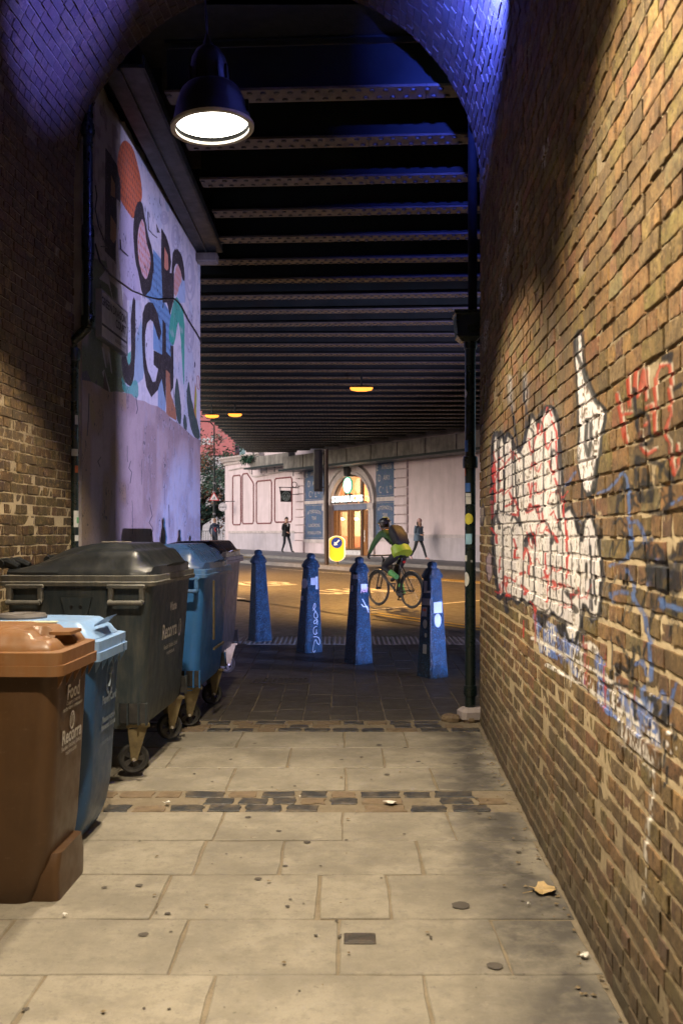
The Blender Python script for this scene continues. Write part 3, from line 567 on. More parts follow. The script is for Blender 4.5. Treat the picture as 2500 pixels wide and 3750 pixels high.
# unseen block and abutment added to keep skylight out behind and on the right
bb = thing('skylight_block', 'plain dark brick block added unseen behind to keep skylight out of the alley', 'building', tun(XC, VBACK-3, 0))
mb = MB(); mb.box(tun(XC, VBACK-2.2, 5), (12, 1.2, 10), -TH); mb.build('wall', M_brick_l, bb, world=True)
ab = thing('added_abutment', 'dark brick bridge abutment added unseen past the drainpipe against skylight', 'wall', (8, 8.1, 0))
mb = MB(); mb.box((13.2, 8.1, 3.2), (22.9, .5, 6.4)); mb.build('wall', M_brick_l, ab, world=True)
mb = MB(); mb.box((5.75, 8.71, 3.0), (.5, .69, 6.0)); mb.build('pier', M_brick_l, ab, world=True)  # unseen pier added to cut the floodlight off the near mural

# ================================================================== PAINTED SIDE WALL
def wall_paint_mat():
    m, nt, b, out = newmat('mural paint'); P = wpos(nt); sep = nt.nodes.new('ShaderNodeSeparateXYZ'); nt.links.new(P, sep.inputs[0])
    u = math_(nt, 'MULTIPLY', math_(nt, 'SUBTRACT', sep.outputs[1], MY0), 1/(MY1-MY0)); w_ = math_(nt, 'MULTIPLY', sep.outputs[2], 1/6.0)
    cb = nt.nodes.new('ShaderNodeCombineXYZ'); nt.links.new(u, cb.inputs[0]); nt.links.new(w_, cb.inputs[1])
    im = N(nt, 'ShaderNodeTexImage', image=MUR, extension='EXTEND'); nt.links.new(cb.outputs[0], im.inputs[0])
    c = mixc(nt, ramp(nt, noise(nt, P, 7, 6, .7), .5, .75, 0, .35), im.outputs['Color'], (.12, .11, .11))
    c = mixc(nt, ramp(nt, noise(nt, P, 45, 5, .7), .58, .7, 0, .5), c, (.5, .47, .46))
    nt.links.new(c, b.inputs['Base Color']); b.inputs['Roughness'].default_value = .7
    bump(nt, b, math_(nt, 'ADD', noise(nt, P, 18, 5), math_(nt, 'MULTIPLY', noise(nt, P, 90, 4), .5)), .5, .015); return m
M_mural = wall_paint_mat(); M_rend = M('render', (.38, .33, .32), .85, bmp=.4, bscale=30, dirt=(.15, .13, .13))
mx = lambda y: MC+MK*y
pw = thing('painted_wall', 'rendered side wall with a lettered mural above bare pinkish plaster', 'wall', (mx(11), 11, 0))
mb = MB(); rs = random.Random(4); top = []
ys = [MY0+(MY1-MY0)*k/60 for k in range(61)]
tops = [5.72+rs.uniform(-.03, .03) for _ in ys]
vs = []; fs = []
for y, t in zip(ys, tops):
    for z in (0, 1.5, 3, 4.5, t): vs.append((mx(y)+(rs.uniform(-.003, .003)), y, z))
for i in range(60):
    for k in range(4): fs.append((i*5+k, i*5+k+1, i*5+6+k, i*5+5+k))
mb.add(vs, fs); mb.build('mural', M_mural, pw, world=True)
mb = MB(); mb.loft([[(mx(MY0)-.004, MY0+.002, z), (mx(MY1)-.004, MY1, z), (mx(MY1)-.6, MY1, z), (mx(MY0)-.6, MY0+.002, z)] for z in (0, 5.65)]); mb.build('wall_core', M_rend, pw, world=True)
mb = MB(); mb.box((mx(8.5)-.2, 8.48, 2.85), (.1, .17, 5.7)); mb.build('return', M_rend, pw, world=True)
# street corner block behind the mural so that no sky shows between
nb = thing('corner_building', 'plain rendered block standing behind the mural wall', 'building', (-6, 11, 0))
mb = MB(); mb.box((-5.4, 11.2, 4.5), (5.2, 5.6, 9)); mb.build('wall', M_rend, nb, world=True)
# name plate
sp_y0, sp_y1 = 9.27, 10.05
sg = thing('street_sign', 'white street name plate lettered GREEN DRAGON COURT on a deep box frame', 'sign', (mx(9.6)+.05, 9.6, 3.7))
def wp(y, z, off): return Vector((mx(y)+off, y, z))
M_sign = M('enamel white', (.55, .53, .5), .4, dirt=(.2, .18, .15), dscale=4, damt=.6); M_black = M('sign black', (.012, .012, .013), .45); M_grey = M('sign grey', (.2, .2, .2), .6)
Ys0, Ys1, Zs0, Zs1 = 8.98, 9.91, 3.38, 3.79
mb = MB(); mb.loft([[wp(Ys0, z, o), wp(Ys1, z, o), wp(Ys1, z, 0.002), wp(Ys0, z, .002)] for z, o in ((Zs0, .05), (Zs1, .05))]); mb.build('plate', M_sign, sg, world=True)
mb = MB()
for (a, b_, c_, d_) in ((Ys0-.015, Ys1+.015, Zs1, Zs1+.015), (Ys0-.015, Ys1+.015, Zs0-.015, Zs0), (Ys0-.015, Ys0, Zs0, Zs1), (Ys1, Ys1+.015, Zs0, Zs1)):
    mb.loft([[wp(a, z, .057), wp(b_, z, .057), wp(b_, z, .003), wp(a, z, .003)] for z in (c_, d_)])
mb.build('frame', M_grey, sg, world=True)
ux = Vector((MK, 1, 0)); uz = Vector((0, 0, 1)); mb = MB()
text_on(mb, 'GREEN DRAGON', wp(Ys1-.04, 3.67, .051), ux, uz, .112, 'RIGHT', .002, 1.02); text_on(mb, 'COURT', wp(Ys1-.04, 3.565, .051), ux, uz, .112, 'RIGHT', .003, 1.02)
mb.box(wp((Ys0+Ys1)/2, 3.495, .051), (.004, Ys1-Ys0-.02, .02), -math.atan(MK)); text_on(mb, 'LONDON SE1', wp(Ys1-.04, 3.53, .051), ux, uz, .03, 'RIGHT'); text_on(mb, 'BOROUGH MARKET', wp(Ys1-.04, 3.42, .051), ux, uz, .045, 'RIGHT')
mb.build('lettering', M_black, sg, world=True)
# cables slung across the mural
def sag(y0, z0, y1, z1, d, off=.03, n=14): return [wp(y0+(y1-y0)*t, z0+(z1-z0)*t-4*d*t*(1-t), off) for t in [k/n for k in range(n+1)]]
M_cable = M('cable', (.012, .012, .013), .5)
def pz(x, y):
    Y = MC/((x-784)/F-MK); return Y, CAMZ+(1225-y)*Y/F
a = [pz(*p) for p in ((214, 560), (225, 600), (250, 632), (300, 668), (335, 682), (360, 688), (400, 687))]; b_ = [pz(*p) for p in ((400, 687), (412, 700), (430, 735), (455, 775), (460, 787))]
for nm, pts, r_ in (('drooping black double cable crossing the mural letters', a+b_[1:], .009), ('thin black wire hanging in a loop by the upper drainpipe', [pz(*p) for p in ((214, 425), (218, 450), (214, 480), (222, 520), (238, 560), (242, 568), (228, 566))], .006), ('short black wire end curling off the mural beside the orange letter', [pz(*p) for p in ((272, 550), (273, 572), (282, 580), (290, 588))], .006)):
    mb = MB(); mb.path([wp(y, z, .02) for y, z in pts], r_, 6)
    tag(mb.build('cable', M_cable, smooth=True), nm, 'cable')

# ================================================================== DRAINPIPES
M_pipe = M('green black gloss paint', (.008, .016, .014), .3, dirt=(.03, .035, .03), dscale=6, damt=.5, bmp=.15, bscale=50, spec=.6)
M_stk = {k: M('sticker '+k, c, .5, dirt=tuple(x*.5 for x in c), dscale=30, damt=.5) for k, c in dict(white=(.62, .62, .6), yellow=(.55, .5, .06), blue=(.05, .16, .5), orange=(.55, .12, .03), sky=(.25, .45, .6), green=(.08, .35, .12), grey=(.3, .31, .31), dull=(.13, .15, .17)).items()}
def drain(name, label, cat, pts, r, collars, stickers, parent_loc, extra=None):
    t = thing(name, label, cat, parent_loc); mb = MB(); mb.path(pts, r, 16); mb.build('pipe', M_pipe, t, world=True, smooth=True)
    for (p, h, k) in collars:
        mb = MB(); mb.lathe([(r*1.02, -h/2), (r*k, -h/2), (r*k*1.05, -h/4), (r*k*1.05, h/4), (r*k, h/2), (r*1.02, h/2)], 16, p); mb.build('collar', M_pipe, t, world=True, smooth=True)
    for (p, ang, wd, h, col, txt) in stickers:
        mb = MB(); n = 6; vs = []
        for (zz) in (-h/2, h/2):
            for k in range(n+1):
                a = ang+(k/n-.5)*wd/r; vs.append((p[0]+(r+.002)*math.cos(a), p[1]+(r+.002)*math.sin(a), p[2]+zz))
        if txt == 'oval':
            vs = []
            for zz in np.linspace(-1, 1, 9):
                ww = math.sqrt(max(0, 1-zz*zz))
                for k in range(n+1):
                    a = ang+(k/n-.5)*wd*ww/r; vs.append((p[0]+(r+.002)*math.cos(a), p[1]+(r+.002)*math.sin(a), p[2]+zz*h/2))
            fs = [(j*(n+1)+k, j*(n+1)+k+1, (j+1)*(n+1)+k+1, (j+1)*(n+1)+k) for j in range(8) for k in range(n)]
        else: fs = [(k, k+1, n+2+k, n+1+k) for k in range(n)]
        mb.add(vs, fs); o = mb.build('sticker', M_stk[col], t, world=True)
    if extra: extra(t)
    return t
px_, py_ = 1.105, 8.56
def pipe_z(y): return CAMZ+(1225-y)*py_/F
def rp_extra(t):
    mb = MB(); zc = pipe_z(752); mb.loft([[(px_-.02+a*w/2, py_+b*w2/2, z) for a, b in ((-1, -1), (1, -1), (1, 1), (-1, 1))] for (w, w2, z) in ((.12, .12, zc-.13), (.2, .2, zc-.09), (.23, .22, zc+.09), (.25, .24, zc+.1), (.25, .24, zc+.13), (.2, .2, zc+.13))]); mb.build('hopper', M_pipe, t, world=True)
    mb = MB(); mb.path([(px_+.02, py_, zc+.1), (px_+.02, py_, 5.6)], .04, 12); mb.build('upper_pipe', M('sooty pipe', (.006, .007, .007), .85, spec=.2), t, world=True, smooth=True)  # upper length coloured darker and duller to quiet the blue light on it
    mb = MB(); mb.box((px_+.03, py_-.02, .05), (.26, .2, .12), .2, ch=.03); mb.build('foot_block', M_rend, t, world=True)
fr = R(-100)
drain('drainpipe', 'dark green iron drainpipe with stickers and a hopper at the end of the graffiti wall', 'drainpipe', [(px_, py_, .08), (px_, py_, pipe_z(775))], .046, [((px_, py_, pipe_z(1062)), .1, 1.35), ((px_, py_, pipe_z(790)), .09, 1.2), ((px_, py_, .25), .09, 1.2)],
      [((px_, py_, pipe_z(1025)), fr-.9, .05, .1, 'blue', ''), ((px_, py_, pipe_z(1120)), fr-.5, .05, .075, 'blue', ''), ((px_, py_, pipe_z(1137)), fr-.4, .05, .03, 'white', ''), ((px_, py_, pipe_z(1146)), fr-.4, .05, .03, 'white', ''), ((px_, py_, pipe_z(1154)), fr-.35, .05, .03, 'white', ''), ((px_, py_, pipe_z(1192)), fr-.3, .08, .1, 'yellow', 'oval'), ((px_, py_, pipe_z(1238)), fr-.3, .06, .09, 'sky', ''), ((px_, py_, pipe_z(1282)), fr-.9, .03, .05, 'white', ''), ((px_, py_, pipe_z(1289)), fr+.3, .018, .018, 'grey', ''), ((px_, py_, pipe_z(1330)), fr-.8, .06, .13, 'white', 'oval'), ((px_, py_, pipe_z(905)), fr-1.2, .06, .08, 'white', 'oval'), ((px_, py_, pipe_z(1075)), fr-1.3, .04, .14, 'orange', '')], (px_, py_, 0), rp_extra)
lx, ly = -2.275, 8.47
lz = lambda y: CAMZ+(1225-y)*ly/F
drain('drainpipe', 'dark iron drainpipe with an offset bend between the brown brick wall and the mural', 'drainpipe', [(lx, ly, .05), (lx, ly, lz(800)), (lx, ly-.01, lz(786)), (lx+.06, ly-.01, lz(768)), (-2.16, ly-.01, lz(755)), (-2.15, ly-.01, lz(735)), (-2.15, ly-.01, lz(230))], .042, [((lx, ly, lz(815)), .1, 1.3), ((-2.15, ly-.01, lz(560)), .3, 1.25), ((-2.15, ly-.01, lz(740)), .1, 1.4), ((-2.15, ly-.01, lz(300)), .1, 1.3)],
      [((lx, ly, lz(1040)), R(-60), .06, .06, 'white', ''), ((lx, ly, lz(965)), R(-40), .03, .08, 'white', ''), ((lx, ly, lz(1078)), R(-40), .03, .06, 'orange', ''), ((lx, ly, lz(1192)), R(-40), .05, .14, 'white', ''), ((lx, ly, lz(1195)), R(-20), .03, .05, 'green', ''), ((lx, ly, lz(1236)), R(-35), .04, .05, 'white', '')], (lx, ly, 0))

# ================================================================== GROUND
def ground_mat(name, col, dark, scale=3, rough=.8, bmp=.3, stain=False, crack=False):
    m, nt, b, out = newmat(name); P = wpos(nt)
    oi = nt.nodes.new('ShaderNodeObjectInfo')
    c = mixc(nt, ramp(nt, noise(nt, P, scale, 6, .65), .35, .7), col, dark)
    c = mixc(nt, math_(nt, 'MULTIPLY', oi.outputs['Random'], .5), c, [x*.62 for x in col])
    c = mixc(nt, ramp(nt, noise(nt, P, 90, 4, .7), .52, .72, 0, .35), c, [x*.4 for x in col])
    c = mixc(nt, ramp(nt, noise(nt, P, 13, 7, .8), .5, .64, 0, .55), c, [x*.45 for x in col])
    c = mixc(nt, ramp(nt, noise(nt, P, 1.3, 7, .78), .44, .62, 0, .6), c, [x*.5 for x in col])
    c = mixc(nt, ramp(nt, noise(nt, P, 30, 5, .75), .6, .68, 0, .7), c, [x*.3 for x in col])
    c = mixc(nt, ramp(nt, noise(nt, P, 6, 6, .8), .6, .74, 0, .5), c, [min(.6, x*1.35) for x in col])
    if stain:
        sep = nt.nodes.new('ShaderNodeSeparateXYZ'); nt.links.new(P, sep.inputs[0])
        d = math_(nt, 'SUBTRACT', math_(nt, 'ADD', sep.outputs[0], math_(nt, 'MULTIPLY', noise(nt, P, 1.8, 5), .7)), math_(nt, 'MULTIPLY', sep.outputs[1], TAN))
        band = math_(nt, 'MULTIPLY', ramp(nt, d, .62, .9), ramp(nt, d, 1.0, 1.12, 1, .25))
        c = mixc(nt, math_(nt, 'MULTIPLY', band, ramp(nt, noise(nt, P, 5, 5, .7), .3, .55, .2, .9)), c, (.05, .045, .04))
    nt.links.new(c, b.inputs['Base Color'])
    nt.links.new(ramp(nt, noise(nt, P, 7, 5), .3, .7, rough-.15, min(1, rough+.1)), b.inputs['Roughness'])
    bump(nt, b, math_(nt, 'ADD', noise(nt, P, 30, 5, .7), math_(nt, 'MULTIPLY', noise(nt, P, 140, 3, .6), .5)), bmp, .006); return m
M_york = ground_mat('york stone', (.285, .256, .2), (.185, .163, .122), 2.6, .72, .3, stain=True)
M_bed = ground_mat('joint mortar', (.25, .205, .14), (.15, .115, .07), 8, .95, .6)
M_gran = ground_mat('granite paving', (.08, .068, .054), (.052, .045, .036), 5, .6, .4)
M_sett = M('basalt sett', (.03, .031, .033), .5, var=.5, scale=14, bmp=.7, bscale=45, bdist=.008, dirt=(.2, .15, .09), dscale=9, damt=.6, world=True)
M_settb = M('tan sett', (.14, .1, .06), .75, var=.3, scale=14, bmp=.7, bscale=45, bdist=.008, world=True)
M_asph = ground_mat('asphalt', (.12, .108, .095), (.085, .078, .07), 4, .62, .5)
def strip_sheet(name, mat, poly_rows, dz=0):
    """rows of (y, x0, x1) as a sheet that follows the ground"""
    mb = MB(); vs = []; fs = []
    for (y, x0, x1) in poly_rows: vs += [(x0, y, gz(y)+dz), (x1, y, gz(y)+dz)]
    for i in range(len(poly_rows)-1): fs.append((2*i, 2*i+1, 2*i+3, 2*i+2))
    mb.add(vs, fs); o = mb.build(name, mat); return tag(o, kind='structure')
M_earth = ground_mat('ground', (.1, .092, .085), (.07, .066, .06), 1.5, .9, .3)
strip_sheet('ground', M_earth, [(-40, -60, 60), (0, -60, 60), (9.5, -60, 60), (13.7, -60, 60), (18.7, -90, 60), (40, -150, 90), (52, -200, 120), (90, -300, 200), (400, -700, 600)], -.06)
pv = strip_sheet('pavement', M_bed, [(-9, -3.6, 2.2), (2, -3.4, 2.2), (8.6, -2.6, 1.4), (8.62, -2.4, 9), (9.5, -2.3, 9), (13.7, -2.1, 3.2), (14.4, -2.1, 2.8), (18, -2.1, .4), (20, -8, -.95)], -.006)
def slab(x0, x1, y0, y1, mat, name='paving_slab', tilt=.0035, g=.006, th=.04, dz=0, chip=.006):
    rs = random.Random(int(x0*1000)+int(y0*7777)); mb = MB(); pts = []
    for (ax, ay, bx, by) in ((x0+g, y0+g, x1-g, y0+g), (x1-g, y0+g, x1-g, y1-g), (x1-g, y1-g, x0+g, y1-g), (x0+g, y1-g, x0+g, y0+g)):
        for k in range(3): t = k/3; pts.append((ax+(bx-ax)*t+rs.uniform(-chip, chip), ay+(by-ay)*t+rs.uniform(-chip, chip)))
    cx, cy = (x0+x1)/2, (y0+y1)/2; tx, ty = rs.uniform(-tilt, tilt), rs.uniform(-tilt, tilt); hz = rs.uniform(-.0015, .0015)
    zf = lambda x, y: gz(y)+dz+hz+(x-cx)*tx+(y-cy)*ty
    ins = lambda p: (cx+(p[0]-cx)*(1-.008/max(.03, abs(x1-x0))), cy+(p[1]-cy)*(1-.008/max(.03, abs(y1-y0))))
    mb.loft([[(x, y, zf(x, y)-th) for x, y in pts], [(x, y, zf(x, y)-.004) for x, y in pts], [(*ins(p), zf(*ins(p))) for p in pts]], cap0=False)
    return mb.build(name, mat, pv, world=True)
rows = [(2.55, 3.09, [-1.5, -.72, .1, .75]), (3.09, 3.61, [-1.067, -.456, .297]), (3.61, 4.13, [-1.35, -.627, -.009, .62]), (4.13, 4.67, [-1.6, -.793, -.1, .211]), (4.67, 5.19, [-1.36, -.7, -.293, .386]), (5.19, 5.72, [-1.45, -.668, .007, .6]), (6.2, 6.8, [-1.5, -.72, .03, .6]), (6.8, 7.44, [-1.2, -.37, .3]), (7.44, 8.03, [-1.5, -.787, .02, .5])]
for y0, y1, js in rows:
    ends = [-2.45+TAN*y0]+js+[XR-.01+TAN*(y0+y1)/2]
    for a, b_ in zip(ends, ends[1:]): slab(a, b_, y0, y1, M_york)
for y0 in (.5, 1.0, 1.55, 2.05):
    for a, b_ in ((-2.3, -1.4), (-1.4, -.5), (-.5, .3), (.3, .8)): slab(a, b_, y0, y0+.5, M_york)
rs = random.Random(12)
for (ya, nr, x0, x1) in ((5.735, 3, -2.1, 1.0), (8.05, 3, -2.1, 1.12)):
    for r_ in range(nr):
        y0 = ya+r_*.152; x = x0+rs.uniform(0, .1)
        while x < x1:
            L = rs.uniform(.17, .27)
            if x+L > x1+.03: break
            if rs.random() < .92: slab(x, x+L-.02, y0+rs.uniform(-.006, .006), y0+.14+rs.uniform(-.01, .004), M_sett if rs.random() < .52 else M_settb, 'sett', .012, .007, .05, .001, .009)
            x += L
xs0 = -2.0; rs = random.Random(3)
for i in range(15):
    xa = xs0+i*.238; y = 8.53+rs.uniform(-.25, 0)
    if xa > 1.35: break
    while y < 13.3:
        L = rs.choice((.45, .6, .6, .75)); ya, yb = max(y, 8.53), min(y+L, 13.35)
        if yb-ya > .08: slab(xa, xa+.238, ya, yb, M_gran, 'paving_slab', .003, .003, .03)
        y += L
for i in range(7):                                  # pavement carries on to the right of the drainpipe
    for k in range(5): slab(1.47+i*.6, 2.06+i*.6, 8.7+k*.75, 9.44+k*.75, M_gran, 'paving_slab', .003, .004, .03)
# blister paving at the dropped kerb
M_tact = ground_mat('blister paving', (.3, .27, .22), (.2, .18, .15), 6, .45, .3)
for i in range(9):
    for k in range(2):
        x0 = -1.75+i*.405; y0 = 13.38+k*.405+(.0 if k == 0 else 0)
        o = slab(x0, x0+.4, y0, y0+.4, M_tact, 'blister_slab', .002, .003, .03); mb = MB()
        for a in range(6):
            for c in range(6):
                bx, by = x0+.035+a*.066, y0+.035+c*.066; mb.lathe([(.02, 0), (.016, .004), (.008, .006), (0.0001, .0062)], 6, (bx, by, gz(by)+.0005))
        q = mb.build('blisters', M_tact, o, world=True); tag(q, kind='stuff')
# concrete apron and the carriageway
M_apron = ground_mat('smooth apron', (.16, .135, .11), (.11, .095, .08), 2, .5, .25)
mb = MB(); pts = [(-2.1, 14.22), (3.2, 14.22)]
ap = [st(40, -16.1), st(-2, -16.1)]
rows_ = [(14.22, -2.1, 2.9), (15.5, -2.1, 1.25), (17, -2.1, .25), (18.5, -2.1, -.75), (20.5, -4, -2.1), (23, -9, -3.7)]
o = strip_sheet('apron', M_apron, rows_, .0)
def street_sheet(name, mat, fx0, fx1, fy0, fy1, dz, n=24, m=4, parent=None, thick=0):
    mb = MB(); vs = []; fs = []
    for i in range(n+1):
        for k in range(m+1): vs.append(st(fx0+(fx1-fx0)*i/n, fy0+(fy1-fy0)*k/m, None, dz))
    for i in range(n):
        for k in range(m): a = i*(m+1)+k; fs.append((a, a+m+1, a+m+2, a+1))
    mb.add(vs, fs); o = mb.build(name, mat, parent, world=parent is not None)
    if parent is None: tag(o, kind='structure')
    return o
road = street_sheet('road', M_asph, -60, 45, -16.2, -3.65, .006, 60, 6)
def crack_sheet(name, mat, pts, wid, dz, parent):
    mb = MB(); vs = []
    for i, p in enumerate(pts):
        a = Vector(pts[max(0, i-1)]); b = Vector(pts[min(len(pts)-1, i+1)]); d = (b-a).normalized(); nrm = Vector((-d.y, d.x))*wid/2
        for s_ in (-1, 1): x, y = p[0]+nrm.x*s_, p[1]+nrm.y*s_; vs.append((x, y, gz(y)+dz))
    mb.add(vs, [(2*i, 2*i+1, 2*i+3, 2*i+2) for i in range(len(pts)-1)]); return mb.build(name, mat, parent, world=True)
M_white = M('road paint white', (.7, .66, .56), .6, dirt=(.3, .27, .22), dscale=4, damt=.7, world=True); M_yel = M('road paint yellow', (.6, .4, .04), .6, dirt=(.2, .15, .06), dscale=4, world=True)
seg = lambda a, b, n=12: [(a[0]+(b[0]-a[0])*k/n, a[1]+(b[1]-a[1])*k/n) for k in range(n+1)]
crack_sheet('road_line', M_white, seg((.45, 18.15), (3.4, 21.1)), .11, .012, road)
crack_sheet('road_line', M_white, seg((-3.25, 27.0), (-2.3, 27.4)), .13, .012, road)
crack_sheet('road_line', M_white, seg(st(8, -8.6)[:2], st(21.5, -8.2)[:2]), .1, .012, road).location.z += .0
for fy in (-7.75, -8.05): crack_sheet('road_line', M_yel, seg(st(15.3, fy)[:2], st(26, fy-.35)[:2]), .14, .014, road)
for fy in (-4.0, -4.25, -5.2): crack_sheet('road_line', M_yel, seg(st(-14, fy)[:2], st(1.5, fy)[:2]), .12, .012, road)
for fy in (-15.8, -15.55): crack_sheet('road_line', M_yel, seg(st(25, fy)[:2], st(33, fy)[:2]), .09, .012, road)
for k in range(4): crack_sheet('road_patch', M_white, seg((-2.35+.1*k, 21.3+.05*k), (-2.1+.1*k, 21.0)), .25, .011, road) if k == 0 else None
mb = MB(); bu = FV; uu = -FU
for txt, c in (('KEEP', st(16.3, -13.2)), ('CLEAR', st(19.9, -12.9))):
    vs, fs = text_geo(txt, .62, 'CENTER', .012, 1.15); q = []
    for (x, y, z) in vs:
        p = Vector((c.x, c.y, 0))+bu*x+uu*((y-.2)*3.6); q.append((p.x, p.y, gz(p.y)+.0125))
    mb.add(q, fs)
mb.build('road_lettering', M_white, road, world=True)
M_kerb = ground_mat('kerb stone', (.3, .285, .27), (.2, .19, .18), 5, .8, .4)
fp = street_sheet('far_pavement', ground_mat('far paving', (.26, .25, .255), (.2, .195, .2), 3, .75, .2), -60, 45, -3.4, .4, .11, 60, 3)
def kerb(parent, fx0, fx1, fy, n, w=.26, h=.13):
    for i in range(n):
        a, b_ = fx0+(fx1-fx0)*i/n+.006, fx0+(fx1-fx0)*(i+1)/n-.006; mb = MB()
        mb.loft([[st(x, y, None, dz) for x, y in ((a, fy-w/2+e), (b_, fy-w/2+e), (b_, fy+w/2), (a, fy+w/2))] for dz, e in ((-.03, 0), (h-.02, 0), (h, .02))], cap0=False); mb.build('kerb_stone', M_kerb, parent, world=True)
kerb(fp, -18, 26, -3.55, 44)
isl = street_sheet('traffic_island', ground_mat('island paving', (.3, .27, .24), (.22, .2, .18), 4, .8, .3), 2.0, 10.7, -7.0, -5.6, .13, 12, 2)
kerb(isl, 1.9, 10.8, -7.13, 9, .24, .14); kerb(isl, 1.9, 10.8, -5.5, 9, .24, .14)
mb = MB()
for fx, s_ in ((10.8, 1),): mb.loft([[st(fx+.55*math.sin(a), -6.3-.95*math.cos(a), None, dz) for a in [PI*k/8 for k in range(9)]] for dz in (-.02, .14)], cap0=False); mb.build('kerb_nose', M_kerb, isl, world=True)
# litter, gum, leaf, cover, manhole, gully
M_gum = M('gum', (.07, .06, .05), .9, world=True); mb = MB(); rs = random.Random(8)
gx = [(705, 1935, 9), (593, 2020, 9), (320, 2035, 9), (1058, 2081, 22), (1135, 2220, 20), (330, 2148, 12), (640, 1910, 7), (570, 1878, 7), (960, 1750, 6), (888, 1780, 7), (1100, 1870, 6), (660, 2083, 6), (725, 2150, 5), (870, 1712, 7), (930, 1718, 5), (1190, 1958, 7), (240, 2040, 7), (655, 1990, 6), (60, 2320, 9), (385, 2100, 7), (1075, 1725, 4), (530, 1745, 4), (830, 1740, 5), (1045, 1755, 6)]
for (x, y, r_) in gx+[(rs.uniform(300, 1250), rs.uniform(1700, 2340), rs.uniform(2, 5)) for _ in range(50)]:
    Y = F*CAMZ/(y-1225); X = (x-784)*Y/F; rr = r_*Y/F
    mb.add([(X+rr*math.cos(a)*rs.uniform(.85, 1.1), Y+rr*math.sin(a)*rs.uniform(.8, 1.15), .0042) for a in [2*PI*k/12 for k in range(12)]], [tuple(range(12))])
tag(mb.build('gum_spots', M_gum), 'dark trodden gum spots scattered over the pale paving', 'gum', kind='stuff')
M_paper = M('paper', (.62, .6, .55), .8); M_leaf = M('dry leaf', (.42, .3, .14), .7, bmp=.4, bscale=80, var=.3, scale=20)
def scrap(x, y, sz, label, seed, mat=None):
    rs = random.Random(seed); Y = F*CAMZ/(y-1225); X = (x-784)*Y/F; mb = MB(); n = 9
    base = [(X+sz*math.cos(2*PI*k/n)*rs.uniform(.4, 1.1), Y+sz*.8*math.sin(2*PI*k/n)*rs.uniform(.5, 1.1), .008+rs.uniform(0, .014)) for k in range(n)]
    mb.loft([base, [(a, b, c+.0015) for a, b, c in base]]); tag(mb.build('paper_scrap', mat or M_paper), label, 'litter', 'paper litter on the paving')
for i, (x, y, s_, lb) in enumerate(((898, 1848, .055, 'crumpled white paper scrap in the front row of setts towards the graffiti wall'), (385, 1848, .03, 'torn white paper scrap on the setts beside the bins'), (1340, 2202, .022, 'folded white paper bit at the foot of the graffiti wall'), (150, 2108, .014, 'small pale stub beside the brown bin'), (688, 1834, .012, 'tiny white scrap between two setts mid alley'), (1213, 2082, .012, 'tiny curled white scrap near the dry leaf'))): scrap(x, y, s_, lb, i+3)
Y = F*CAMZ/(2050-1225); X = (1247-784)*Y/F; mb = MB(); rs = random.Random(2); n = 30; rim = []
for k in range(n):
    a = 2*PI*k/n; lob = .62+.38*abs(math.cos(2.5*a))+(.12 if k % 2 else 0); rim.append((X+.06*lob*math.cos(a+.3), Y+.06*lob*math.sin(a+.3), .008+.02*abs(math.sin(1.5*a))*lob))
vs = [(X, Y, .012)]+rim+[(X, Y, .0135)]+[(a, b, c+.0015) for a, b, c in rim]
mb.add(vs, [(0, 1+k, 1+(k+1) % n) for k in range(n)]+[(n+1, n+2+(k+1) % n, n+2+k) for k in range(n)]+[(1+k, n+2+k, n+2+(k+1) % n, 1+(k+1) % n) for k in range(n)])
mb.path([(X-.05, Y-.01, .01), (X-.1, Y-.04, .012)], .0015, 4); tag(mb.build('fallen_leaf', M_leaf), 'dry tan maple leaf lying on the paving near the graffiti wall', 'leaf')
M_iron = M('cast iron', (.05, .045, .04), .55, .4, dirt=(.12, .08, .05), dscale=20, damt=.6, bmp=.4, bscale=90)
mb = MB(); rs = random.Random(44)
for k in range(150):
    yy = rs.uniform(2.6, 8.3); xx = XR+TAN*yy-abs(rs.gauss(0, .07))-.012 if rs.random() < .7 else rs.uniform(-1, .9); r_ = rs.uniform(.004, .014); a0 = rs.uniform(0, 6)
    mb.add([(xx+r_*math.cos(a0+a), yy+r_*math.sin(a0+a)*rs.uniform(.5, 1.2), .006+rs.uniform(0, .006)) for a in (0, 1.5, 3, 4.6)]+[(xx, yy, .014)], [(0, 1, 4), (1, 2, 4), (2, 3, 4), (3, 0, 4)])
tag(mb.build('debris', M('dry crumbs', (.16, .12, .07), .9, var=.6, scale=40, world=True)), 'dry crumbs and leaf bits along the foot of the graffiti wall', 'debris', kind='stuff')
cv = thing('stopcock_cover', 'small oblong iron stopcock cover set in the paving', 'cover', (.072, 3.926, 0)); mb = MB()
mb.box((.072, 3.926, .002), (.125, .1, .008), ch=.003); mb.build('frame', M_iron, cv, world=True); mb = MB(); mb.box((.072, 3.926, .005), (.1, .076, .007), ch=.002); mb.build('lid', M_iron, cv, world=True)
mb = MB(); text_on(mb, 'W.S.', (.072, 3.908, .0085), (1, 0, 0), (0, 1, 0), .045, bold=.001, lift=.0012); mb.build('lettering', M_iron, cv, world=True)
gl = thing('drain_grating', 'iron drain grating sunk in the dark paving in front of the bollards', 'grating', (-.65, 10.55, 0)); mb = MB()
gy0, gy1, gx0, gx1 = 10.4, 10.76, -.95, -.33
for (a, b_, c, d) in ((gx0, gx1, gy0, gy0+.03), (gx0, gx1, gy1-.03, gy1), (gx0, gx0+.03, gy0+.03, gy1-.03), (gx1-.03, gx1, gy0+.03, gy1-.03)): mb.box(((a+b_)/2, (c+d)/2, gz(10.58)+.001), (b_-a, d-c, .014))
mb.build('frame', M_iron, gl, world=True)
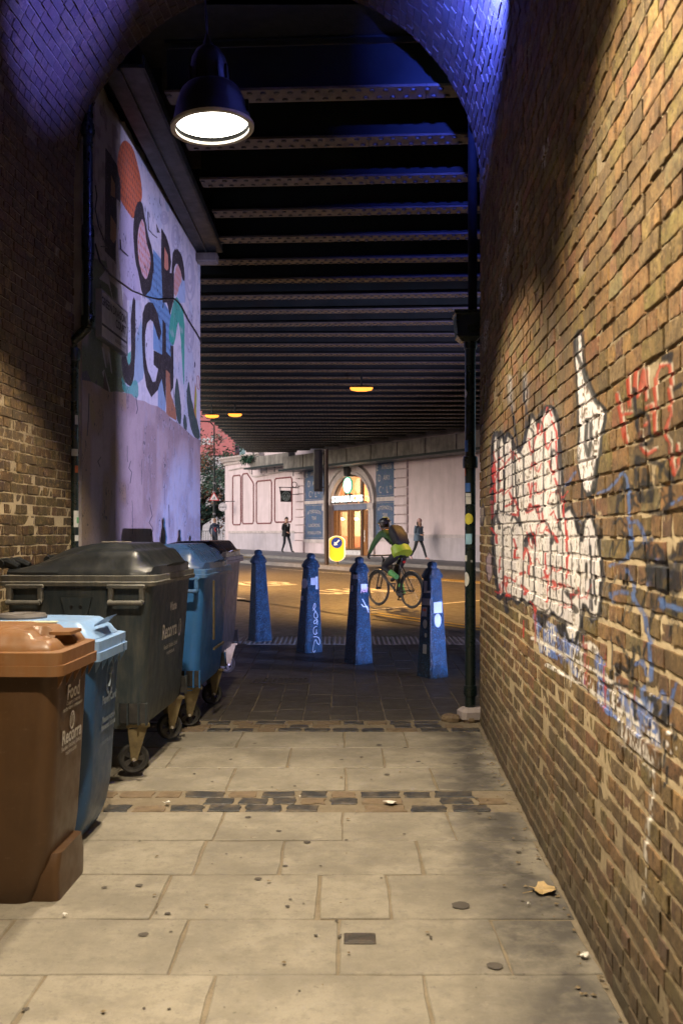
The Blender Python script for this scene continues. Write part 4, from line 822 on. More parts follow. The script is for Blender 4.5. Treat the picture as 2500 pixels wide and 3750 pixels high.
for k in range(11): mb = MB(); mb.box((gx0+.06+k*.053, 10.58, gz(10.58)+.001), (.022, .298, .012)); mb.build('bar', M_iron, gl, world=True)
mb = MB(); mb.box((-.625, 10.58, gz(10.58)-.006), (.6, .3, .004)); mb.build('pit_dark', M_black, gl, world=True)  # flat black plate standing in for the dark under the bars
rb = thing('rubble_heap', 'low heap of mortar rubble at the foot of the drainpipe', 'rubble', (1.12, 8.45, 0)); rs = random.Random(6)
for k in range(7):
    mb = MB(); c = (1.02+rs.uniform(-.12, .14), 8.5+rs.uniform(-.12, .1), .02); r_ = rs.uniform(.03, .075)
    mb.lathe([(r_, -.03), (r_*1.05, 0), (r_*.8, r_*.35), (r_*.3, r_*.55), (.001, r_*.58)], 7, c, M=Matrix.Rotation(rs.uniform(-.3, .3), 4, 'X')); mb.build('lump', M_settb, rb, world=True)
# ================================================================== RAILWAY BRIDGE
ZSOF = 5.65
M_steel = M('dark green steel paint', (.011, .018, .018), .5, var=.3, scale=3, dirt=(.028, .018, .012), dscale=2, damt=.5, spec=.4)
M_flange = M('worn flange paint', (.13, .112, .085), .55, var=.35, scale=5, dirt=(.05, .045, .04), dscale=4, damt=.75)
M_rivet = M('rivet', (.05, .05, .045), .5)
M_conc = M('grimy concrete girder', (.22, .205, .18), .8, var=.35, scale=2, dirt=(.05, .045, .04), dscale=1.5, damt=.85, streak=True, bmp=.3)
br = thing('rail_bridge', 'wide riveted steel railway bridge spanning the road beyond the vault', 'bridge', (0, 30, ZSOF))
slope = -.02
def fac_line(y): return 30.1-.627*y
gi = 0; y = 9.13
while y < 50.5:
    xl = -1.62 if y < 13.4 else (-2.0 if y < 14.4 else -4.75); xr = min(12.0, fac_line(y)-1.2)
    if y < 9: xr = 8
    if xr-xl < .4: break
    gp = bpy.data.objects.new('girder', None)
    mb = MB(); sk = lambda x: y-slope*0+(.0 if True else 0)-.055*(x-1.0)*(.25 if y > 20 else 1)*(1 if y < 20 else .3)
    yl, yr = sk(xl), sk(xr)
    dirv = Vector((xr-xl, yr-yl, 0)); L = dirv.length; rz = math.atan2(dirv.y, dirv.x); c = Vector(((xl+xr)/2, (yl+yr)/2, 0))
    mb.box((c.x, c.y, ZSOF+.235), (L, .016, .44), rz); mb.box((c.x, c.y, ZSOF+.475), (L, .22, .02), rz)
    n_ = Vector((-math.sin(rz), math.cos(rz), 0))
    for s_ in (-1, 1): p = c+n_*(.048*s_); mb.box((p.x, p.y, ZSOF+.048), (L, .08, .012), rz)
    g = mb.build('girder', M_steel, br, world=True)
    mb = MB(); k = 0; u = dirv.normalized(); a = Vector((xl, yl, 0)); rs = random.Random(gi); x = 0
    while x < L-.01:
        ln = min(rs.choice((1.9, 2.4, 3.1)), L-x); w_ = .25 if k % 2 else .265; p = a+u*(x+ln/2); mb.box((p.x, p.y, ZSOF+.012+(.0 if k % 2 else -.003)), (ln-.004, w_, .024), rz); x += ln; k += 1
    mb.build('flange', M_flange, g, world=True)
    mb = MB(); nr = int(min(L, 9.5 if y > 14 else L)/.125)
    for q in range(nr):
        for s_ in (-1, 1):
            p = a+u*((q+.5+.25*s_)*.125)+n_*(.072*s_)
            vs = []
            for (r_, dz) in ((.03, -.001), (.022, -.017)):
                for t in range(6): vs.append((p.x+r_*math.cos(t*PI/3), p.y+r_*math.sin(t*PI/3), ZSOF+dz))
            mb.add(vs, [(6, 7, 8, 9, 10, 11)]+[(t, (t+1) % 6, 6+(t+1) % 6, 6+t) for t in range(6)])
    tag(mb.build('rivets', M_rivet, g, world=True), kind='stuff')
    gi += 1; y += 1.125
M_deck = M('sooty deck plate', (.035, .038, .038), .7, var=.3)
mb = MB(); mb.add([(-3.2, 8.45, ZSOF+.5), (25, 8.45, ZSOF+.5), (fac_line(9)+.3, 9, ZSOF+.5), (fac_line(50)+.3, 50, ZSOF+.5), (-4.4, 50, ZSOF+.5), (-4.75, 14.3, ZSOF+.5), (-3.2, 14.3, ZSOF+.5)], [(0, 1, 2, 3, 4, 5, 6)])  # unseen right side drawn out to shut skylight from under the bridge
mb.add([(x, y_, z+.9) for x, y_, z in mb.v], [(0, 1, 2, 3, 4, 5, 6)]); mb.build('deck', M_deck, br, world=True)
mb = MB(); mb.box((-4.7, 32.2, ZSOF+.97), (.16, 35.6, .9)); mb.build('parapet', M_steel, br, world=True)
mb = MB(); mb.box((13, 8.7, ZSOF+.3), (23.4, .35, .6)); mb.box((-.4, 8.52, ZSOF+.95), (3.6, .1, .9)); mb.build('end_girder', M_steel, br, world=True)
lg = thing('edge_girder', 'dark green longitudinal girder along the top of the mural wall', 'girder', (-1.85, 11, ZSOF))
mb = MB(); mb.box((-1.9, 11.3, ZSOF+.2), (.025, 5.6, .6)); mb.box((-1.87, 11.3, ZSOF-.06), (.36, 5.6, .03)); mb.box((-1.69, 11.3, ZSOF-.02), (.02, 5.6, .11)); mb.build('beam', M_steel, lg, world=True)
for k in range(4): mb = MB(); mb.box((-1.79, 9.4+k*1.3, ZSOF+.16), (.2, .015, .36)); mb.build('stiffener', M_steel, lg, world=True)
for k, (nm) in enumerate(('bearing_block',)): mb = MB(); mb.box((-1.9, 14.12, ZSOF-.15), (.3, .22, .14), ch=.02); mb.build(nm, M_conc, lg, world=True)
# outer girder that rests on the cafe front
og = thing('edge_girder', 'grimy concrete cased girder running above the cafe door and pale wall', 'girder', st(0, -1.3, 4.7))
def fsolid(mb, x0, x1, y0, y1, z0, z1): return mb.loft([[st(a, b, z) for a, b in ((x0, y0), (x1, y0), (x1, y1), (x0, y1))] for z in (z0, z1)])
mb = MB(); fsolid(mb, -4.9, 22, -1.05, -.5, 4.85, 5.5); mb.build('beam', M_conc, og, world=True)
mb = MB(); fsolid(mb, -9.2, -4.9, -.75, -.35, 5.2, 5.75); mb.build('beam', M_conc, og, world=True)
mb = MB(); fsolid(mb, -5.0, 22, -1.3, -.35, 4.74, 4.845); fsolid(mb, -9.6, -5.0, -.95, -.25, 5.1, 5.195); mb.build('ledge', M_steel, og, world=True)
mb = MB()
for fx in (-9, -7.9, -7.3, -6.4, -5.3, -4.4): mb.path([st(fx, -.75, 5.12 if fx < -5 else 4.76), st(fx, -.75, 4.82 if fx < -5 else 4.5)], .025, 5)
mb.build('hook', M_steel, og, world=True)
for k in range(12): mb = MB(); fx = -3+k*2; fsolid(mb, fx, fx+.12, -1.1, -1.04, 4.86, 5.48); mb.build('stiffener', M_conc, og, world=True)
# ================================================================== LIGHT FITTINGS
def spot(name, loc, power, col, size, blend, rad, aim=None, parent=None):
    d = bpy.data.lights.new(name, 'SPOT'); d.energy = power; d.color = col; d.spot_size = R(size); d.spot_blend = blend; d.shadow_soft_size = rad
    o = bpy.data.objects.new(name, d); COL.objects.link(o)
    if parent: o.parent = parent; loc = mat_of(parent).inverted() @ Vector(loc)
    o.location = loc
    if aim is not None: o.rotation_euler = (Vector(aim)-Vector(loc) if not parent else (mat_of(parent).inverted() @ Vector(aim))-Vector(loc)).to_track_quat('-Z', 'Y').to_euler()
    return o
def point(name, loc, power, col, rad, parent=None):
    d = bpy.data.lights.new(name, 'POINT'); d.energy = power; d.color = col; d.shadow_soft_size = rad
    o = bpy.data.objects.new(name, d); COL.objects.link(o)
    if parent: o.parent = parent; loc = mat_of(parent).inverted() @ Vector(loc)
    o.location = loc; return o
M_shade = M('spun aluminium shade, dark', (.014, .015, .016), .45, .3, dirt=(.02, .02, .02), dscale=6, damt=.5, spec=.5)
M_rim = M('shade rim', (.5, .47, .42), .5, .2)
WARM = (1.0, .83, .6)
M_lens = emis('lamp diffuser', (1, .93, .8), 9)
def pendant(loc, label, power, size, blend):
    t = thing('pendant_lamp', label, 'lamp', loc, 0, 'factory pendants down the alley'); r = .25
    t.rotation_euler = (R(-2), R(-3.5), 0)
    mb = MB(); pr = [(r, 0), (r+.012, .008), (r*.985, .04), (r*.92, .11), (r*.83, .18), (r*.74, .235), (r*.66, .255), (r*.5, .26), (r*.5, .28), (r*.48, .38), (r*.42, .45), (r*.3, .5), (r*.18, .52), (.03, .54), (.01, .6)]
    inn = [(a-.006 if a > .02 else a, max(z, .004)-.004) for a, z in pr[6::-1]]
    mb.lathe(pr+[(.001, .6)], 40, open0=True); mb.build('shade', M_shade, t, smooth=True, angle=50)
    mb = MB(); mb.lathe([(r-.018, .004), (r-.018, -.006), (r+.012, -.006), (r+.014, .012), (r+.004, .016), (r-.016, .012)], 40, closed=True); mb.build('rim', M_rim, t, smooth=True)
    mb = MB(); mb.lathe([(.001, .052), (r*.55, .05), (r-.02, .04)], 40); mb.build('reflector', M_lens, t, smooth=True)
    mb = MB(); mb.path([(0, 0, .5), (0, 0, ZS+RAD-loc[2]-.2)], .007, 8); mb.build('stem', M_black, t)
    mb = MB(); mb.box((r*.93, -.06, .1), (.02, .03, .07)); mb.build('clip', M_shade, t)
    for k in range(12):
        a = 2*PI*k/12; mb = MB(); mb.box((r*.5*math.cos(a), r*.5*math.sin(a), .33), (.03, .006, .09), a); mb.build('cooling_fin', M_shade, t)
    o = spot('lamp_light', (0, 0, 0), power, WARM, size, blend, .07); o.parent = t; o.location = (0, 0, .03); return t
pendant((-.815, 6.3, CAMZ+(1225-294)*6.3/F), 'large bell shaped pendant lamp glowing white under the vault', LP['lamp_a'], 114, .3)
pendant((-.5, 2.7, 4.35), 'bell pendant lamp hanging nearer the alley back, just overhead', LP['lamp_b'], 121, .42)
# blue uplighter on a bracket at the right springing of the vault
p = tun(.3, 5.9, 5.04)
bl = thing('blue_uplighter', 'blue floodlight on a shelf bracket washing the vault', 'floodlight', p)
mb = MB(); mb.box(p+Vector((0, 0, -.06)), (.2, .3, .015), -TH); mb.path([p+Vector((.05, 0, -.06)), p+Vector((.42, 0, .12))], .015, 6); mb.build('bracket', M_shade, bl, world=True)
mb = MB(); mb.box(p+Vector((0, 0, -.035)), (.12, .2, .03), -TH, ch=.008); mb.build('housing', M_shade, bl, world=True)
mb = MB(); mb.box(p+Vector((0, 0, -.018)), (.09, .16, .004), -TH); mb.build('lens', emis('blue led', (.1, .12, 1), 4), bl, world=True)
mb = MB(); mb.box(p+Vector((-.36, .16, .22)), (.73, .008, .62), -TH); mb.build('barn_door', M_black, bl, world=True)  # added shield keeping the blue beam off the girders
spot('uplight', p+Vector((0, 0, .0)), LP['vault_blue'], (.06, .1, 1.0), 130, .6, .03, p+Vector((.6, .62, .62)), bl)
spot('uplight', p+Vector((-.02, .2, .02)), LP['vault_blue']*.5, (.14, .14, 1.0), 36, .9, .04, tun(-2.35, 7.2, 5.55), bl)
# blue floodlight on the abutment beyond the added pier: lights bollards and mural from the right
fl = thing('blue_floodlight', 'blue floodlight mounted low on the abutment beyond the added pier', 'floodlight', (6.5, 8.42, .4))
mb = MB(); mb.box((6.5, 8.55, .4), (.3, .2, .22), ch=.02); mb.box((6.5, 8.4, .4), (.06, .12, .06)); mb.build('housing', M_shade, fl, world=True)
mb = MB(); mb.box((6.5, 8.66, .4), (.26, .012, .18)); mb.build('lens', emis('blue led', (.3, .38, 1), 4), fl, world=True)
mb = MB(); mb.box((6.42, 8.95, .66), (.62, .8, .012)); mb.build('hood', M_shade, fl, world=True); mb = MB(); mb.box((6.28, 9.02, .385), (.62, .9, .01)); mb.build('lip', M_shade, fl, world=True)  # added plates trim the beam off the girders and the near ground
spot('floodlight_beam', (6.5, 9.0, .42), LP['flood_blue'], (.63, .57, 1.0), 120, .3, .02, (-2, 12.2, 2.4), fl)
spot('floodlight_beam', (6.5, 9.12, .43), LP['bollard_blue'], (.08, .34, 1.0), 24, .5, .02, (.0, 12.1, .75), fl)
# sodium lamps under the bridge
M_sod = emis('sodium lamp glass', (1, .33, .04), 2.3)
SOD = (1.0, .5, .12)
for i, (x, yy, zz, lb) in enumerate(((.5, 25, 5.2, 'amber street lamp glowing alone under the middle of the bridge'), (-4.0, 30.8, 5.2, 'amber lamp under the bridge deck, the one beside the mural edge'), (-3.3, 30.9, 5.25, 'amber lamp under the bridge deck, the inner one of the close pair'))):
    t = thing('under_bridge_lamp', lb, 'lamp', (x, yy, zz), 0, 'sodium lamps fixed under the bridge'); w = .22 if i == 0 else .16
    mb = MB(); mb.loft([[(px+x, py+yy, zz+dz) for px, py in rrect(0, 0, a, b, .05)] for (a, b, dz) in ((w*2.7, .28, .05), (w*2.6, .26, .075), (w*1.6, .16, .1), (.05, .05, .11), (.04, .04, .45))]); mb.build('housing', M_steel, t, world=True, smooth=True)
    mb = MB(); mb.loft([[(px+x, py+yy, zz+dz) for px, py in rrect(0, 0, a, b, .05)] for (a, b, dz) in ((w*1.2, .12, -.03), (w*2.3, .22, .0), (w*2.6, .26, .048))]); mb.build('bowl', M_sod, t, world=True, smooth=True)
    spot('lamp_light', (x, yy, zz-.06), LP['sodium']*(1.25 if i == 0 else .7), SOD, 128, .3, .12, (x, yy, 0), t)
for i, (x, yy, pw_) in enumerate(((3.4, 20.5, .55),)):  # unseen extra lamp added to brighten the near road
    t = thing('under_bridge_lamp', 'added amber lamp out of sight under the bridge, brightening the near road', 'lamp', (x, yy, 5.2), 0, 'sodium lamps fixed under the bridge')
    mb = MB(); mb.box((x, yy, 5.3), (.6, .28, .1), ch=.03); mb.build('housing', M_steel, t, world=True)
    mb = MB(); mb.box((x, yy, 5.22), (.5, .22, .06), ch=.02); mb.build('bowl', M_sod, t, world=True)
    spot('lamp_light', (x, yy, 5.15), LP['sodium']*pw_, SOD, 100, .3, .12, (x, yy, 0), t)

# ================================================================== BINS
def plastic(name, col, dirt=(.2, .18, .15), damt=.4, rough=.42): return M(name, col, rough, var=.12, scale=4, dirt=dirt, dscale=5, damt=damt, streak=True, bmp=.12, bscale=260, bdist=.001, spec=.45, scuff=[min(.6, x*1.8+.06) for x in col])
def tx(t, col, name): return t
M_print = M('white print', (.55, .54, .5), .6, dirt=(.2, .18, .15), dscale=30, damt=.5); M_printd = M('faded blue print', (.2, .26, .34), .6)
def swirl(mb, org, ux, uz, s):
    """round printed emblem of curved strokes"""
    for k, (a0, a1, r0, r1) in enumerate(((60, 250, 1, .78), (75, 235, .62, .45), (95, 215, .3, .18))):
        n = 14; vs = []; ux = Vector(ux).normalized(); uz = Vector(uz); nn = ux.cross(uz)
        off = .25*k
        for j in range(n+1):
            a = R(a0+(a1-a0)*j/n); tp = math.sin(PI*j/n)*.5+.5
            for r_ in (r0, r0-(r0-r1)*tp-.02): vs.append(Vector(org)+ux*s*(r_*math.cos(a)*.8+off)+uz*s*r_*math.sin(a)+nn*.002)
        mb.add(vs, [(2*j, 2*j+1, 2*j+3, 2*j+2) for j in range(n)])
    n = 14; vs = []
    for j in range(n+1):
        a = R(-110+190*j/n)
        for r_ in (1, .8-.15*math.sin(PI*j/n)): vs.append(Vector(org)+ux*s*(r_*math.cos(a)*.8)+uz*s*r_*math.sin(a)+nn*.002)
    mb.add(vs, [(2*j, 2*j+1, 2*j+3, 2*j+2) for j in range(n)])
M_tyre = M('black rubber', (.014, .014, .014), .75, bmp=.3, bscale=80, dirt=(.09, .08, .07), dscale=14, damt=.5); M_hub = M('black hub', (.02, .02, .021), .5, dirt=(.1, .09, .08), dscale=12, damt=.5)
M_zinc = M('yellow zinc bracket', (.2, .16, .085), .5, .5, dirt=(.06, .045, .03), dscale=14, damt=.8, spec=.5); M_bolt = M('bolt', (.6, .58, .55), .3, .9)
def wheelie(name, label, cat, loc, rz, m_body, m_lid, w, d, h, group, lidf, foot=True):
    """front (foot) faces +x; x is depth, y is width"""
    t = thing(name, label, cat, loc, rz, group)
    mb = MB(); secs = [(.0, .72, .82, .05, -.03), (.03, .76, .85, .07, -.025), (.07, .80, .88, .08, -.02), (.14, .845, .9, .09, -.01), (.22, .87, .91, .09, -.004), (.3, .885, .915, .09, 0), (.55, .92, .925, .085, 0), (.8, .95, .94, .075, 0), (h-.14, .97, .95, .07, 0), (h-.09, .98, .955, .06, 0)]
    mb.loft([[(x, y, z) for x, y in rrect(cx, 0, d*a, w*b, r, 6)] for z, a, b, r, cx in secs]); mb.build('body', m_body, t, smooth=True, angle=40)
    mb = MB(); mb.loft([[(x, y, z) for x, y in rrect(0, 0, d*a, w*b, .05, 5)] for z, a, b in ((h-.13, 1.0, .985), (h-.13, 1.07, 1.06), (h-.085, 1.075, 1.065), (h-.085, 1.05, 1.04), (h-.03, 1.055, 1.045), (h-.025, 1.0, .99))], cap0=False, cap1=True); rm = mb.build('rim', m_lid, t, smooth=True, angle=30)
    for k in range(5):
        mb = MB(); yy = -w*.42+k*w*.21; mb.loft([[(d*.49, yy-.003, h-.131), (d*.53, yy-.003, h-.131), (d*.49, yy-.003, h-.19)], [(d*.49, yy+.003, h-.131), (d*.53, yy+.003, h-.131), (d*.49, yy+.003, h-.19)]]); mb.build('rib', m_lid, t)
    lidf(t, w, d, h)
    if foot: mb = MB(); mb.loft([[(x, y, z) for x, y in rrect(d*.37, 0, .16, w*s_, .03)] for z, s_ in ((-.0, .72), (.12, .75), (.2, .6))]); mb.build('foot', m_body, t, smooth=True)
    for s_ in (-1, 1):
        mb = MB(); M_ = Matrix.Rotation(PI/2, 4, 'X'); mb.lathe([(.03, -.025), (.1, -.025), (.1, .025), (.03, .025)], 20, (-d*.36, s_*w*.47, .1), M_); wh = mb.build('wheel', M_tyre, t, smooth=True)
    mb = MB(); mb.tube((-d*.5, -w*.36, h-.03), (-d*.5, w*.36, h-.03), .016); mb.build('handle', m_lid, t)
    return t
M_brown = plastic('brown plastic', (.062, .031, .0125), (.1, .05, .02), .4); M_brownl = plastic('brown lid plastic', (.19, .088, .033), (.2, .13, .075), .6, .46)
M_blue = plastic('blue plastic', (.014, .058, .15), (.02, .05, .1), .5); M_bluel = plastic('pale blue lid plastic', (.21, .36, .62), (.3, .3, .3), .4, .36)
def lid_sheet(mb, w, d, z0, hf, nx=18, ny=14, r=.06, skirt=.03):
    """domed lid over a rounded rectangle; hf(a, b) height with a, b in -1..1"""
    rings = []; vs = []; fs = []
    for i in range(nx+1):
        for j in range(ny+1):
            a = -1+2*i/nx; b = -1+2*j/ny
            k = 1-.06*max(0, abs(a)-.7)/.3*max(0, abs(b)-.7)/.3
            vs.append((d/2*a*k, w/2*b*k, z0+hf(a, b)))
    g = lambda i, j: i*(ny+1)+j
    for i in range(nx):
        for j in range(ny): fs.append((g(i, j), g(i+1, j), g(i+1, j+1), g(i, j+1)))
    border = [g(i, 0) for i in range(nx+1)]+[g(nx, j) for j in range(1, ny+1)]+[g(i, ny) for i in range(nx-1, -1, -1)]+[g(0, j) for j in range(ny-1, 0, -1)]
    b0 = len(vs); nb_ = len(border)
    for q in border: vs.append((vs[q][0]*1.004, vs[q][1]*1.004, min(vs[q][2]-.004, z0-skirt)))
    for k in range(nb_): fs.append((border[k], b0+k, b0+(k+1) % nb_, border[(k+1) % nb_]))
    fs.append(tuple(b0+k for k in range(nb_)))
    return mb.add(vs, fs)
def sm(x, a, b): t = min(1, max(0, (x-a)/(b-a))); return t*t*(3-2*t)
def brown_lid(t, w, d, h):
    def hf(a, b):
        e = min(1-abs(b), 1-abs(a)*.98); base = .035*sm(e, 0, .12)+.008*(1-a*a)
        pl = .032*sm(e, .1, .2)*(1-sm(a, .62, .74)); notch = -.045*sm(a, .45, .55)*sm(.34-abs(b+.1), 0, .08)
        rib = .008*(abs(((b*3.1+1.3) % 1)-.5) < .12)*sm(.5-abs(a+.1), 0, .1); return base+pl+notch+rib
    mb = MB(); lid_sheet(mb, w*.97, d*.97, h-.02, hf, 40, 34); mb.build('lid', M_brownl, t, smooth=True, angle=45)
    mb = MB(); mb.loft([[(x, y, z) for x, y in rrect(d*.43, .02, .1, .2, .02)] for z in (h+.026, h+.04)]); mb.build('lid_grip', M_brownl, t, smooth=True)
    mb = MB()
    for q in (1, -1): mb.box((-d*.1, q*w*.2, h+.058), (d*.35, .03, .006))
    mb.build('lid_rib', M_brownl, t)
def blue_lid(t, w, d, h):
    def hf(a, b):
        e = min(1-abs(b), 1-abs(a)); return .045*sm(e, 0, .16)+.03*sm(e, .16, .26)+.012*(1-a*a)
    mb = MB(); lid_sheet(mb, w*.97, d*.97, h-.02, hf, 36, 30); mb.build('lid', M_bluel, t, smooth=True, angle=45)
    mb = MB(); mb.lathe([(.075, .0), (.125, .0), (.128, .012), (.118, .026), (.085, .028), (.075, .018)], 36, (-.1, .0, h+.065), closed=True); mb.build('aperture_ring', M('grey rubber ring', (.09, .08, .075), .7), t, smooth=True)
    mb = MB(); mb.lathe([(.001, 0), (.078, 0)], 30, (-.1, 0, h+.071)); mb.build('aperture_dark', M_black, t)  # black disc in place of the shade inside the hole
    mb = MB(); mb.loft([[(d*.44, -.14, h+.035), (d*.5, -.1, h+.075), (d*.5, .1, h+.075), (d*.44, .14, h+.035)], [(d*.44, -.14, h+.045), (d*.52, -.1, h+.083), (d*.52, .1, h+.083), (d*.44, .14, h+.045)]]); mb.build('lid_grip', M_bluel, t)
    mb = MB(); mb.box((-.02, -.22, h+.066), (.35, .06, .004), .05); mb.build('strip_sticker', M('yellowed sticker', (.5, .5, .36), .6), t)
b1 = wheelie('wheeled_bin', 'brown wheeled food waste bin with a caramel brown lid, nearest the camera', 'bin', (-1.575, 4.53, 0), R(-1.5), M_brown, M_brownl, .56, .74, 1.12, 'two wheelie bins by the wall', brown_lid)
fx = lambda d, z: d
def front_print(t, d, w, items, mat, dx, col):
    for (txt, y, z, sz, sx) in items:
        mb = MB(); xx = d*.5*(.92+(z-.55)*.118)+.004; tilt = .045
        if txt == '@': swirl(mb, (xx, y, z), (0, 1, 0), (tilt, 0, 1), sz)
        else: text_on(mb, txt, (xx, y, z), (0, 1, 0), (tilt, 0, 1), sz, 'CENTER', .002 if sz > .04 else 0, sx, lift=.003)
        mb.build('printed_emblem' if txt == '@' else 'printed_lettering', mat, t)
front_print(b1, .74, .56, (('Food', .0, .86, .092, 1.0), ('Category 3 material', .0, .835, .026, 1), ('not for human consumption', .0, .812, .026, 1), ('@', .0, .755, .042, 1), ('Recorra', .0, .665, .09, 1.0), ('Flexible. Reliable. Ethical.', 0, .637, .03, 1), ('recorra.co.uk', 0, .61, .03, 1)), M_print, 0, None)
b2 = wheelie('wheeled_bin', 'blue wheeled bin with a round hole in its pale lid, behind the brown bin', 'bin', (-1.605, 5.33, 0), R(-2), M_blue, M_bluel, .58, .74, 1.08, 'two wheelie bins by the wall', blue_lid, False)
o = front_print(b2, .74, .58, (('Paper/Card', .05, .70, .06, 1), ('Please recycle', .05, .60, .045, 1), ('flattened boxes', .05, .56, .045, 1), ('recorra.co.uk', .05, .48, .04, 1)), M_printd, 0, None)
mb = MB(); nn = 28; xx = .74*.5*(.92+.26*.118)+.007
for r0, r1 in ((.1, .082),):
    vs = []
    for k in range(nn): a = 2*PI*k/nn; vs += [(xx+.045*r0*math.sin(a), .05+r0*.75*math.cos(a), .83+r0*math.sin(a)), (xx+.045*r1*math.sin(a), .05+r1*.75*math.cos(a), .83+r1*math.sin(a))]
    mb.add(vs, [(2*k, 2*k+1, (2*k+3) % (2*nn), (2*k+2) % (2*nn)) for k in range(nn)])
mb.path([(xx, .02, .78), (xx, .05, .83), (xx, .07, .88)], .008, 5); mb.path([(xx, .03, .85), (xx, .06, .84), (xx, .085, .86)], .006, 5); mb.build('printed_emblem', M_printd, b2)

def caster(t, x, y, ang, s=1.0, mat=M_zinc):
    c = bpy.data.objects.new('caster', None); 
    mb = MB(); M_ = Matrix.Translation((x, y, 0)) @ Matrix.Rotation(ang, 4, 'Z')
    Q = lambda p: tuple(M_ @ Vector(p))
    for s_ in (-1, 1):
        mb.loft([[Q((-.06, s_*.04, .32)), Q((.07, s_*.04, .32)), Q((.0, s_*.04, .09)), Q((-.04, s_*.04, .09))], [Q((-.06, s_*.046, .32)), Q((.07, s_*.046, .32)), Q((.0, s_*.046, .09)), Q((-.04, s_*.046, .09))]])
    mb.loft([[Q(p) for p in ((-.07, -.06, .31), (.08, -.06, .31), (.08, .06, .31), (-.07, .06, .31))], [Q(p) for p in ((-.07, -.06, .33), (.08, -.06, .33), (.08, .06, .33), (-.07, .06, .33))]])
    f = mb.build('caster', mat, t, smooth=False)
    Rr = M_ @ Matrix.Translation((-.02, 0, .1)) @ Matrix.Rotation(PI/2, 4, 'X')
    mb = MB(); prof = [(.072, -.02), (.088, -.024), (.098, -.014), (.1, 0), (.098, .014), (.088, .024), (.072, .02)]
    mb.lathe(prof, 28, M=Rr, closed=True); mb.build('tyre', M_tyre, f, smooth=True)
    mb = MB(); mb.lathe([(.06, -.014), (.072, -.014), (.072, .014), (.06, .014)], 28, M=Rr, closed=True); mb.lathe([(.001, -.03), (.024, -.03), (.024, .03), (.001, .03)], 14, M=Rr)
    for k in range(5):
        a = 2*PI*k/5; Rk = Rr @ Matrix.Rotation(a, 4, 'Z'); mb.add([Rk @ Vector(p) for p in ((.02, -.012, -.008), (.066, -.02, -.008), (.066, .02, -.008), (.02, .012, -.008), (.02, -.012, .008), (.066, -.02, .008), (.066, .02, .008), (.02, .012, .008))], [(0, 1, 2, 3), (7, 6, 5, 4), (0, 4, 5, 1), (1, 5, 6, 2), (2, 6, 7, 3), (3, 7, 4, 0)])
    mb.build('hub', M_hub, f, smooth=True)
    mb = MB(); mb.lathe([(.001, -.056), (.012, -.056), (.012, .056), (.001, .056)], 8, M=Rr); mb.build('axle_bolt', M_bolt, f)
    return f
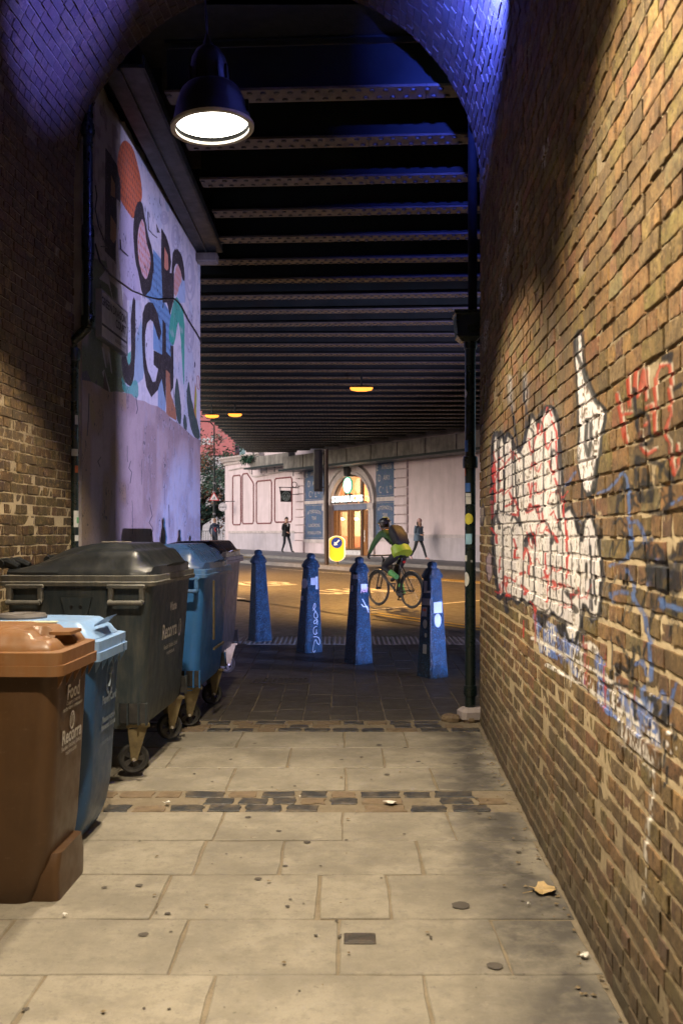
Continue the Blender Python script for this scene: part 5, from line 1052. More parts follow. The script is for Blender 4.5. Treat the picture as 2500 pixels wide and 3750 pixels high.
def container(label, loc, m_body, m_lid, m_rim, lid_kind, prints=None, sc=1.0):
    t = thing('waste_container', label, 'bin', loc, -TH, 'four wheeled waste containers along the wall'); W, D = 1.36, 1.0
    mb = MB(); secs = [(.3, .78, .88, .05), (.34, .83, .9, .08), (.45, .86, .92, .09), (.9, .92, .95, .08), (1.18, .955, .965, .07), (1.24, .965, .97, .06)]
    mb.loft([[(x, y, z) for x, y in rrect(0, 0, D*a, W*b, r, 6)] for z, a, b, r in secs]); mb.build('body', m_body, t, smooth=True, angle=40)
    mb = MB(); mb.loft([[(x, y, z) for x, y in rrect(0, 0, D*a, W*b, .05, 5)] for z, a, b in ((1.235, .96, .965), (1.235, 1.03, 1.02), (1.26, 1.035, 1.025), (1.265, 1.02, 1.012), (1.3, 1.02, 1.012), (1.305, .97, .975))]); mb.build('rim', m_rim, t, smooth=True, angle=30)
    # end wall fittings on both ends
    for s_ in (-1, 1):
        ye = s_*W*.478
        for xx in (-.33, .33):
            hd = MB(); 
            for q in (-.1, .1): hd.box((xx+q, ye+s_*.035, 1.19), (.032, .05, .1), ch=.006)
            hd.box((xx, ye+s_*.03, 1.232), (.25, .06, .03), ch=.006)
            for q in (-.1, .1): hd.tube((xx+q, ye+s_*.03, 1.14), (xx+q, ye+s_*.075, 1.13), .018, n=8)
            hd.tube((xx-.11, ye+s_*.075, 1.13), (xx+.11, ye+s_*.075, 1.13), .016, n=10); hd.build('carrying_handle', m_rim, t, smooth=True)
        pl = MB(); pl.loft([[(-.1+q*0, ye+s_*.0, 1.16), (.1, ye, 1.16), (.055, ye-s_*.01, .97), (-.055, ye-s_*.01, .97)], [(-.1, ye+s_*.03, 1.16), (.1, ye+s_*.03, 1.16), (.055, ye+s_*.025, .97), (-.055, ye+s_*.025, .97)]]); p_ = pl.build('trunnion_plate', m_body, t)
        tr = MB(); tr.tube((0, ye-s_*.01, 1.0), (0, ye+s_*.09, 1.0), .024, n=12); tr.build('trunnion_pin', M_hub, p_, smooth=True)
        for q in (-.03, .03): tr = MB(); tr.tube((q, ye+s_*.029, 1.1), (q, ye+s_*.033, 1.1), .012, n=10); tr.build('bolt_hole_dark', M_black, p_)  # black discs drawn for the shade of the holes
        for xx in (-.36, .36):
            pk = MB(); pk.loft([[(xx-.1, ye*.985-s_*.03, .345), (xx+.1, ye*.985-s_*.03, .345), (xx+.1, ye*.95+s_*.022, .345), (xx-.1, ye*.95+s_*.022, .345)], [(xx-.085, ye*.985-s_*.03, .47), (xx+.085, ye*.985-s_*.03, .47), (xx+.085, ye*.99-s_*.012, .47), (xx-.085, ye*.99-s_*.012, .47)]]); k_ = pk.build('caster_pocket', M_hub, t)
            for q in (-.09, -.03, .04, .09): rbm = MB(); rbm.box((xx+q, ye*.975+s_*.006, .405), (.008, .05, .14)); rbm.build('pocket_rib', m_body, k_)
        # raised panel mouldings
        for xx in (-.24, .24):
            pm = MB(); pm.loft([[(xx-.1, ye-s_*.012, .55), (xx+.1, ye-s_*.012, .55), (xx+.1, ye-s_*.002, 1.1), (xx-.1, ye-s_*.002, 1.1)], [(xx-.09, ye-s_*.002, .56), (xx+.09, ye-s_*.002, .56), (xx+.09, ye+s_*.008, 1.09), (xx-.09, ye+s_*.008, 1.09)]])
    for (xx, yy, an) in ((.36, -.54, .32), (.36, .54, .62), (-.36, -.54, .4), (-.36, .54, 1.0)): caster(t, xx, yy, an)
    # domed lid: high towards the front, falling back to the hinge
    def hf(a, b):
        e = 1-abs(b); f = sm(e, .0, .1); back = sm(a, -1, .25); front = 1-sm(a, .72, .98)*.85
        z = .03+.125*back*front*(.25+.75*sm(e, .0, .16))
        if lid_kind != 'flat': z += (.045*sm(e, .22, .3)+.0)*sm(a, -.75, -.2)*(1-sm(a, .55, .72))
        return z*f+.012*(1-f)
    mb = MB(); lid_sheet(mb, W*.985, D*1.0, 1.31, hf, 44, 48, skirt=.015); mb.build('lid', m_lid, t, smooth=True, angle=50)
    mb = MB(); mb.loft([[(D*.46, -.3, 1.33), (D*.53, -.22, 1.36), (D*.53, .22, 1.36), (D*.46, .3, 1.33)], [(D*.46, -.3, 1.345), (D*.54, -.22, 1.372), (D*.54, .22, 1.372), (D*.46, .3, 1.345)]]); mb.build('lid_lip', m_lid, t)
    for yy in (-.56, -.36, .36, .56):
        mb = MB(); mb.path([(-D*.42, yy, 1.35), (-D*.5, yy, 1.385), (-D*.54, yy, 1.38)], [.03, .034, .03], 10); mb.tube((-D*.53, yy-.05, 1.375), (-D*.53, yy+.05, 1.375), .028, n=12); mb.build('hinge_arm', m_lid, t, smooth=True)
    if lid_kind == 'slot':
        mb = MB(); vs = []
        n = 16; rings = []
        for dx, rr in ((.02, 1), (.0, .97)):
            rings.append([(D*.1+.36*math.sin(q*PI/n)*0+D*.18*math.cos(PI*q/n)*1.0, -W*.4955-dx*.25, 1.34+.12*math.sin(PI*q/n)*rr) for q in range(n+1)])
        mb.loft(rings, cap0=True, cap1=True); mb.build('lid_slot_dark', M_black, t)  # solid black shape painted as the slot's shaded inside
        mb = MB(); rings = [[(D*.06+D*.15*math.cos(PI*q/n), -W*.4985-dx, 1.335+.065*math.sin(PI*q/n)) for q in range(n+1)] for dx in (0, .02)]; mb.loft(rings); mb.build('inner_flap', m_rim, t)
    if prints:
        for (txt, y_, z, sz) in prints:
            mb = MB(); xx = D*.5*(.86+(z-.45)*.132)+.004; k_ = .066
            if txt == '@': swirl(mb, (xx, y_, z), (0, 1, 0), (k_, 0, 1), sz)
            else: text_on(mb, txt, (xx, y_, z), (0, 1, 0), (k_, 0, 1), sz, 'CENTER', .003 if sz > .06 else 0, lift=.003)
            mb.build('printed_emblem' if txt == '@' else 'printed_lettering', M_print, t)
    return t
M_gb = plastic('dark grey plastic', (.03, .042, .05), (.16, .15, .12), .45, .5); M_gl = plastic('black grey lid', (.012, .015, .018), (.07, .068, .065), .35, .38); M_gr = plastic('scuffed rim', (.1, .1, .092), (.26, .23, .18), .6, .55)
M_bb = plastic('mid blue plastic', (.04, .17, .46), (.04, .1, .2), .3); M_bbl = plastic('blue lid', (.04, .1, .26), (.1, .1, .12), .3, .3); M_bbr = plastic('blue rim', (.07, .19, .42), (.3, .28, .25), .4)
M_kb = plastic('black plastic', (.014, .015, .015), (.05, .045, .04), .4, .4); M_kl = plastic('black lid', (.012, .012, .013), (.04, .035, .03), .3, .22); M_kr = plastic('black rim', (.03, .032, .032), (.15, .12, .09), .5, .4)
g1 = container('dark grey four wheeled waste container with pale lettering, first of the row', (-1.68, 7.1, .025), M_gb, M_gl, M_gr, 'dome', (('Waste', .05, 1.03, .085), ('Recorra', -.02, .845, .145), ('@', .33, .88, .065), ('Flexible. Reliable. Ethical.', .05, .765, .045), ('recorra.co.uk', .05, .72, .045)))
mb = MB(); mb.box((.12, -.15, 1.516), (.2, .1, .004), .3); mb.build('label_sticker', M('cream label', (.5, .46, .38), .6), g1)
g2 = container('bright blue four wheeled waste container with a slotted lid, between two dark containers', (-1.58, 8.82, 0), M_bb, M_bbl, M_bbr, 'slot')
g3 = container('black four wheeled waste container with a glossy black lid, farthest of the row', (-1.63, 10.45, .06), M_kb, M_kl, M_kr, 'flat')
# ironwork leaning at the side of the blue container
mb = MB(); mb.box((.515, -.35, .95), (.015, .03, .5)); mb.box((.515, -.1, .62), (.012, .5, .02)); mb.build('locking_bar', M_zinc, g2)

# ================================================================== BOLLARDS
def boll_mat():
    m, nt, b, out = newmat('lumpy dark gloss paint'); P = opos(nt)
    c = mixc(nt, ramp(nt, noise(nt, P, 9, 5), .35, .7), (.003, .013, .026), (.007, .038, .075)); c = mixc(nt, ramp(nt, noise(nt, P, 60, 4, .75), .52, .66, 0, .8), c, (.03, .11, .19)); c = mixc(nt, ramp(nt, noise(nt, P, 22, 4, .75), .58, .7, 0, .8), c, (.006, .009, .01))  # blue base and pale flecks put blue light and glints into the paint
    nt.links.new(c, b.inputs['Base Color']); b.inputs['Roughness'].default_value = .27; b.inputs['Specular IOR Level'].default_value = .5
    bump(nt, b, math_(nt, 'ADD', noise(nt, P, 48, 5, .7), math_(nt, 'MULTIPLY', noise(nt, P, 130, 3), .5)), 1.0, .02); return m
M_boll = boll_mat(); M_tagp = M('pale tag paint', (.62, .66, .7), .5)
def bollard_proto():
    t = thing('bollard', 'x', 'bollard', (0, 0, 0), 0, 'iron bollards across the mouth of the alley')
    def sq(a, z, ch=.16):
        q = a/2; c = a*ch/2; return [(q, -q+c, z), (q, q-c, z), (q-c, q, z), (-q+c, q, z), (-q, q-c, z), (-q, -q+c, z), (-q+c, -q, z), (q-c, -q, z)]
    mb = MB(); n = 14; mb.loft([sq(.262-.0+(.148-.262)*k/n, -.03+1.11*k/n) for k in range(n+1)]); mb.build('shaft', M_boll, t)
    mb = MB(); mb.lathe([(.09, 1.065), (.112, 1.075), (.118, 1.095), (.112, 1.115), (.1, 1.13), (.092, 1.15), (.07, 1.175), (.052, 1.185), (.05, 1.2), (.056, 1.215), (.05, 1.238), (.03, 1.252), (.001, 1.257)], 20); mb.build('cap', M_boll, t, smooth=True, angle=60)
    return t
bp = bollard_proto()
BL = [(.99, 10.87, 'dark iron bollard plastered with small stickers, the one beside the drainpipe'), (.2, 11.81, 'dark iron bollard with pink and white scribbles near its top, in front of the cyclist'), (-.41, 12.72, 'dark iron bollard with a looping white tag scrawled down its blue lit face'), (-1.12, 13.74, 'plain unmarked dark iron bollard beside the black waste container')]
bs = []
for i, (x, y, lb) in enumerate(BL):
    o = bp if i == 0 else copy_tree(bp); o['label'] = lb; o.location = (x, y, gz(y)); o.rotation_euler = (R((.8, -.6, 1.0, -.4)[i]), R((-.9, 1.1, .5, -1.2)[i]), R((36, 37, 32, 31)[i])); bs.append(o)
def on_face(face, u, z):                            # face 'R' = the blue-lit one, 'L' = the shaded one; u from -1 to 1 across
    q = (.262+(.148-.262)*(z+.03)/1.11)/2; s_ = q*.84*u
    sl = .0514
    return (Vector((s_, -q-.002, z)), Vector((1, 0, 0)), Vector((0, sl, 1)).normalized()) if face == 'R' else (Vector((-q-.002, -s_, z)), Vector((0, -1, 0)), Vector((sl, 0, 1)).normalized())
def stick(b, face, u, z, w, h, col, oval=False, name='sticker', rot=0):
    p, ux, uz = on_face(face, u, z); n = 14 if oval else 4; pts = []
    for k in range(n):
        a = 2*PI*k/n+(PI/4 if n == 4 else 0); r_ = 1 if oval else 1.414; xx, yy = w/2*r_*math.cos(a), h/2*r_*math.sin(a)
        pts.append(p+ux*(xx*math.cos(rot)-yy*math.sin(rot))+uz*(xx*math.sin(rot)+yy*math.cos(rot)))
    nn = ux.cross(uz); mb = MB(); mb.loft([[q+nn*.001 for q in pts], [q+nn*.0025 for q in pts]]); return mb.build(name, M_stk[col], b)
for (i, *a) in ((0, 'L', -.2, .98, .05, .13, 'grey'), (0, 'L', .55, .93, .05, .02, 'white'), (0, 'L', .1, .82, .13, .07, 'grey'), (0, 'L', -.2, .71, .08, .1, 'grey'), (0, 'L', -.25, .73, .06, .03, 'orange'), (0, 'L', 0, .58, .07, .1, 'grey', True), (0, 'L', .2, .46, .04, .05, 'grey', True), (0, 'L', .1, .31, .06, .1, 'grey'), (0, 'R', 0, .76, .12, .12, 'dull'), (0, 'R', -.1, .62, .1, .15, 'dull', True), (1, 'L', .45, 1.02, .08, .05, 'grey'), (1, 'L', -.3, .88, .03, .07, 'grey'), (1, 'R', .1, .9, .09, .07, 'grey'), (2, 'L', 0, .87, .15, .13, 'grey', True), (2, 'R', -.1, .9, .08, .09, 'dull'), (2, 'R', .55, .88, .035, .16, 'dull'), (2, 'L', -.5, .68, .045, .06, 'grey')): stick(bs[i], *a)
def scrawl(b, face, pts, r_, mat, name='spray_tag'):
    mb = MB(); mb.path([on_face(face, u, z)[0]+Vector((0, -.002, 0)) for u, z in pts], r_, 5); return mb.build(name, mat, b)
cr = lambda pts: smooth_pts(pts, 2, False)
for pts in ([(-.2, .56), (.1, .64), (.3, .58), (-.25, .53)], [(-.15, .56), (.45, .5), (.6, .44), (.1, .43), (-.1, .47), (.15, .52)], [(.5, .42), (-.1, .4), (-.05, .36), (.3, .37), (.5, .42), (.45, .35)], [(.4, .33), (-.1, .32), (-.2, .26), (.1, .22), (.45, .25)], [(.3, .29), (.25, .23)], [(-.15, .2), (.4, .2), (.75, .17), (.75, .1), (.45, .1), (.1, .19), (-.3, .03), (-.1, .0), (.1, .03)]): scrawl(bs[2], 'R', cr(pts), .0035, M_tagp)
M_pink = M('pink scribble', (.6, .35, .42), .5); 
for pts in ([(-.6, .83), (-.3, .9), (0, .82), (.3, .9), (.6, .82), (.8, .9)], [(-.5, .86), (.2, .84), (.7, .87)]): scrawl(bs[1], 'R', cr(pts), .005, M_pink)
for pts in ([(-.3, .76), (.2, .7), (.8, .6)], [(-.5, .7), (0, .66), (.5, .68), (.8, .63)]): scrawl(bs[1], 'R', cr(pts), .006, M_tagp)
# ================================================================== CAFE BUILDING ACROSS THE ROAD
cb = thing('corner_building', 'pale pink rendered corner cafe building with blue tiled panels and an arched door', 'building', st(0, 0, .5), FA)
def L(x, y, z): return (x, y, z-.5)                 # facade frame: x right, y inward, z height above the datum
M_wall = M('pale pink render', (.62, .52, .53), .85, var=.08, scale=1.2, dirt=(.34, .28, .27), dscale=.9, damt=.45, streak=True, bmp=.15, bscale=30)
M_dado = M('grey lilac render', (.47, .43, .46), .85, var=.1, scale=1.5, dirt=(.25, .22, .22), dscale=1.0, damt=.5, streak=True)
M_mould = M('maroon moulding', (.2, .06, .06), .7); M_stone = M('stone trim', (.5, .44, .42), .8, dirt=(.2, .17, .15), dscale=2, damt=.5, streak=True)
def tile_mat():
    m, nt, b, out = newmat('blue mosaic tile'); P = opos(nt); v = nt.nodes.new('ShaderNodeTexVoronoi'); v.inputs['Scale'].default_value = 28; nt.links.new(P, v.inputs['Vector'])
    c = mixc(nt, ramp(nt, noise(nt, P, 24, 4, .8), .35, .68), (.035, .07, .15), (.1, .15, .25)); c = mixc(nt, ramp(nt, noise(nt, P, 3, 5, .7), .5, .72, 0, .6), c, (.17, .19, .24)); c = mixc(nt, .25, c, v.outputs['Color'], 'SOFT_LIGHT')
    nt.links.new(c, b.inputs['Base Color']); b.inputs['Roughness'].default_value = .45; return m
M_tile = tile_mat(); M_cream = M('worn cream lettering', (.56, .47, .4), .6, dirt=(.15, .18, .24), dscale=9, damt=.75)
def fb(mb, x0, x1, y0, y1, z0, z1, ch=0): return mb.box(L((x0+x1)/2, (y0+y1)/2, (z0+z1)/2), (x1-x0, y1-y0, z1-z0), ch=ch)
H = 6.1
gl_ = lambda x: gz(FO.y+FU.y*x)+.05
ARX0, ARX1, AZ, RX, RZ = -1.93, 1.56, 2.98, 1.745, 1.42; ACX = (ARX0+ARX1)/2
# wall to the right of the arch, left of it, and above it (pieces butt together)
def wall_poly(mb, pts, y0=0, y1=.4): return mb.prism(pts, lambda x, z: L(x, y0, z), lambda x, z: L(x, y1, z))
mb = MB(); fb(mb, ARX1, 24, 0, .4, .0, H); fb(mb, -13.4, ARX0, 0, .4, .0, H)
arch = [(ACX+RX*math.cos(PI*k/24), AZ+RZ*math.sin(PI*k/24)) for k in range(25)]
for k in range(24):
    (x0, z0), (x1, z1) = arch[k], arch[k+1]; wall_poly(mb, [(x1, z1), (x0, z0), (x0, H), (x1, H)])
mb.build('wall', M_wall, cb)
# curved left corner
mb = MB(); vs = []; n = 10; rc = 2.6
for k in range(n+1):
    a = R(75)*k/n; x, y_ = -13.4-rc*math.sin(a), rc-rc*math.cos(a)
    for z in (0, H): vs.append(L(x, y_, z))
mb.add(vs, [(2*k, 2*k+1, 2*k+3, 2*k+2) for k in range(n)]); mb.build('corner_wall', M_wall, cb, smooth=True)
def cx_(s):                                         # position and direction at arc length s left of the straight front
    if s <= 0: return Vector((-13.4-s, 0, 0)), Vector((1, 0, 0))
    a = min(s/rc, R(75)); return Vector((-13.4-rc*math.sin(a), rc-rc*math.cos(a), 0)), Vector((math.cos(a), -math.sin(a), 0))
mb = MB()
for (z0, z1, o0, o1) in ((5.62, 5.78, .08, .12), (5.78, 5.95, .2, .3), (5.95, 6.05, .34, .36)):
    rings = []
    for k in range(24):
        s = -4.4+k*.34; p, d = cx_(s); nrm = Vector((-d.y, d.x, 0))*-1; nrm = Vector((d.y, -d.x, 0)); 
        rings.append([L(p.x+nrm.x*o, p.y+nrm.y*o, z) for o, z in ((0, z0), (o0, z0), (o1, z1), (0, z1))])
    mb.loft(rings)
mb.build('cornice', M_stone, cb)
def each(name, m, *bx):
    for b_ in bx: mb = MB(); fb(mb, *b_); mb.build(name, m, cb)
each('dado', M_dado, (-13.4, -5.45, -.05, 0, .0, 1.62), (4.5, 24, -.05, 0, .0, 1.42))
each('dado_rail', M_stone, (-13.4, -5.45, -.09, 0, 1.62, 1.74), (4.5, 24, -.06, -.0, 1.42, 1.55))
each('rail_bead', M_dado, (4.5, 24, -.075, -.06, 1.45, 1.47), (4.5, 24, -.075, -.06, 1.5, 1.52))
# framed panels
def panel(x0, x1, z0, z1, zl=None):
    zl = z1 if zl is None else zl; c = .12
    pts = [(x0+c, z0), (x1-c, z0), (x1, z0+c), (x1, z1-c), (x1-c, z1)]+([(x0+c, zl), (x0, zl-c)] if abs(zl-z1) < .01 else [(x0+.45*(x1-x0), zl), (x0+c, zl), (x0, zl-c)] if zl > z1 else [(x0+c, zl), (x0, zl-c)])+[(x0, z0+c)]
    mb = MB(); mb.path([L(x, -.02, z) for x, z in pts], .038, 6, closed=True); mb.build('panel_moulding', M_mould, cb)
panel(-7.75, -5.85, 2.2, 4.55); panel(-9.9, -8.1, 2.15, 4.5); panel(-11.65, -10.25, 2.15, 4.5, 5.0); panel(-12.9, -11.85, 2.1, 4.95)
mb = MB(); mb.path([L(x, -.02, z) for x, z in smooth_pts([(-13.4, 5.3), (-11.4, 5.38), (-10.9, 5.25), (-10.5, 4.85), (-10, 4.75), (-8.0, 4.85), (-6.6, 4.9)], 2, False)], .05, 6); mb.build('string_moulding', M_stone, cb)
# quoined pilasters: every block a part
for (x0, x1) in ((-5.42, -4.47), (3.52, 4.47)):
    z = 1.22
    fbm = MB(); fb(fbm, x0-.1, x1+.02, -.16, 0, .0, 1.2); fbm.build('pilaster_base', M_wall, cb)
    while z < 4.9: mb = MB(); fb(mb, x0, x1, -.11, 0, z+.02, z+.38, .02); mb.build('quoin', M_wall, cb); z += .4
for k in range(3): mb = MB(); mb.path([L(-5.2+k*.25+.07*math.cos(a), -.13, 4.75+.09*math.sin(a)) for a in [R(60+240*j/8) for j in range(9)]], .018, 5); mb.build('volute', M_stone, cb)
# blue tiled panels with lettering
def tpanel(x0, x1, z0, z1):
    mb = MB(); fb(mb, x0, x1, -.045, 0, z0, z1); mb.build('tile_panel', M_tile, cb); mb = MB(); mb.path([L(x, -.047, z) for x, z in ((x0+.07, z0+.07), (x1-.07, z0+.07), (x1-.07, z1-.07), (x0+.07, z1-.07))], .012, 4, closed=True); mb.build('panel_border', M_cream, cb)
tpanel(-4.45, -2.62, 1.3, 3.08); tpanel(-4.45, -2.62, 3.24, 5.05); tpanel(2.0, 3.5, 1.42, 3.05); tpanel(2.0, 3.5, 3.24, 5.05)
each('panel_sill', M_stone, (-4.45, -2.62, -.07, 0, 3.08, 3.24), (2.0, 3.5, -.07, 0, 3.05, 3.24), (-4.47, -2.55, -.1, 0, 1.12, 1.3), (1.95, 3.52, -.1, 0, 1.24, 1.42))
each('panel_plinth', M_wall, (-4.47, -2.55, -.06, 0, .0, 1.12), (1.95, 3.52, -.06, 0, .0, 1.24))
def fl_text(mb, txt, x, z, size, sx=1, y_=-.047, al='CENTER', bold=0): return text_on(mb, txt, L(x, y_, z), (1, 0, 0), (0, 0, 1), size, al, bold, sx, lift=.004)
for xc_, sh in ((-3.53, 1.0), (2.75, .86)):
    mb = MB()
    for (big, rest, z) in (('E', 'XPRESS', 4.45), ('D', 'AIRY', 3.95)):
        w_ = len(rest)*.2*sh; fl_text(mb, big, xc_-w_/2-.1, z, .46, .8*sh, al='CENTER'); fl_text(mb, rest, xc_+.12, z+.05, .32, .9*sh)
    fl_text(mb, 'C', xc_-.38, 3.42, .46, .8*sh); fl_text(mb, 'o', xc_-.16, 3.6, .2, sh); fl_text(mb, 'L', xc_+.18, 3.42, .46, .8*sh); fl_text(mb, 'TD', xc_+.44, 3.58, .2, sh)
    mb.build('tile_lettering', M_cream, cb)
    mb = MB(); zz = (2.62, 2.28, 1.92, 1.55) if xc_ < 0 else (2.68, 2.34, 1.98, 1.62)
    vs, fs = text_geo('AFTERNOON', .25, 'CENTER', 0, .9*sh); mb.add([L(xc_+x, -.052, zz[0]+y_-.12*(x/.75)**2) for x, y_, z in vs], fs)
    for txt, z, s_ in (('TEAS', zz[1], .25), ('LUNCHEONS', zz[2], .24), ('SMOKING ROOM' if xc_ < 0 else "LADIES' ROOM", zz[3], .22)): fl_text(mb, txt, xc_, z, s_, .8*sh)
    mb.build('tile_lettering', M_cream, cb)
# arch surround with keystone
mb = MB(); rings = []
for k in range(37):
    a = PI*k/36; c, s = math.cos(a), math.sin(a)
    rings.append([L(ACX+(RX+e)*c, yy, AZ+(RZ+e)*s) for e, yy in ((.0, .25), (.0, -.1), (.12, -.12), (.14, -.07), (.3, -.1), (.32, -.17), (.5, -.2), (.53, 0))])
mb.loft(rings); mb.build('arch_surround', M_stone, cb, smooth=True, angle=30)
for s_, x0, x1 in ((-1, ARX0-.5, ARX0), (1, ARX1, ARX1+.42)):
    mb = MB(); fb(mb, x0, x1, -.17, 0, .0, 2.72); mb.build('arch_jamb', M_stone, cb); mb = MB(); fb(mb, x0-.04, x1+.03, -.22, 0, 2.72, 2.98); mb.build('impost', M_stone, cb)
mb = MB(); mb.loft([[L(ACX-w_, yy, z) for w_, yy in ((a, -.3), (-a, -.3), (-a, 0), (a, 0))] for a, z in ((.13, 4.3), (.2, 4.95))])
for k in (-1, 0, 1): mb.box(L(ACX+k*.09, -.31, 4.62), (.04, .03, .5))
mb.build('keystone', M('dark keystone', (.05, .05, .05), .6), cb)
# door and windows inside the arch
M_wood = M('varnished oak', (.3, .13, .04), .4, var=.3, scale=8, dirt=(.1, .04, .015), dscale=4, damt=.5, streak=True); M_woodd = M('dark oak', (.1, .055, .03), .45, var=.3)
M_lint = M('blue grey lintel', (.16, .18, .25), .6)
def glass_mat():
    m = bpy.data.materials.new('window glass'); m.use_nodes = True; nt = m.node_tree; nt.nodes.clear(); o = nt.nodes.new('ShaderNodeOutputMaterial'); a = nt.nodes.new('ShaderNodeBsdfTransparent'); g = nt.nodes.new('ShaderNodeBsdfGlossy'); g.inputs['Roughness'].default_value = .04; mx_ = nt.nodes.new('ShaderNodeMixShader'); mx_.inputs[0].default_value = .1
    nt.links.new(a.outputs[0], mx_.inputs[1]); nt.links.new(g.outputs[0], mx_.inputs[2]); nt.links.new(mx_.outputs[0], o.inputs[0]); return m
M_glass = glass_mat()
mb = MB(); fb(mb, ARX0, ARX1, .1, .3, 2.72, 2.98); mb.build('lintel', M_lint, cb); mb = MB(); fb(mb, ARX0, ARX1, .06, .1, 2.98, 3.04); mb.build('lintel_moulding', M_stone, cb)
for i, (x0, x1) in enumerate(((-1.93, -1.36), (-.7, -.16))):
    mb = MB()
    for k in range(4): a = x0+(x1-x0)*k/4; fb(mb, a, a+(x1-x0)/4-.02, .13+(.03 if k % 2 else 0), .22, .86, 2.72)
    mb.build('mullion', M_wood, cb)
for (x0, x1) in ((-1.36, -.7), (-.16, .5)):
    f = MB(); fb(f, x0, x1, .16, .24, .86, .94); fb(f, x0, x1, .16, .24, 2.64, 2.72); f = f.build('window', M_wood, cb); g = MB(); fb(g, x0, x1, .19, .2, .94, 2.64); g.build('pane', M_glass, f)
mb = MB(); fb(mb, -1.36, .5, .08, .3, .8, .86); mb.build('window_sill', M_woodd, cb)
M_wt = M('white glazed brick', (.72, .7, .68), .3)
z = .44; r_ = 0
while z < .79:
    x = -1.36-(.11 if r_ % 2 else 0)
    while x < .48:
        a, b_ = max(x, -1.36), min(x+.225, .5)
        if b_-a > .04: mb = MB(); fb(mb, a+.006, b_-.006, .1, .28, z+.004, min(z+.072, .798)); mb.build('brick', M_wt, cb)
        x += .225
    z += .076; r_ += 1
mb = MB(); fb(mb, -1.36, .5, .12, .28, .3, .8); mb.build('stall_riser', M_dado, cb)
mb = MB(); fb(mb, .5, .68, .1, .32, .3, 2.72); fb(mb, 1.46, 1.56, .1, .32, .3, 2.72); mb.build('door_frame', M_woodd, cb)
dr = MB(); fb(dr, .68, .98, .16, .22, .45, 2.7); fb(dr, 1.4, 1.46, .16, .22, .45, 2.7); fb(dr, .98, 1.4, .16, .22, .45, .85); fb(dr, .98, 1.4, .16, .22, 2.5, 2.7); dr = dr.build('door', M_wood, cb)
g = MB(); fb(g, .98, 1.4, .185, .195, .85, 2.5); g.build('pane', M_glass, dr); g = MB(); g.tube(L(.86, .1, 1.2), L(.86, .1, 1.75), .02, n=8); g.build('handle', M_bolt, dr); g = MB(); fb(g, 1.12, 1.34, .17, .183, 1.5, 2.0); g.build('door_notice', M('menu paper', (.6, .55, .42), .8), dr)
# fanlight
tr_ = [(ACX+(RX-.02)*math.cos(PI*k/24), AZ+.08+(RZ-.1)*math.sin(PI*k/24)) for k in range(25)]
mb = MB(); mb.prism([(x, z) for x, z in tr_], lambda x, z: L(x, .19, z), lambda x, z: L(x, .2, z)); fl_ = mb.build('fanlight_pane', M_glass, cb)
mb = MB(); rings = [[L(ACX+(RX-e)*math.cos(PI*k/24), yy, AZ+.05+(RZ-e-.05)*math.sin(PI*k/24)) for e, yy in ((0, .12), (0, .26), (.1, .26), (.1, .12))] for k in range(25)]; mb.loft(rings); fb(mb, -.95, -.85, .14, .24, 3.04, 4.25); fb(mb, .42, .62, .14, .24, 3.04, 4.2); mb.build('fanlight_frame', M_woodd, cb)
# cafe interior: room, counter, lights
M_in = M('warm interior plaster', (.62, .33, .17), .8); M_in2 = M('cream interior wall', (.62, .55, .4), .8); M_brk = M('interior brick', (.4, .17, .1), .8, var=.5, scale=20)
mb = MB(); fb(mb, -8, 2.0, 3.0, 3.1, .4, 2.9); mb.build('interior_wall', M_in2, cb); mb = MB(); fb(mb, -8, 2.0, 3.0, 3.1, 2.9, 4.8); fb(mb, -8.1, -8, .42, 3.1, .4, 4.8); fb(mb, 2.0, 2.1, .42, 3.1, .4, 4.8); fb(mb, -8.1, 2.1, .42, 3.1, 4.8, 4.9); mb.build('interior_wall', M_in, cb)
mb = MB(); fb(mb, -8, 2.0, .42, 3.0, .35, .42); mb.build('interior_floor', M_woodd, cb); mb = MB(); fb(mb, -7, 1.8, 2.4, 2.9, .42, 1.45); mb.build('counter', M_brk, cb)
for x, z in ((-.1, 2.05), (-1.9, 2.3), (-3.2, 2.3), (-4.4, 2.4)):
    mb = MB(); mb.lathe([(.001, .1), (.06, .09), (.13, .03), (.15, 0), (.1, -.03), (.001, -.04)], 16, L(x, 1.4, z)); p_ = mb.build('interior_lamp', emis('cafe lamp', (1, .85, .6), 6), cb, smooth=True); mb = MB(); mb.tube(L(x, 1.4, z+.1), L(x, 1.4, 4.8), .008, n=5); mb.build('flex', M_black, p_)
for x, z, k in ((-.4, 2.2, .5), (-2.6, 4.0, .7), (-4.0, 2.4, .9)):
    q = point('cafe_light', (0, 0, 0), LP['cafe']*k, (1, .72, .4), .3); q.parent = cb; q.location = L(x, 1.3, z)
# illuminated letters and disc
M_lit = emis('lit white acrylic', (.86, 1, .95), 1.7); M_green = emis('lit green rim', (.0, .32, .17), 1.2); M_gdark = M('dark green', (.01, .09, .055), .5)
mb = MB(); vs, fs = text_geo('STARBUCKS', .42, 'CENTER', .004, 1.13, extrude=.03, spacing=1.06); mb.add([L(-.33+x, -.12-z, 3.1+y_) for x, y_, z in vs], fs); mb.build('sign_lettering', M_lit, cb)
mb = MB(); mb.lathe([(.001, -.0), (.36, 0), (.36, .05), (.001, .05)], 32, L(-.24, -.1, 3.88), Matrix.Rotation(PI/2, 4, 'X')); sd = mb.build('sign_disc', M_lit, cb)
mb = MB(); mb.lathe([(.36, -.02), (.395, -.02), (.395, .06), (.36, .06)], 32, L(-.24, -.1, 3.88), Matrix.Rotation(PI/2, 4, 'X'), closed=True); mb.build('disc_rim', M_green, sd)
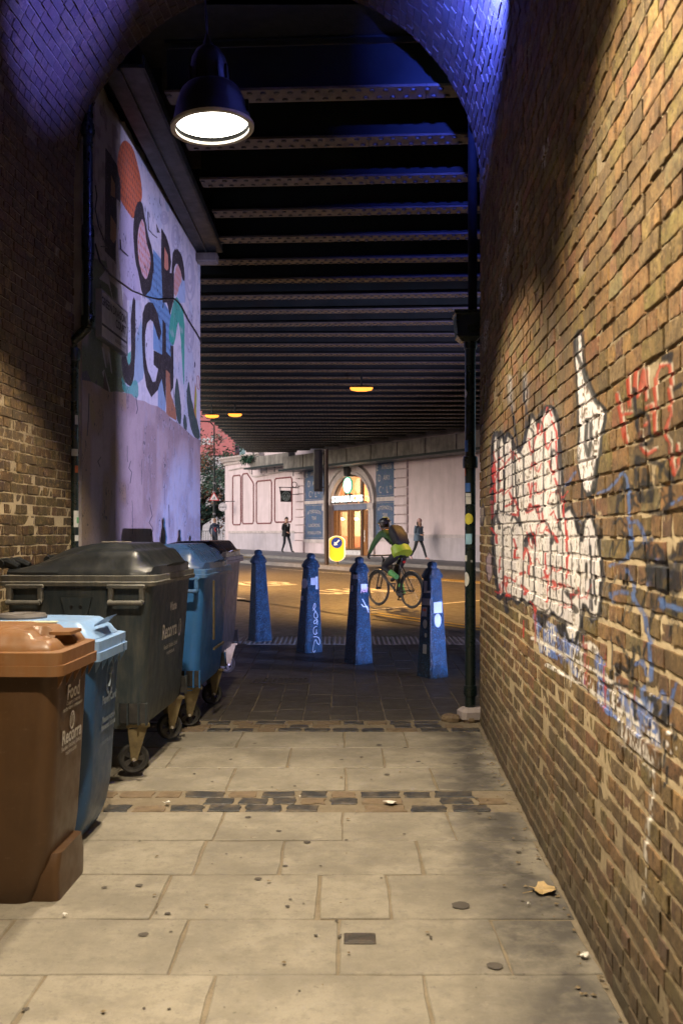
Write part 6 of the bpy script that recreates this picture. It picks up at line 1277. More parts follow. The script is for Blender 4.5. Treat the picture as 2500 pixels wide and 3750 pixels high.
mb = MB(); fb(mb, -1.75, 1.1, -.06, .1, 3.05, 3.1); fb(mb, -.3, -.18, -.06, .1, 3.1, 3.5); mb.build('sign_rail', M_black, cb)
def emblem(mb, org, ux, uz, s):
    """crowned long haired figure reduced to a few printed strokes inside a ring"""
    O = Vector(org); ux = Vector(ux); uz = Vector(uz); P = lambda x, y_: O+ux*x*s+uz*y_*s
    mb.path([P(.9*math.cos(a), .9*math.sin(a)) for a in [2*PI*k/20 for k in range(20)]], .05*s, 4, closed=True)
    for q in ([(-.3, .35), (-.35, .6), (-.15, .48), (0, .72), (.15, .48), (.35, .6), (.3, .35)], [(-.2, .3), (-.2, 0), (0, -.15), (.2, 0), (.2, .3)], [(-.3, .3), (-.42, -.1), (-.3, -.6)], [(.3, .3), (.42, -.1), (.3, -.6)], [(-.45, .2), (-.6, -.2), (-.5, -.55)], [(.45, .2), (.6, -.2), (.5, -.55)], [(-.12, -.2), (-.15, -.8)], [(.12, -.2), (.15, -.8)], [(-.75, .25), (-.8, -.2)], [(.75, .25), (.8, -.2)]): mb.path([P(*p) for p in q], .055*s, 4)
# hanging square sign (hangs from the front: its own thing)
hs = thing('hanging_sign', 'square black hanging sign with a pale round emblem on a scrolled bracket', 'sign', st(-5.0, -.5, 3.6), FA)
mb = MB(); mb.box((-.0, -.35, -.1), (.04, .62, .58), ch=.01); mb.build('board', M_black, hs)
mb = MB(); emblem(mb, (.024, -.35, -.1), (0, 1, 0), (0, 0, 1), .25); mb.build('emblem', M('pale emblem', (.4, .48, .45), .6), hs)
mb = MB(); mb.path([(0, .45, .35), (0, -.75, .35)], .025, 6); mb.path([(0, .42, .95), (0, .42, .3)], .025, 6); mb.path(smooth_pts([(0, .42, .9), (0, .1, .75), (0, -.2, .42), (0, -.7, .38)], 2, False), .02, 6); mb.path([(0, .15+.14*math.cos(a), .5+.14*math.sin(a)) for a in [2*PI*k/12 for k in range(12)]], .02, 5, closed=True)
for q in (-.65, -.05): mb.path([(0, q, .35), (0, q, .2)], .012, 5)
mb.build('bracket', M_black, hs)
# ferns growing on the ledge
M_fern = M('fern green', (.035, .1, .055), .7, var=.4, scale=3); rs = random.Random(17); mb = MB()
for k in range(150):
    b = Vector(st(-9.3+rs.uniform(-.5, .7), -.75+rs.uniform(-.3, .3), 5.75)); d = Vector((rs.uniform(-1, 1), rs.uniform(-1, 1), rs.uniform(-1.2, .6))).normalized()*rs.uniform(.2, .55); w_ = Vector((-d.y, d.x, .1)).normalized()*.05
    mb.add([b, b+d*.5+w_, b+d+Vector((0, 0, -.12)), b+d*.5-w_], [(0, 1, 2, 3)])
tag(mb.build('fern', M_fern), 'tuft of green fern growing over the end of the concrete ledge', 'plant')
# upper storey set back and the neighbour with the red hoarding
up = thing('upper_storey', 'pale upper storey with a pier above the curved cornice', 'building', st(-11, 1, 6.1), FA)
mb = MB(); mb.box((0, 3.5, 3.4), (6.6, 6, 6.6)); mb.build('wall', M_wall, up)
for x in (-2.4, -1.2, .6): mb = MB(); mb.box((x, .42, 2.3), (.5, .14, 4.2)); mb.box((x, .4, .35), (.62, .2, .5)); mb.build('pier', M_wall, up)
for x in (-1.8, -.3): mb = MB(); mb.box((x, .46, 2.4), (.7, .08, 1.9)); w_ = mb.build('window', M_stone, up); mb = MB(); mb.box((x, .415, 2.4), (.56, .02, 1.7)); mb.build('pane', M('dark pane', (.05, .06, .07), .1), w_)
rbld = thing('red_building', 'pinkish red hoarding wall with white lettering behind the tree', 'building', (-10.5, 88, 0))
M_redw = M('red hoarding', (.72, .24, .24), .8, var=.08); mb = MB(); mb.box((-13.6, 90.2, 4.2), (8.4, 4, 8.4)); mb.build('wall', M('far render', (.7, .66, .68), .8), rbld, world=True); mb = MB(); mb.box((-13.6, 90, 13), (8.4, 4, 9)); mb.build('hoarding', M_redw, rbld, world=True)
mb = MB(); text_on(mb, 'just?', (-11.25, 87.99, CAMZ+204*88/F), (1, 0, 0), (0, 0, 1), 1.15, 'RIGHT', .03, .9); mb.build('hoarding_lettering', M('hoarding white', (.75, .72, .72), .8), rbld, world=True)
lbld = thing('far_building', 'low white building far down the street behind the tree', 'building', (-12, 100, 0)); mb = MB(); mb.box((-14, 104, 3.0), (22, 6, 6)); mb.build('wall', M('far white', (.7, .69, .7), .8), lbld, world=True)
for k in range(6):
    mb = MB(); mb.box((-19+k*2.1, 100.95, 3.4), (1.0, .12, 1.6)); w_ = mb.build('window', M_stone, lbld, world=True); mb = MB(); mb.box((-19+k*2.1, 100.88, 3.4), (.8, .03, 1.4)); mb.build('pane', M_black, w_, world=True)
# street tree
tt = thing('street_tree', 'leafy street tree turning orange beside the tall lamp post', 'tree', (-10.4, 72, gz(72)))
M_bark = M('bark', (.06, .045, .035), .9, bmp=.5, bscale=12)
def leaf_mat(nm, c): return M(nm, c, .7, var=.45, scale=1.4, world=True, spec=.25)
M_lf = [leaf_mat('leaf green', (.1, .17, .11)), leaf_mat('leaf grey green', (.17, .24, .19)), leaf_mat('leaf orange', (.33, .14, .08))]
tb = Vector((-10.4, 72, gz(72))); mb = MB(); rs = random.Random(21); tips = []
mb.path([tb, tb+Vector((.1, 0, 1.2)), tb+Vector((.35, 0, 2.4)), tb+Vector((.5, .1, 4.0))], [.3, .26, .22, .18], 10)
for k in range(16):
    h = rs.uniform(1.4, 3.4); p = tb+Vector((.3, 0, h)); a = rs.uniform(0, 2*PI); q = p+Vector((math.cos(a)*rs.uniform(1.5, 3.2), math.sin(a)*rs.uniform(1, 2.5), rs.uniform(.4, 2.8))); m_ = (p+q)/2+Vector((0, 0, rs.uniform(-.3, .2))); mb.path([p, m_, q], [.1, .065, .03], 6); tips += [q, m_]
    for j in range(2): r2 = q+Vector((rs.uniform(-1, 1), rs.uniform(-1, 1), rs.uniform(-.2, 1.2))); mb.path([m_, (m_+r2)/2+Vector((0, 0, .1)), r2], [.045, .03, .012], 5); tips.append(r2)
mb.build('trunk', M_bark, tt, world=True, smooth=True)
mb = MB(); C0 = tb+Vector((.3, 0, 5.0))
clumps = [t_ for t_ in tips]+[C0+Vector((rs.gauss(0, 2.0), rs.gauss(0, 1.6), rs.gauss(-.6, 1.5))) for _ in range(58)]
for c in clumps:
    mi = 2 if rs.random() < .2 else rs.choice((0, 0, 1)); rad = rs.uniform(.4, .85)
    for j in range(95):
        mb.mi = mi if rs.random() < .75 else rs.choice((0, 1, 1, 2)); d = Vector((rs.gauss(0, .5), rs.gauss(0, .5), rs.gauss(0, .42)))*rad; p = c+d
        a = Vector((rs.uniform(-1, 1), rs.uniform(-1, 1), rs.uniform(-.8, .5))).normalized()*rs.uniform(.09, .17); b_ = a.cross(Vector((rs.uniform(-1, 1), rs.uniform(-1, 1), 1))).normalized()*rs.uniform(.04, .08)
        mb.add([p-a, p+b_, p+a, p-b_], [(0, 1, 2, 3)])
mb.build('crown', M_lf, tt, world=True)
# lamp post, signs and railing
lp_ = thing('lamp_post', 'tall dark lamp post in front of the tree carrying a warning triangle', 'lamp post', (-7.85, 61.5, gz(61.5)))
X0, Y0, Z0 = -7.85, 61.5, gz(61.5); zp = lambda y: CAMZ+(1225-y)*Y0/F
mb = MB(); mb.path([(X0, Y0, Z0), (X0, Y0, Z0+2.2), (X0, Y0, 6.1)], [.11, .08, .065], 10); mb.path([(X0, Y0, 6.1), (X0, Y0, 8.2), (X0-.25, Y0, 8.5), (X0-1.3, Y0, 8.55)], .045, 8); mb.build('post', M_steel, lp_, world=True, smooth=True)
mb = MB(); mb.loft([[(X0-1.3-px, Y0+py, 8.5+dz) for px, py in rrect(.3, 0, a, b, .08)] for a, b, dz in ((.5, .16, -.08), (.7, .24, -.02), (.6, .2, .1))]); mb.build('lantern', M('lantern white', (.6, .6, .6), .4), lp_, world=True)
for z in (zp(1050), zp(1110), zp(1180), zp(1130)): mb = MB(); mb.tube((X0, Y0, z-.05), (X0, Y0, z+.05), .1, n=10); mb.build('band', M_grey, lp_, world=True)
M_sred = M('sign red', (.5, .05, .05), .5); M_swh = M('sign white', (.72, .68, .68), .5)
zt = zp(1141); tri = lambda r: [(r*math.cos(R(90+120*k)), r*math.sin(R(90+120*k))) for k in range(3)]
mb = MB(); mb.prism(tri(.37), lambda x, z: (X0+x, Y0-.12, zt-.06+z), lambda x, z: (X0+x, Y0-.1, zt-.06+z)); ts = mb.build('warning_triangle', M_sred, lp_, world=True)
mb = MB(); mb.prism(tri(.27), lambda x, z: (X0+x, Y0-.128, zt-.06+z), lambda x, z: (X0+x, Y0-.121, zt-.06+z)); mb.build('triangle_face', M_swh, ts, world=True)
mb = MB()
for dx, s_ in ((.04, 1.0), (-.05, .7)):
    b_ = Vector((X0+dx, Y0-.131, zt-.17)); mb.lathe([(.001, -.02), (.02*s_, 0), (.001, .02)], 8, b_+Vector((0, 0, .2*s_))); mb.path([b_+Vector((0, 0, .16*s_)), b_+Vector((0, 0, .08*s_))], .022*s_, 5)
    for q in (-.03, .03): mb.path([b_+Vector((0, 0, .09*s_)), b_+Vector((q*s_, 0, 0))], .01*s_, 4); mb.path([b_+Vector((0, 0, .16*s_)), b_+Vector((q*1.2*s_, 0, .08*s_))], .008*s_, 4)
mb.build('walking_figures', M_black, ts, world=True)
mb = MB(); mb.loft([[(X0+x, Y0-.1, zp(1200)+z) for x, z in ((-.2, -.25), (.18, -.25), (.2, .25), (-.15, .25))], [(X0+x, Y0-.085, zp(1200)+z) for x, z in ((-.2, -.25), (.18, -.25), (.2, .25), (-.15, .25))]]); mb.build('notice_board', M_swh, lp_, world=True)
rsn = thing('round_sign', 'round white hanging shop sign lettered osero on a long bracket', 'sign', (-6.9, 57.5, 3.1)); xs, ys_, zs_ = (512-784)*57.5/F, 57.5, CAMZ+(1225-1164.6)*57.5/F
mb = MB(); mb.lathe([(.001, -.03), (.25, -.03), (.25, .03), (.001, .03)], 28, (xs, ys_, zs_), Matrix.Rotation(PI/2, 4, 'X')); mb.build('disc', M_swh, rsn, world=True)
mb = MB(); text_on(mb, 'osero', (xs, ys_-.03, zs_-.05), (1, 0, 0), (0, 0, 1), .17, 'CENTER', .002, 1.05); text_on(mb, 'cafe', (xs+.07, ys_-.03, zs_+.06), (1, 0, 0), (0, 0, 1), .06); mb.path([(xs+.2*math.cos(a), ys_-.032, zs_+.2*math.sin(a)) for a in [2*PI*k/24 for k in range(24)]], .006, 4, closed=True); mb.build('lettering', M_black, rsn, world=True)
mb = MB(); mb.path([(xs-.5, ys_, zs_+.31), (xs+.7, ys_, zs_+.33)], .02, 6); mb.path([(xs-.12, ys_, zs_+.31), (xs-.12, ys_, zs_+.22)], .012, 5); mb.path([(xs+.12, ys_, zs_+.31), (xs+.12, ys_, zs_+.22)], .012, 5); mb.build('bracket', M_black, rsn, world=True)
ra = thing('street_railing', 'pale metal railing at the corner beyond the cafe', 'railing', (-8.2, 66, gz(66))); zr = gz(66)
for k in range(14): mb = MB(); mb.tube((-9.3+k*.16, 66, zr), (-9.3+k*.16, 66, zr+1.05), .016, n=6); mb.build('bar', M_grey, ra, world=True)
mb = MB(); mb.tube((-9.4, 66, zr+1.06), (-7.1, 66, zr+1.06), .025, n=6); mb.tube((-9.4, 66, zr+.15), (-7.1, 66, zr+.15), .02, n=6); mb.build('rail', M_grey, ra, world=True)
# ================================================================== TRAFFIC ISLAND FURNITURE
P0 = st(8.7, -6.75, None, .135); sgn = thing('traffic_signal', 'traffic signal seen from behind on a dark pole at the island tip', 'traffic light', P0)
M_sig = M('signal black', (.02, .019, .017), .45, dirt=(.08, .06, .03), dscale=3, damt=.4); px0, py0, pz0 = P0
zs2 = lambda y: CAMZ+(1225-y)*py0/F
mb = MB(); mb.path([(px0+.02, py0, pz0), (px0-.0, py0, zs2(1032))], .085, 12); mb.build('pole', M('brown black pole', (.05, .03, .018), .4, dirt=(.12, .07, .03), dscale=3), sgn, world=True, smooth=True)
zc0, zc1 = zs2(1129), zs2(1033); mb = MB(); mb.box((px0-.3, py0-.02, (zc0+zc1)/2), (.3, .24, zc1-zc0), ch=.03); mb.build('signal_head', M_sig, sgn, world=True)
mb = MB(); mb.box((px0-.33, py0-.16, (zc0+zc1)/2+.02), (.2, .05, (zc1-zc0)*.94), ch=.015); mb.box((px0-.16, py0+.1, (zc0+zc1)/2), (.06, .04, zc1-zc0)); mb.build('back_cover', M_sig, sgn, world=True)
for k in range(3):
    mb = MB(); mb.lathe([(.13, 0), (.13, .14), (.11, .14), (.11, 0)], 14, (px0-.3, py0+.1, zc0+.25+k*.46), Matrix.Rotation(-PI/2, 4, 'X'), closed=True); mb.build('visor', M_sig, sgn, world=True)
for z in (zc0+.15, zc1-.15): mb = MB(); mb.box((px0-.1, py0, z), (.2, .05, .04)); mb.build('bracket', M_sig, sgn, world=True)
P1 = st(9.0, -6.25, None, .135); kl = thing('keep_left_bollard', 'glowing yellow traffic bollard with a blue arrow disc on the island', 'bollard', P1)
P1 = Vector(((773-784)*36.3/F, 36.3, gz(36.3)+.13)); kl.location = P1; bx, by, bz = P1
M_ky = emis('lit yellow shell', (1.0, .55, .02), .95); M_kw = emis('lit cream edge', (1, .86, .6), .9); M_kb = emis('lit blue disc', (.02, .045, .22), .7)
sh = lambda s: [(x*s, z) for x, z in [(.28*math.cos(a), .82+.2*math.sin(a)) for a in [PI*k/12 for k in range(13)]]+[(-.28, .36)]+[(.28*math.cos(a), .34+.24*math.sin(a)) for a in [PI+PI*k/12 for k in range(13)]]]
mb = MB(); mb.prism(sh(1.14), lambda x, z: (bx+x, by-.05, bz+.01+z*1.02), lambda x, z: (bx+x, by+.16, bz+.01+z*1.02)); mb.build('shell', M_kw, kl, world=True)
mb = MB(); mb.prism(sh(.95), lambda x, z: (bx+x, by-.075, bz+.02+z*.99), lambda x, z: (bx+x, by-.051, bz+.02+z*.99)); fc = mb.build('face', M_ky, kl, world=True)
mb = MB(); mb.lathe([(.001, 0), (.2, 0), (.2, .012), (.001, .012)], 24, (bx, by-.076, bz+.8), Matrix.Rotation(PI/2, 4, 'X')); ad = mb.build('arrow_disc', M_kb, fc, world=True)
mb = MB(); yy = by-.09; o_ = Vector((bx, yy, bz+.8)); d_ = Vector((-.7071, 0, -.7071)); n_ = Vector((-.7071, 0, .7071))
mb.add([o_-d_*.14+n_*.024, o_-d_*.14-n_*.024, o_+d_*.03-n_*.024, o_+d_*.03-n_*.085, o_+d_*.14, o_+d_*.03+n_*.085, o_+d_*.03+n_*.024], [(0, 1, 2, 6), (3, 4, 5)]); ad_ = mb.build('arrow', emis('lit white arrow', (1, .75, .6), .9), fc, world=True)
mb = MB(); mb.tube((bx, by+.03, bz), (bx, by+.03, bz+.12), .07, n=10); mb.build('base', M_grey, kl, world=True)
# ================================================================== PEOPLE
def figure(root, joints, edges, rad, zones, mats, name='body', sub=1):
    names = list(joints); idx = {k: i for i, k in enumerate(names)}; me = bpy.data.meshes.new(name); me.from_pydata([joints[k] for k in names], [(idx[a], idx[b]) for a, b in edges], [])
    o = bpy.data.objects.new(name, me); COL.objects.link(o); m = o.modifiers.new('skin', 'SKIN'); m.use_smooth_shade = True; m.branch_smoothing = .5; me.skin_vertices[0].data
    for k in names:
        r_ = rad[k]; sv = me.skin_vertices[0].data[idx[k]]; sv.radius = r_ if isinstance(r_, tuple) else (r_, r_); sv.use_root = (k == 'pelvis')
    s_ = o.modifiers.new('sub', 'SUBSURF'); s_.levels = sub; s_.render_levels = sub
    dg = bpy.context.evaluated_depsgraph_get(); nm = bpy.data.meshes.new_from_object(o.evaluated_get(dg)); o.modifiers.clear(); o.data = nm; nm.name = name; bpy.data.meshes.remove(me)
    for m_ in mats: nm.materials.append(m_)
    segs = [(Vector(joints[a]), Vector(joints[b]), zones.get((a, b), zones.get(b, 0))) for a, b in edges]
    for p in nm.polygons:
        c = p.center; best = (1e9, 0)
        for a, b, z in segs:
            d = b-a; t = max(0, min(1, (c-a).dot(d)/max(d.length_squared, 1e-9))); q = (c-a-d*t).length
            if q < best[0]: best = (q, z)
        p.material_index = best[1]; p.use_smooth = True
    o.parent = root; return o
def hand(J, E, Rd, Z, wrist, side, direc, palm, zone, curl=.5, s=1.0):
    """palm, four unequal bent fingers and a thumb leaving the side of the palm"""
    w = Vector(J[wrist]); d = Vector(direc).normalized(); pn = Vector(palm).normalized(); sd = d.cross(pn).normalized()*side; pk = wrist+'_palm'
    J[pk] = tuple(w+d*.06*s); E.append((wrist, pk)); Rd[pk] = (.03*s, .016*s); Z[pk] = zone
    for i, ln in enumerate((.07, .08, .075, .058)):
        a = '%s_f%d' % (wrist, i); b = a+'t'; base = w+d*.085*s+sd*(i-1.5)*.019*s; mid = base+(d*(1-curl*.5)+pn*curl*.6).normalized()*ln*.55*s; J[a] = tuple(mid); J[b] = tuple(mid+(d*(1-curl)+pn*curl).normalized()*ln*.5*s)
        E += [(pk, a), (a, b)]; Rd[a] = .0085*s; Rd[b] = .007*s; Z[a] = Z[b] = zone
    a = wrist+'_th'; J[a] = tuple(w+d*.05*s-sd*.045*s+pn*.015*s); J[a+'t'] = tuple(w+d*.085*s-sd*.055*s+pn*.03*s); E += [(pk, a), (a, a+'t')]; Rd[a] = .01*s; Rd[a+'t'] = .008*s; Z[a] = Z[a+'t'] = zone
def biped(root, pose, mats, zones, slim=1.0, curl=.5, coat=1.0, sub=1):
    J = dict(pose); E = [('pelvis', 'waist'), ('waist', 'chest'), ('chest', 'neck'), ('neck', 'head'), ('head', 'crown_')]
    Rd = dict(pelvis=(.155*slim*coat, .12*coat), waist=(.14*slim*coat, .105*coat), chest=(.17*slim, .125), neck=.058, head=(.085, .1), crown_=(.07, .085)); Z = dict(zones)
    for s_ in 'lr':
        E += [('chest', 'sh'+s_), ('sh'+s_, 'el'+s_), ('el'+s_, 'wr'+s_), ('pelvis', 'hip'+s_), ('hip'+s_, 'kn'+s_), ('kn'+s_, 'an'+s_), ('an'+s_, 'to'+s_)]
        Rd.update({'sh'+s_: .072*slim, 'el'+s_: .05*slim, 'wr'+s_: .034, 'hip'+s_: .098*slim, 'kn'+s_: .066*slim, 'an'+s_: .045, 'to'+s_: .036})
        w, e = Vector(J['wr'+s_]), Vector(J['el'+s_]); hand(J, E, Rd, Z, 'wr'+s_, 1 if s_ == 'l' else -1, w-e, (0, (-1 if s_ == 'l' else 1), 0), zones['hand'], curl)
    return figure(root, J, E, Rd, Z, mats, sub=sub)
def head_bits(root, c, fwd, m_skin, m_hair, long=0, cap=None):
    """face and hair round a head centre, looking along fwd"""
    f = Vector(fwd).normalized(); u = Vector((0, 0, 1)); u = (u-f*u.dot(f)).normalized(); s_ = u.cross(f); Mx = Matrix((f, s_, u)).transposed().to_4x4(); Mx.translation = c
    T = lambda p: tuple(Mx @ Vector(p))
    mb = MB(); mb.loft([[T((x+.085, y_, z)) for x, y_ in ((0, -.012), (.03-abs(z)*.3, 0), (0, .012))] for z in (-.035, -.02, .02)]); mb.build('nose', m_skin, root)
    for q in (-1, 1):
        mb = MB(); mb.lathe([(.001, -.012), (.026, -.008), (.03, .004), (.001, .01)], 10, M=Mx @ Matrix.Translation((-.005, q*.082, -.0)) @ Matrix.Rotation(q*PI/2, 4, 'X')); mb.build('ear', m_skin, root)
        mb = MB(); mb.lathe([(.001, 0), (.011, .002), (.001, .004)], 8, M=Mx @ Matrix.Translation((.092, q*.033, .012)) @ Matrix.Rotation(PI/2, 4, 'Y')); mb.build('eye', M_black, root)
    mb = MB(); mb.path([T((.09, -.024, -.058)), T((.096, 0, -.06)), T((.09, .024, -.058))], .006, 5); mb.build('mouth', M_mould, root)
    def shell(name, mat, r, zcut, fcut, ex=1.0):
        vs = []; fs = []; nu, nv = 16, 9
        for i in range(nv+1):
            ph = PI/2-(PI/2+zcut)*i/nv
            for k in range(nu):
                a = 2*PI*k/nu; x, y_, z = math.cos(ph)*math.cos(a), math.cos(ph)*math.sin(a), math.sin(ph)
                lim = fcut if x > .15 else -9
                z = max(z, lim); vs.append(T((x*r*1.12-.012, y_*r*.98, z*r*1.3*ex+.012)))
        for i in range(nv):
            for k in range(nu): fs.append((i*nu+k, i*nu+(k+1) % nu, (i+1)*nu+(k+1) % nu, (i+1)*nu+k))
        mb = MB(); mb.add(vs, fs); return mb.build(name, mat, root, smooth=True, angle=80)
    shell('hair', m_hair, .099, .55, .3)
    if long:
        mb = MB()
        for q in (-1, 1): mb.path([T((-.02, q*.075, .03)), T((-.03, q*.085, -.06)), T((.0, q*.085, -long*.6)), T((.02, q*.07, -long))], [.03, .034, .034, .015], 8)
        mb.path([T((-.08, 0, .0)), T((-.09, 0, -.1)), T((-.07, 0, -long))], [.06, .07, .03], 8); mb.build('long_hair', m_hair, root, smooth=True)
    if cap is not None: shell('knitted_cap', cap, .108, .1, -.02, 1.05)
M_skin = M('skin', (.5, .29, .2), .55, var=.06); M_hair = M('dark hair', (.025, .016, .012), .6)
M_suit = M('charcoal suit', (.014, .015, .018), .8, var=.3, scale=10, bmp=.3, bscale=14); M_shirt = M('white shirt', (.6, .58, .6), .8); M_trs = M('dark navy trousers', (.02, .024, .035), .85, bmp=.3, bscale=14); M_shoe = M('black shoe', (.012, .012, .013), .45)
# man in a dark jacket walking along the pale wall
def walk(h=1.0, stride=.34, armf=.2, bend=.1):
    return dict(pelvis=(0, 0, .93*h), waist=(.01, 0, 1.1*h), chest=(.025, 0, 1.32*h), neck=(.03, 0, 1.5*h), head=(.05, 0, 1.61*h), crown_=(.045, 0, 1.7*h), shl=(.02, .19, 1.42*h), shr=(.02, -.19, 1.42*h), ell=(-.1, .25, 1.14*h), wrl=(-.12, .26, .88*h), elr=(.02, -.25, 1.14*h), wrr=(.24, -.14, 1.02*h),
                hipl=(0, .09, .9*h), hipr=(0, -.09, .9*h), knl=(.2, .09, .52*h), anl=(stride, .1, .1*h), tol=(stride+.17, .11, .06), knr=(-.02, -.09, .5*h), anr=(-.22, -.1, .11*h), tor=(-.06, -.1, .04))
Z = dict(waist=0, chest=0, neck=1, head=1, crown_=1, shl=0, shr=0, ell=0, elr=0, wrl=0, wrr=0, hipl=2, hipr=2, knl=2, knr=2, anl=2, anr=2, tol=3, tor=3, hand=1)
P2 = Vector(((657-784)*50.2/F, 50.2, gz(50.2)+.11)); man = thing('person', 'man in a dark jacket walking along the pale panelled wall', 'person', P2, FA+R(8))
biped(man, walk(1.03), [M_suit, M_skin, M_trs, M_shoe], Z); head_bits(man, Vector((.05, 0, 1.69)), (1, -.25, -.03), M_skin, M_hair)
mb = MB(); mb.loft([[(x, y_, z) for x, y_ in ((.125, -.045), (.16, 0), (.125, .045))] for z, in ((1.33,), (1.5,))]); mb.build('shirt_front', M_shirt, man)
mb = MB(); mb.loft([[(x*w_, y_*w_, z) for x, y_ in rrect(0, 0, .3, .42, .12)] for z, w_ in ((.84, 1.06), (.95, 1.0), (1.1, .9), (1.3, .97), (1.42, .9))]); mb.build('jacket', M_suit, man, smooth=True, angle=60)
# woman in a denim jacket and pink cap looking at a phone
P3 = Vector(((961-784)*41.2/F, 41.2, gz(41.2)+.11)); wom = thing('person', 'woman in a blue grey jacket and pale pink cap holding a phone', 'person', P3, FA+R(6))
M_den = M('blue grey jacket', (.11, .16, .22), .85, var=.2, scale=8, bmp=.3, bscale=16); M_jean = M('charcoal trousers', (.03, .034, .04), .85); M_pink = M('pink shoe', (.6, .36, .33), .6); M_capp = M('pale pink knit', (.5, .32, .3), .9, bmp=.4, bscale=60)
w = walk(.97, .36); w.update(elr=(.02, -.24, 1.1), wrr=(.24, -.12, 1.06), ell=(-.2, .27, 1.1), wrl=(-.3, .3, .88), knr=(-.14, -.08, .5), anr=(-.4, -.09, .16), tor=(-.28, -.09, .04))
biped(wom, w, [M_den, M_skin, M_jean, M_pink], Z, .93); head_bits(wom, Vector((.05, 0, 1.585)), (1, -.15, -.12), M_skin, M_hair, .2, M_capp)
mb = MB(); mb.loft([[(x*w_, y_*w_, z) for x, y_ in rrect(.0, 0, .3, .4, .13)] for z, w_ in ((.8, 1.1), (.95, 1.04), (1.1, .95), (1.28, .95), (1.36, .85))]); mb.build('jacket', M_den, wom, smooth=True, angle=60)
ph = thing('phone', 'dark phone held up by the woman in the pink cap', 'phone', P3+Vector((0, 0, 1.1)), FA+R(6)); mb = MB(); mb.box((.36, -.1, .02), (.15, .07, .01), M=Matrix.Rotation(-.5, 4, 'Y'), ch=.004); mb.build('case', M_black, ph)
# figure seen from behind beyond the containers
P4 = Vector(((493-784)*54/F, 54, gz(54)+.05)); bk = thing('person', 'person in a dark blue hooded jacket seen from behind near the lamp post', 'person', P4, R(80))
M_nav = M('navy jacket', (.018, .03, .06), .8, bmp=.3, bscale=12)
w = walk(1.03, .2); w.update(elr=(0, -.26, 1.16), wrr=(.12, -.22, .98), ell=(-.02, .26, 1.16), wrl=(.08, .24, .95)); biped(bk, w, [M_nav, M_skin, M_trs, M_shoe], Z, 1.1); head_bits(bk, Vector((.05, 0, 1.69)), (1, .1, 0), M_skin, M('sandy hair', (.3, .17, .1), .7))
mb = MB(); mb.path([(-.1, q*.1, 1.5) for q in (-1, 0, 1)], [.06, .08, .06], 8); mb.build('hood', M_nav, bk, smooth=True); mb = MB(); mb.path([(-.185, -.02, 1.32), (-.19, -.1, 1.25), (-.185, -.04, 1.18), (-.185, -.14, 1.12)], .02, 5); mb.path([(-.185, -.14, 1.32), (-.19, -.04, 1.22), (-.185, -.12, 1.1)], .018, 5); mb.build('back_print', M('red print', (.5, .05, .04), .6), bk)
# ================================================================== CYCLIST
BX, BY = (906-784)*18.9/F, 18.9; BR = math.atan2(.84, -.56)+R(2)
bike = thing('bicycle', 'dark bicycle ridden away along the road by the cyclist', 'bicycle', (BX, BY, gz(BY)+.012), BR)
M_fr = M('black frame', (.015, .016, .016), .35); RWX, FWX, WR = -.5, .5, .335
def wheel(x, nm):
    Mx = Matrix.Translation((x, 0, WR)) @ Matrix.Rotation(PI/2, 4, 'X'); mb = MB(); mb.lathe([(WR-.03, -.012), (WR-.012, -.02), (WR, 0), (WR-.012, .02), (WR-.03, .012)], 48, M=Mx, closed=True); ty = mb.build('tyre', M_tyre, bike, smooth=True)
    mb = MB(); mb.lathe([(WR-.05, -.01), (WR-.03, -.013), (WR-.03, .013), (WR-.05, .01)], 48, M=Mx, closed=True); mb.lathe([(.001, -.05), (.025, -.05), (.03, 0), (.025, .05), (.001, .05)], 12, M=Mx); mb.build('rim', M_fr, ty, smooth=True)
    mb = MB()
    for k in range(24): a = 2*PI*k/24; q = .035 if k % 2 else -.035; b_ = a+(.5 if k % 4 < 2 else -.5); mb.path([Mx @ Vector((.022*math.cos(b_), .022*math.sin(b_), q)), Mx @ Vector(((WR-.045)*math.cos(a), (WR-.045)*math.sin(a), 0))], .0018, 3)
    tag(mb.build('spokes', M_bolt, ty), kind='stuff')
    mb = MB(); pts = [(x+(WR+.02)*math.cos(a), 0, WR+(WR+.02)*math.sin(a)) for a in [R(d) for d in ((20, 40, 60, 80, 100, 120, 140, 165) if x < 0 else (35, 55, 75, 95, 115, 130))]]; mb.path(pts, .018, 6); mb.build('mudguard', M_fr, ty, smooth=True)
wheel(RWX, 'rear'); wheel(FWX, 'front')
bb_ = (-.06, 0, .29); seat = (-.2, 0, .86); hd0 = (.36, 0, .78); hd1 = (.34, 0, .9); fork = (.42, 0, .62)
mb = MB()
for a, b_, r_ in ((bb_, seat, .017), (bb_, fork, .021), (hd0, (-.18, 0, .8), .016), (fork, hd1, .021)): mb.tube(a, b_, r_, n=10)
for q in (-1, 1): mb.tube((bb_[0], q*.03, bb_[2]), (RWX, q*.06, WR), .011, n=8); mb.tube((-.18, q*.02, .8), (RWX, q*.06, WR), .01, n=8); mb.tube((fork[0], q*.045, fork[2]), (FWX, q*.05, WR), .013, n=8)
mb.build('frame', M_fr, bike, smooth=True)
mb = MB(); mb.tube(seat, (-.21, 0, .93), .013, n=8); mb.loft([[(x, y_*w_, z) for y_, z in ((-1, .94), (-.7, .965), (.7, .965), (1, .94))] for x, w_ in ((-.36, .07), (-.28, .075), (-.18, .04), (-.08, .02))]); mb.build('saddle', M_fr, bike)
mb = MB(); mb.tube(hd1, (.4, 0, .96), .015, n=8); mb.path([(.42, -.3, .98), (.41, -.1, .97), (.41, .1, .97), (.42, .3, .98)], .014, 8); 
for q in (-1, 1): mb.path([(.42, q*.3, .98), (.36, q*.31, .975)], .018, 8)
mb.build('handlebar', M_fr, bike, smooth=True)
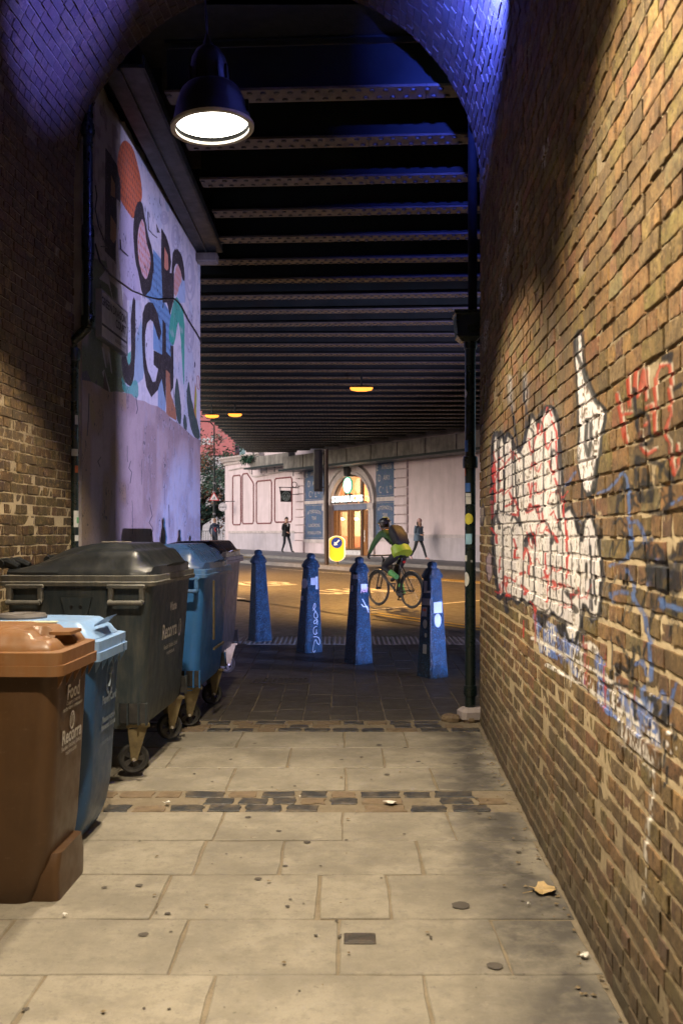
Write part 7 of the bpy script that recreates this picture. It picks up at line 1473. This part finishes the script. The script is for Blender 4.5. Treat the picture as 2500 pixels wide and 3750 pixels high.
mb = MB(); mb.lathe([(.001, -.004), (.09, -.004), (.09, .004), (.001, .004)], 24, (bb_[0], -.05, bb_[2]), Matrix.Rotation(PI/2, 4, 'X')); ck = mb.build('chainring', M_hub, bike)
PED = {}
for q, a in ((-1, R(-70)), (1, R(110))):
    e = (bb_[0]+.17*math.cos(a), q*.09, bb_[2]+.17*math.sin(a)); mb = MB(); mb.tube((bb_[0], q*.065, bb_[2]), e, .011, n=8); mb.box((e[0], q*.14, e[2]), (.09, .09, .02)); mb.build('crank', M_hub, bike); PED[q] = (e[0], q*.14, e[2]+.02)
mb = MB(); mb.path([(-.06, -.05, .375), (RWX, -.05, WR+.04)], .005, 4); mb.path([(-.06, -.05, .205), (RWX, -.05, WR-.04)], .005, 4); mb.build('chain', M_hub, bike)
mb = MB(); mb.tube((-.27, 0, .86), (-.3, 0, .86), .025, n=10); mb.build('rear_light', M('rear light red', (.4, .02, .02), .3), bike)
cy = thing('person', 'cyclist in a green top with a backpack, black helmet and yellow reflective band', 'person', (BX, BY, gz(BY)+.012), BR)
M_grn = M('dark green top', (.035, .09, .02), .8, bmp=.3, bscale=14); M_blk = M('black cycling shorts', (.008, .008, .009), .7); M_sock = M('bright green sock', (.1, .32, .08), .7); M_blk2 = M('black helmet', (.012, .012, .013), .35)
J = dict(pelvis=(-.2, 0, 1.02), waist=(-.1, 0, 1.17), chest=(.12, 0, 1.36), neck=(.24, 0, 1.46), head=(.33, 0, 1.53), crown_=(.36, 0, 1.61), shl=(.17, .19, 1.4), shr=(.17, -.19, 1.4), ell=(.3, .28, 1.18), elr=(.3, -.28, 1.18), wrl=(.38, .31, 1.02), wrr=(.38, -.31, 1.02), hipl=(-.19, .1, .99), hipr=(-.19, -.1, .99))
for s_, q in (('l', 1), ('r', -1)):
    pd = PED[q]; J['to'+s_] = (pd[0]+.06, pd[1], pd[2]+.03); J['an'+s_] = (pd[0]-.1, pd[1]-.01*q, pd[2]+.11); a = Vector(J['hip'+s_]); b_ = Vector(J['an'+s_]); m_ = (a+b_)/2; dd = (b_-a).length; off = math.sqrt(max(0, .455**2-(dd/2)**2)); pr_ = Vector((1, 0, .35)); ax = (b_-a).normalized(); pr_ = (pr_-ax*pr_.dot(ax)).normalized(); J['kn'+s_] = tuple(m_+pr_*off)
Zc = dict(waist=0, chest=0, neck=1, head=1, crown_=1, shl=0, shr=0, ell=0, elr=0, wrl=0, wrr=0, hipl=2, hipr=2, knl=2, knr=2, anl=2, anr=2, tol=3, tor=3, hand=4)
biped(cy, J, [M_grn, M_skin, M_blk, M_shoe, M_blk], Zc, 1.05, .95)
head_bits(cy, Vector((.34, 0, 1.545)), (.95, .05, -.1), M_skin, M_hair)
mb = MB(); hc = Vector((.335, 0, 1.6)); vs = []; fs = []
for i in range(7):
    ph_ = PI/2*i/6
    for k in range(18): a = 2*PI*k/18; vs.append((hc.x+.15*math.cos(a)*math.sin(ph_)*(1.05 if math.cos(a) < 0 else 1), hc.y+.105*math.sin(a)*math.sin(ph_), hc.z+.1*math.cos(ph_)-.03*math.cos(a)*math.sin(ph_)))
for i in range(6):
    for k in range(18): fs.append((i*18+k, i*18+(k+1) % 18, (i+1)*18+(k+1) % 18, (i+1)*18+k))
fs.append(tuple(range(6*18, 7*18))); mb.add(vs, fs); hl = mb.build('helmet', M_blk2, cy, smooth=True)
mb = MB(); mb.box((.28, 0, 1.705), (.1, .07, .012)); mb.build('helmet_band', M('reflective yellow', (.6, .55, .1), .4), hl)
# waist band, backpack, socks
ax = Vector((.42, 0, .58)).normalized(); sdv = Vector((0, 1, 0)); nv_ = ax.cross(sdv); M_hv = M('hi vis green yellow', (.3, .44, .03), .5)
ring = lambda c, a, b: [c+sdv*a*math.cos(2*PI*k/20)+nv_*b*math.sin(2*PI*k/20) for k in range(20)]
mb = MB(); mb.loft([ring(Vector((-.25, 0, 1.0)), .2, .165), ring(Vector((-.2, 0, 1.06)), .2, .165), ring(Vector((-.14, 0, 1.15)), .185, .155)]); mb.build('reflective_band', M_hv, cy, smooth=True, angle=60)
bpk = thing('backpack', 'black backpack worn on the back of the cyclist', 'backpack', (BX, BY, gz(BY)+.012), BR); mb = MB(); nb2 = Vector((-ax.z, 0, ax.x)); c0 = Vector((-.06, 0, 1.32)); 
mb.loft([[c0+ax*t+sdv*x+nb2*(y_+.06) for x, y_ in rrect(0, 0, w_, d_, .06)] for t, w_, d_ in ((-.24, .24, .1), (-.2, .3, .16), (0, .32, .2), (.16, .29, .16), (.22, .2, .08))]); mb.build('bag', M_blk, bpk, smooth=True)
for q in (-1, 1): mb = MB(); mb.path([c0+ax*.2+sdv*q*.11+nb2*.02, Vector((.2, q*.13, 1.5)), Vector((.24, q*.14, 1.38)), c0-ax*.12+sdv*q*.19-nb2*.04], .014, 6); mb.build('strap', M_blk2, bpk, smooth=True)
for s_ in 'lr':
    a, k_ = Vector(J['an'+s_]), Vector(J['kn'+s_]); mb = MB(); d_ = (k_-a); mb.path([a-d_*.02, a+d_*.2, a+d_*.42], [.05, .055, .066], 12); mb.build('sock', M_sock, cy, smooth=True)
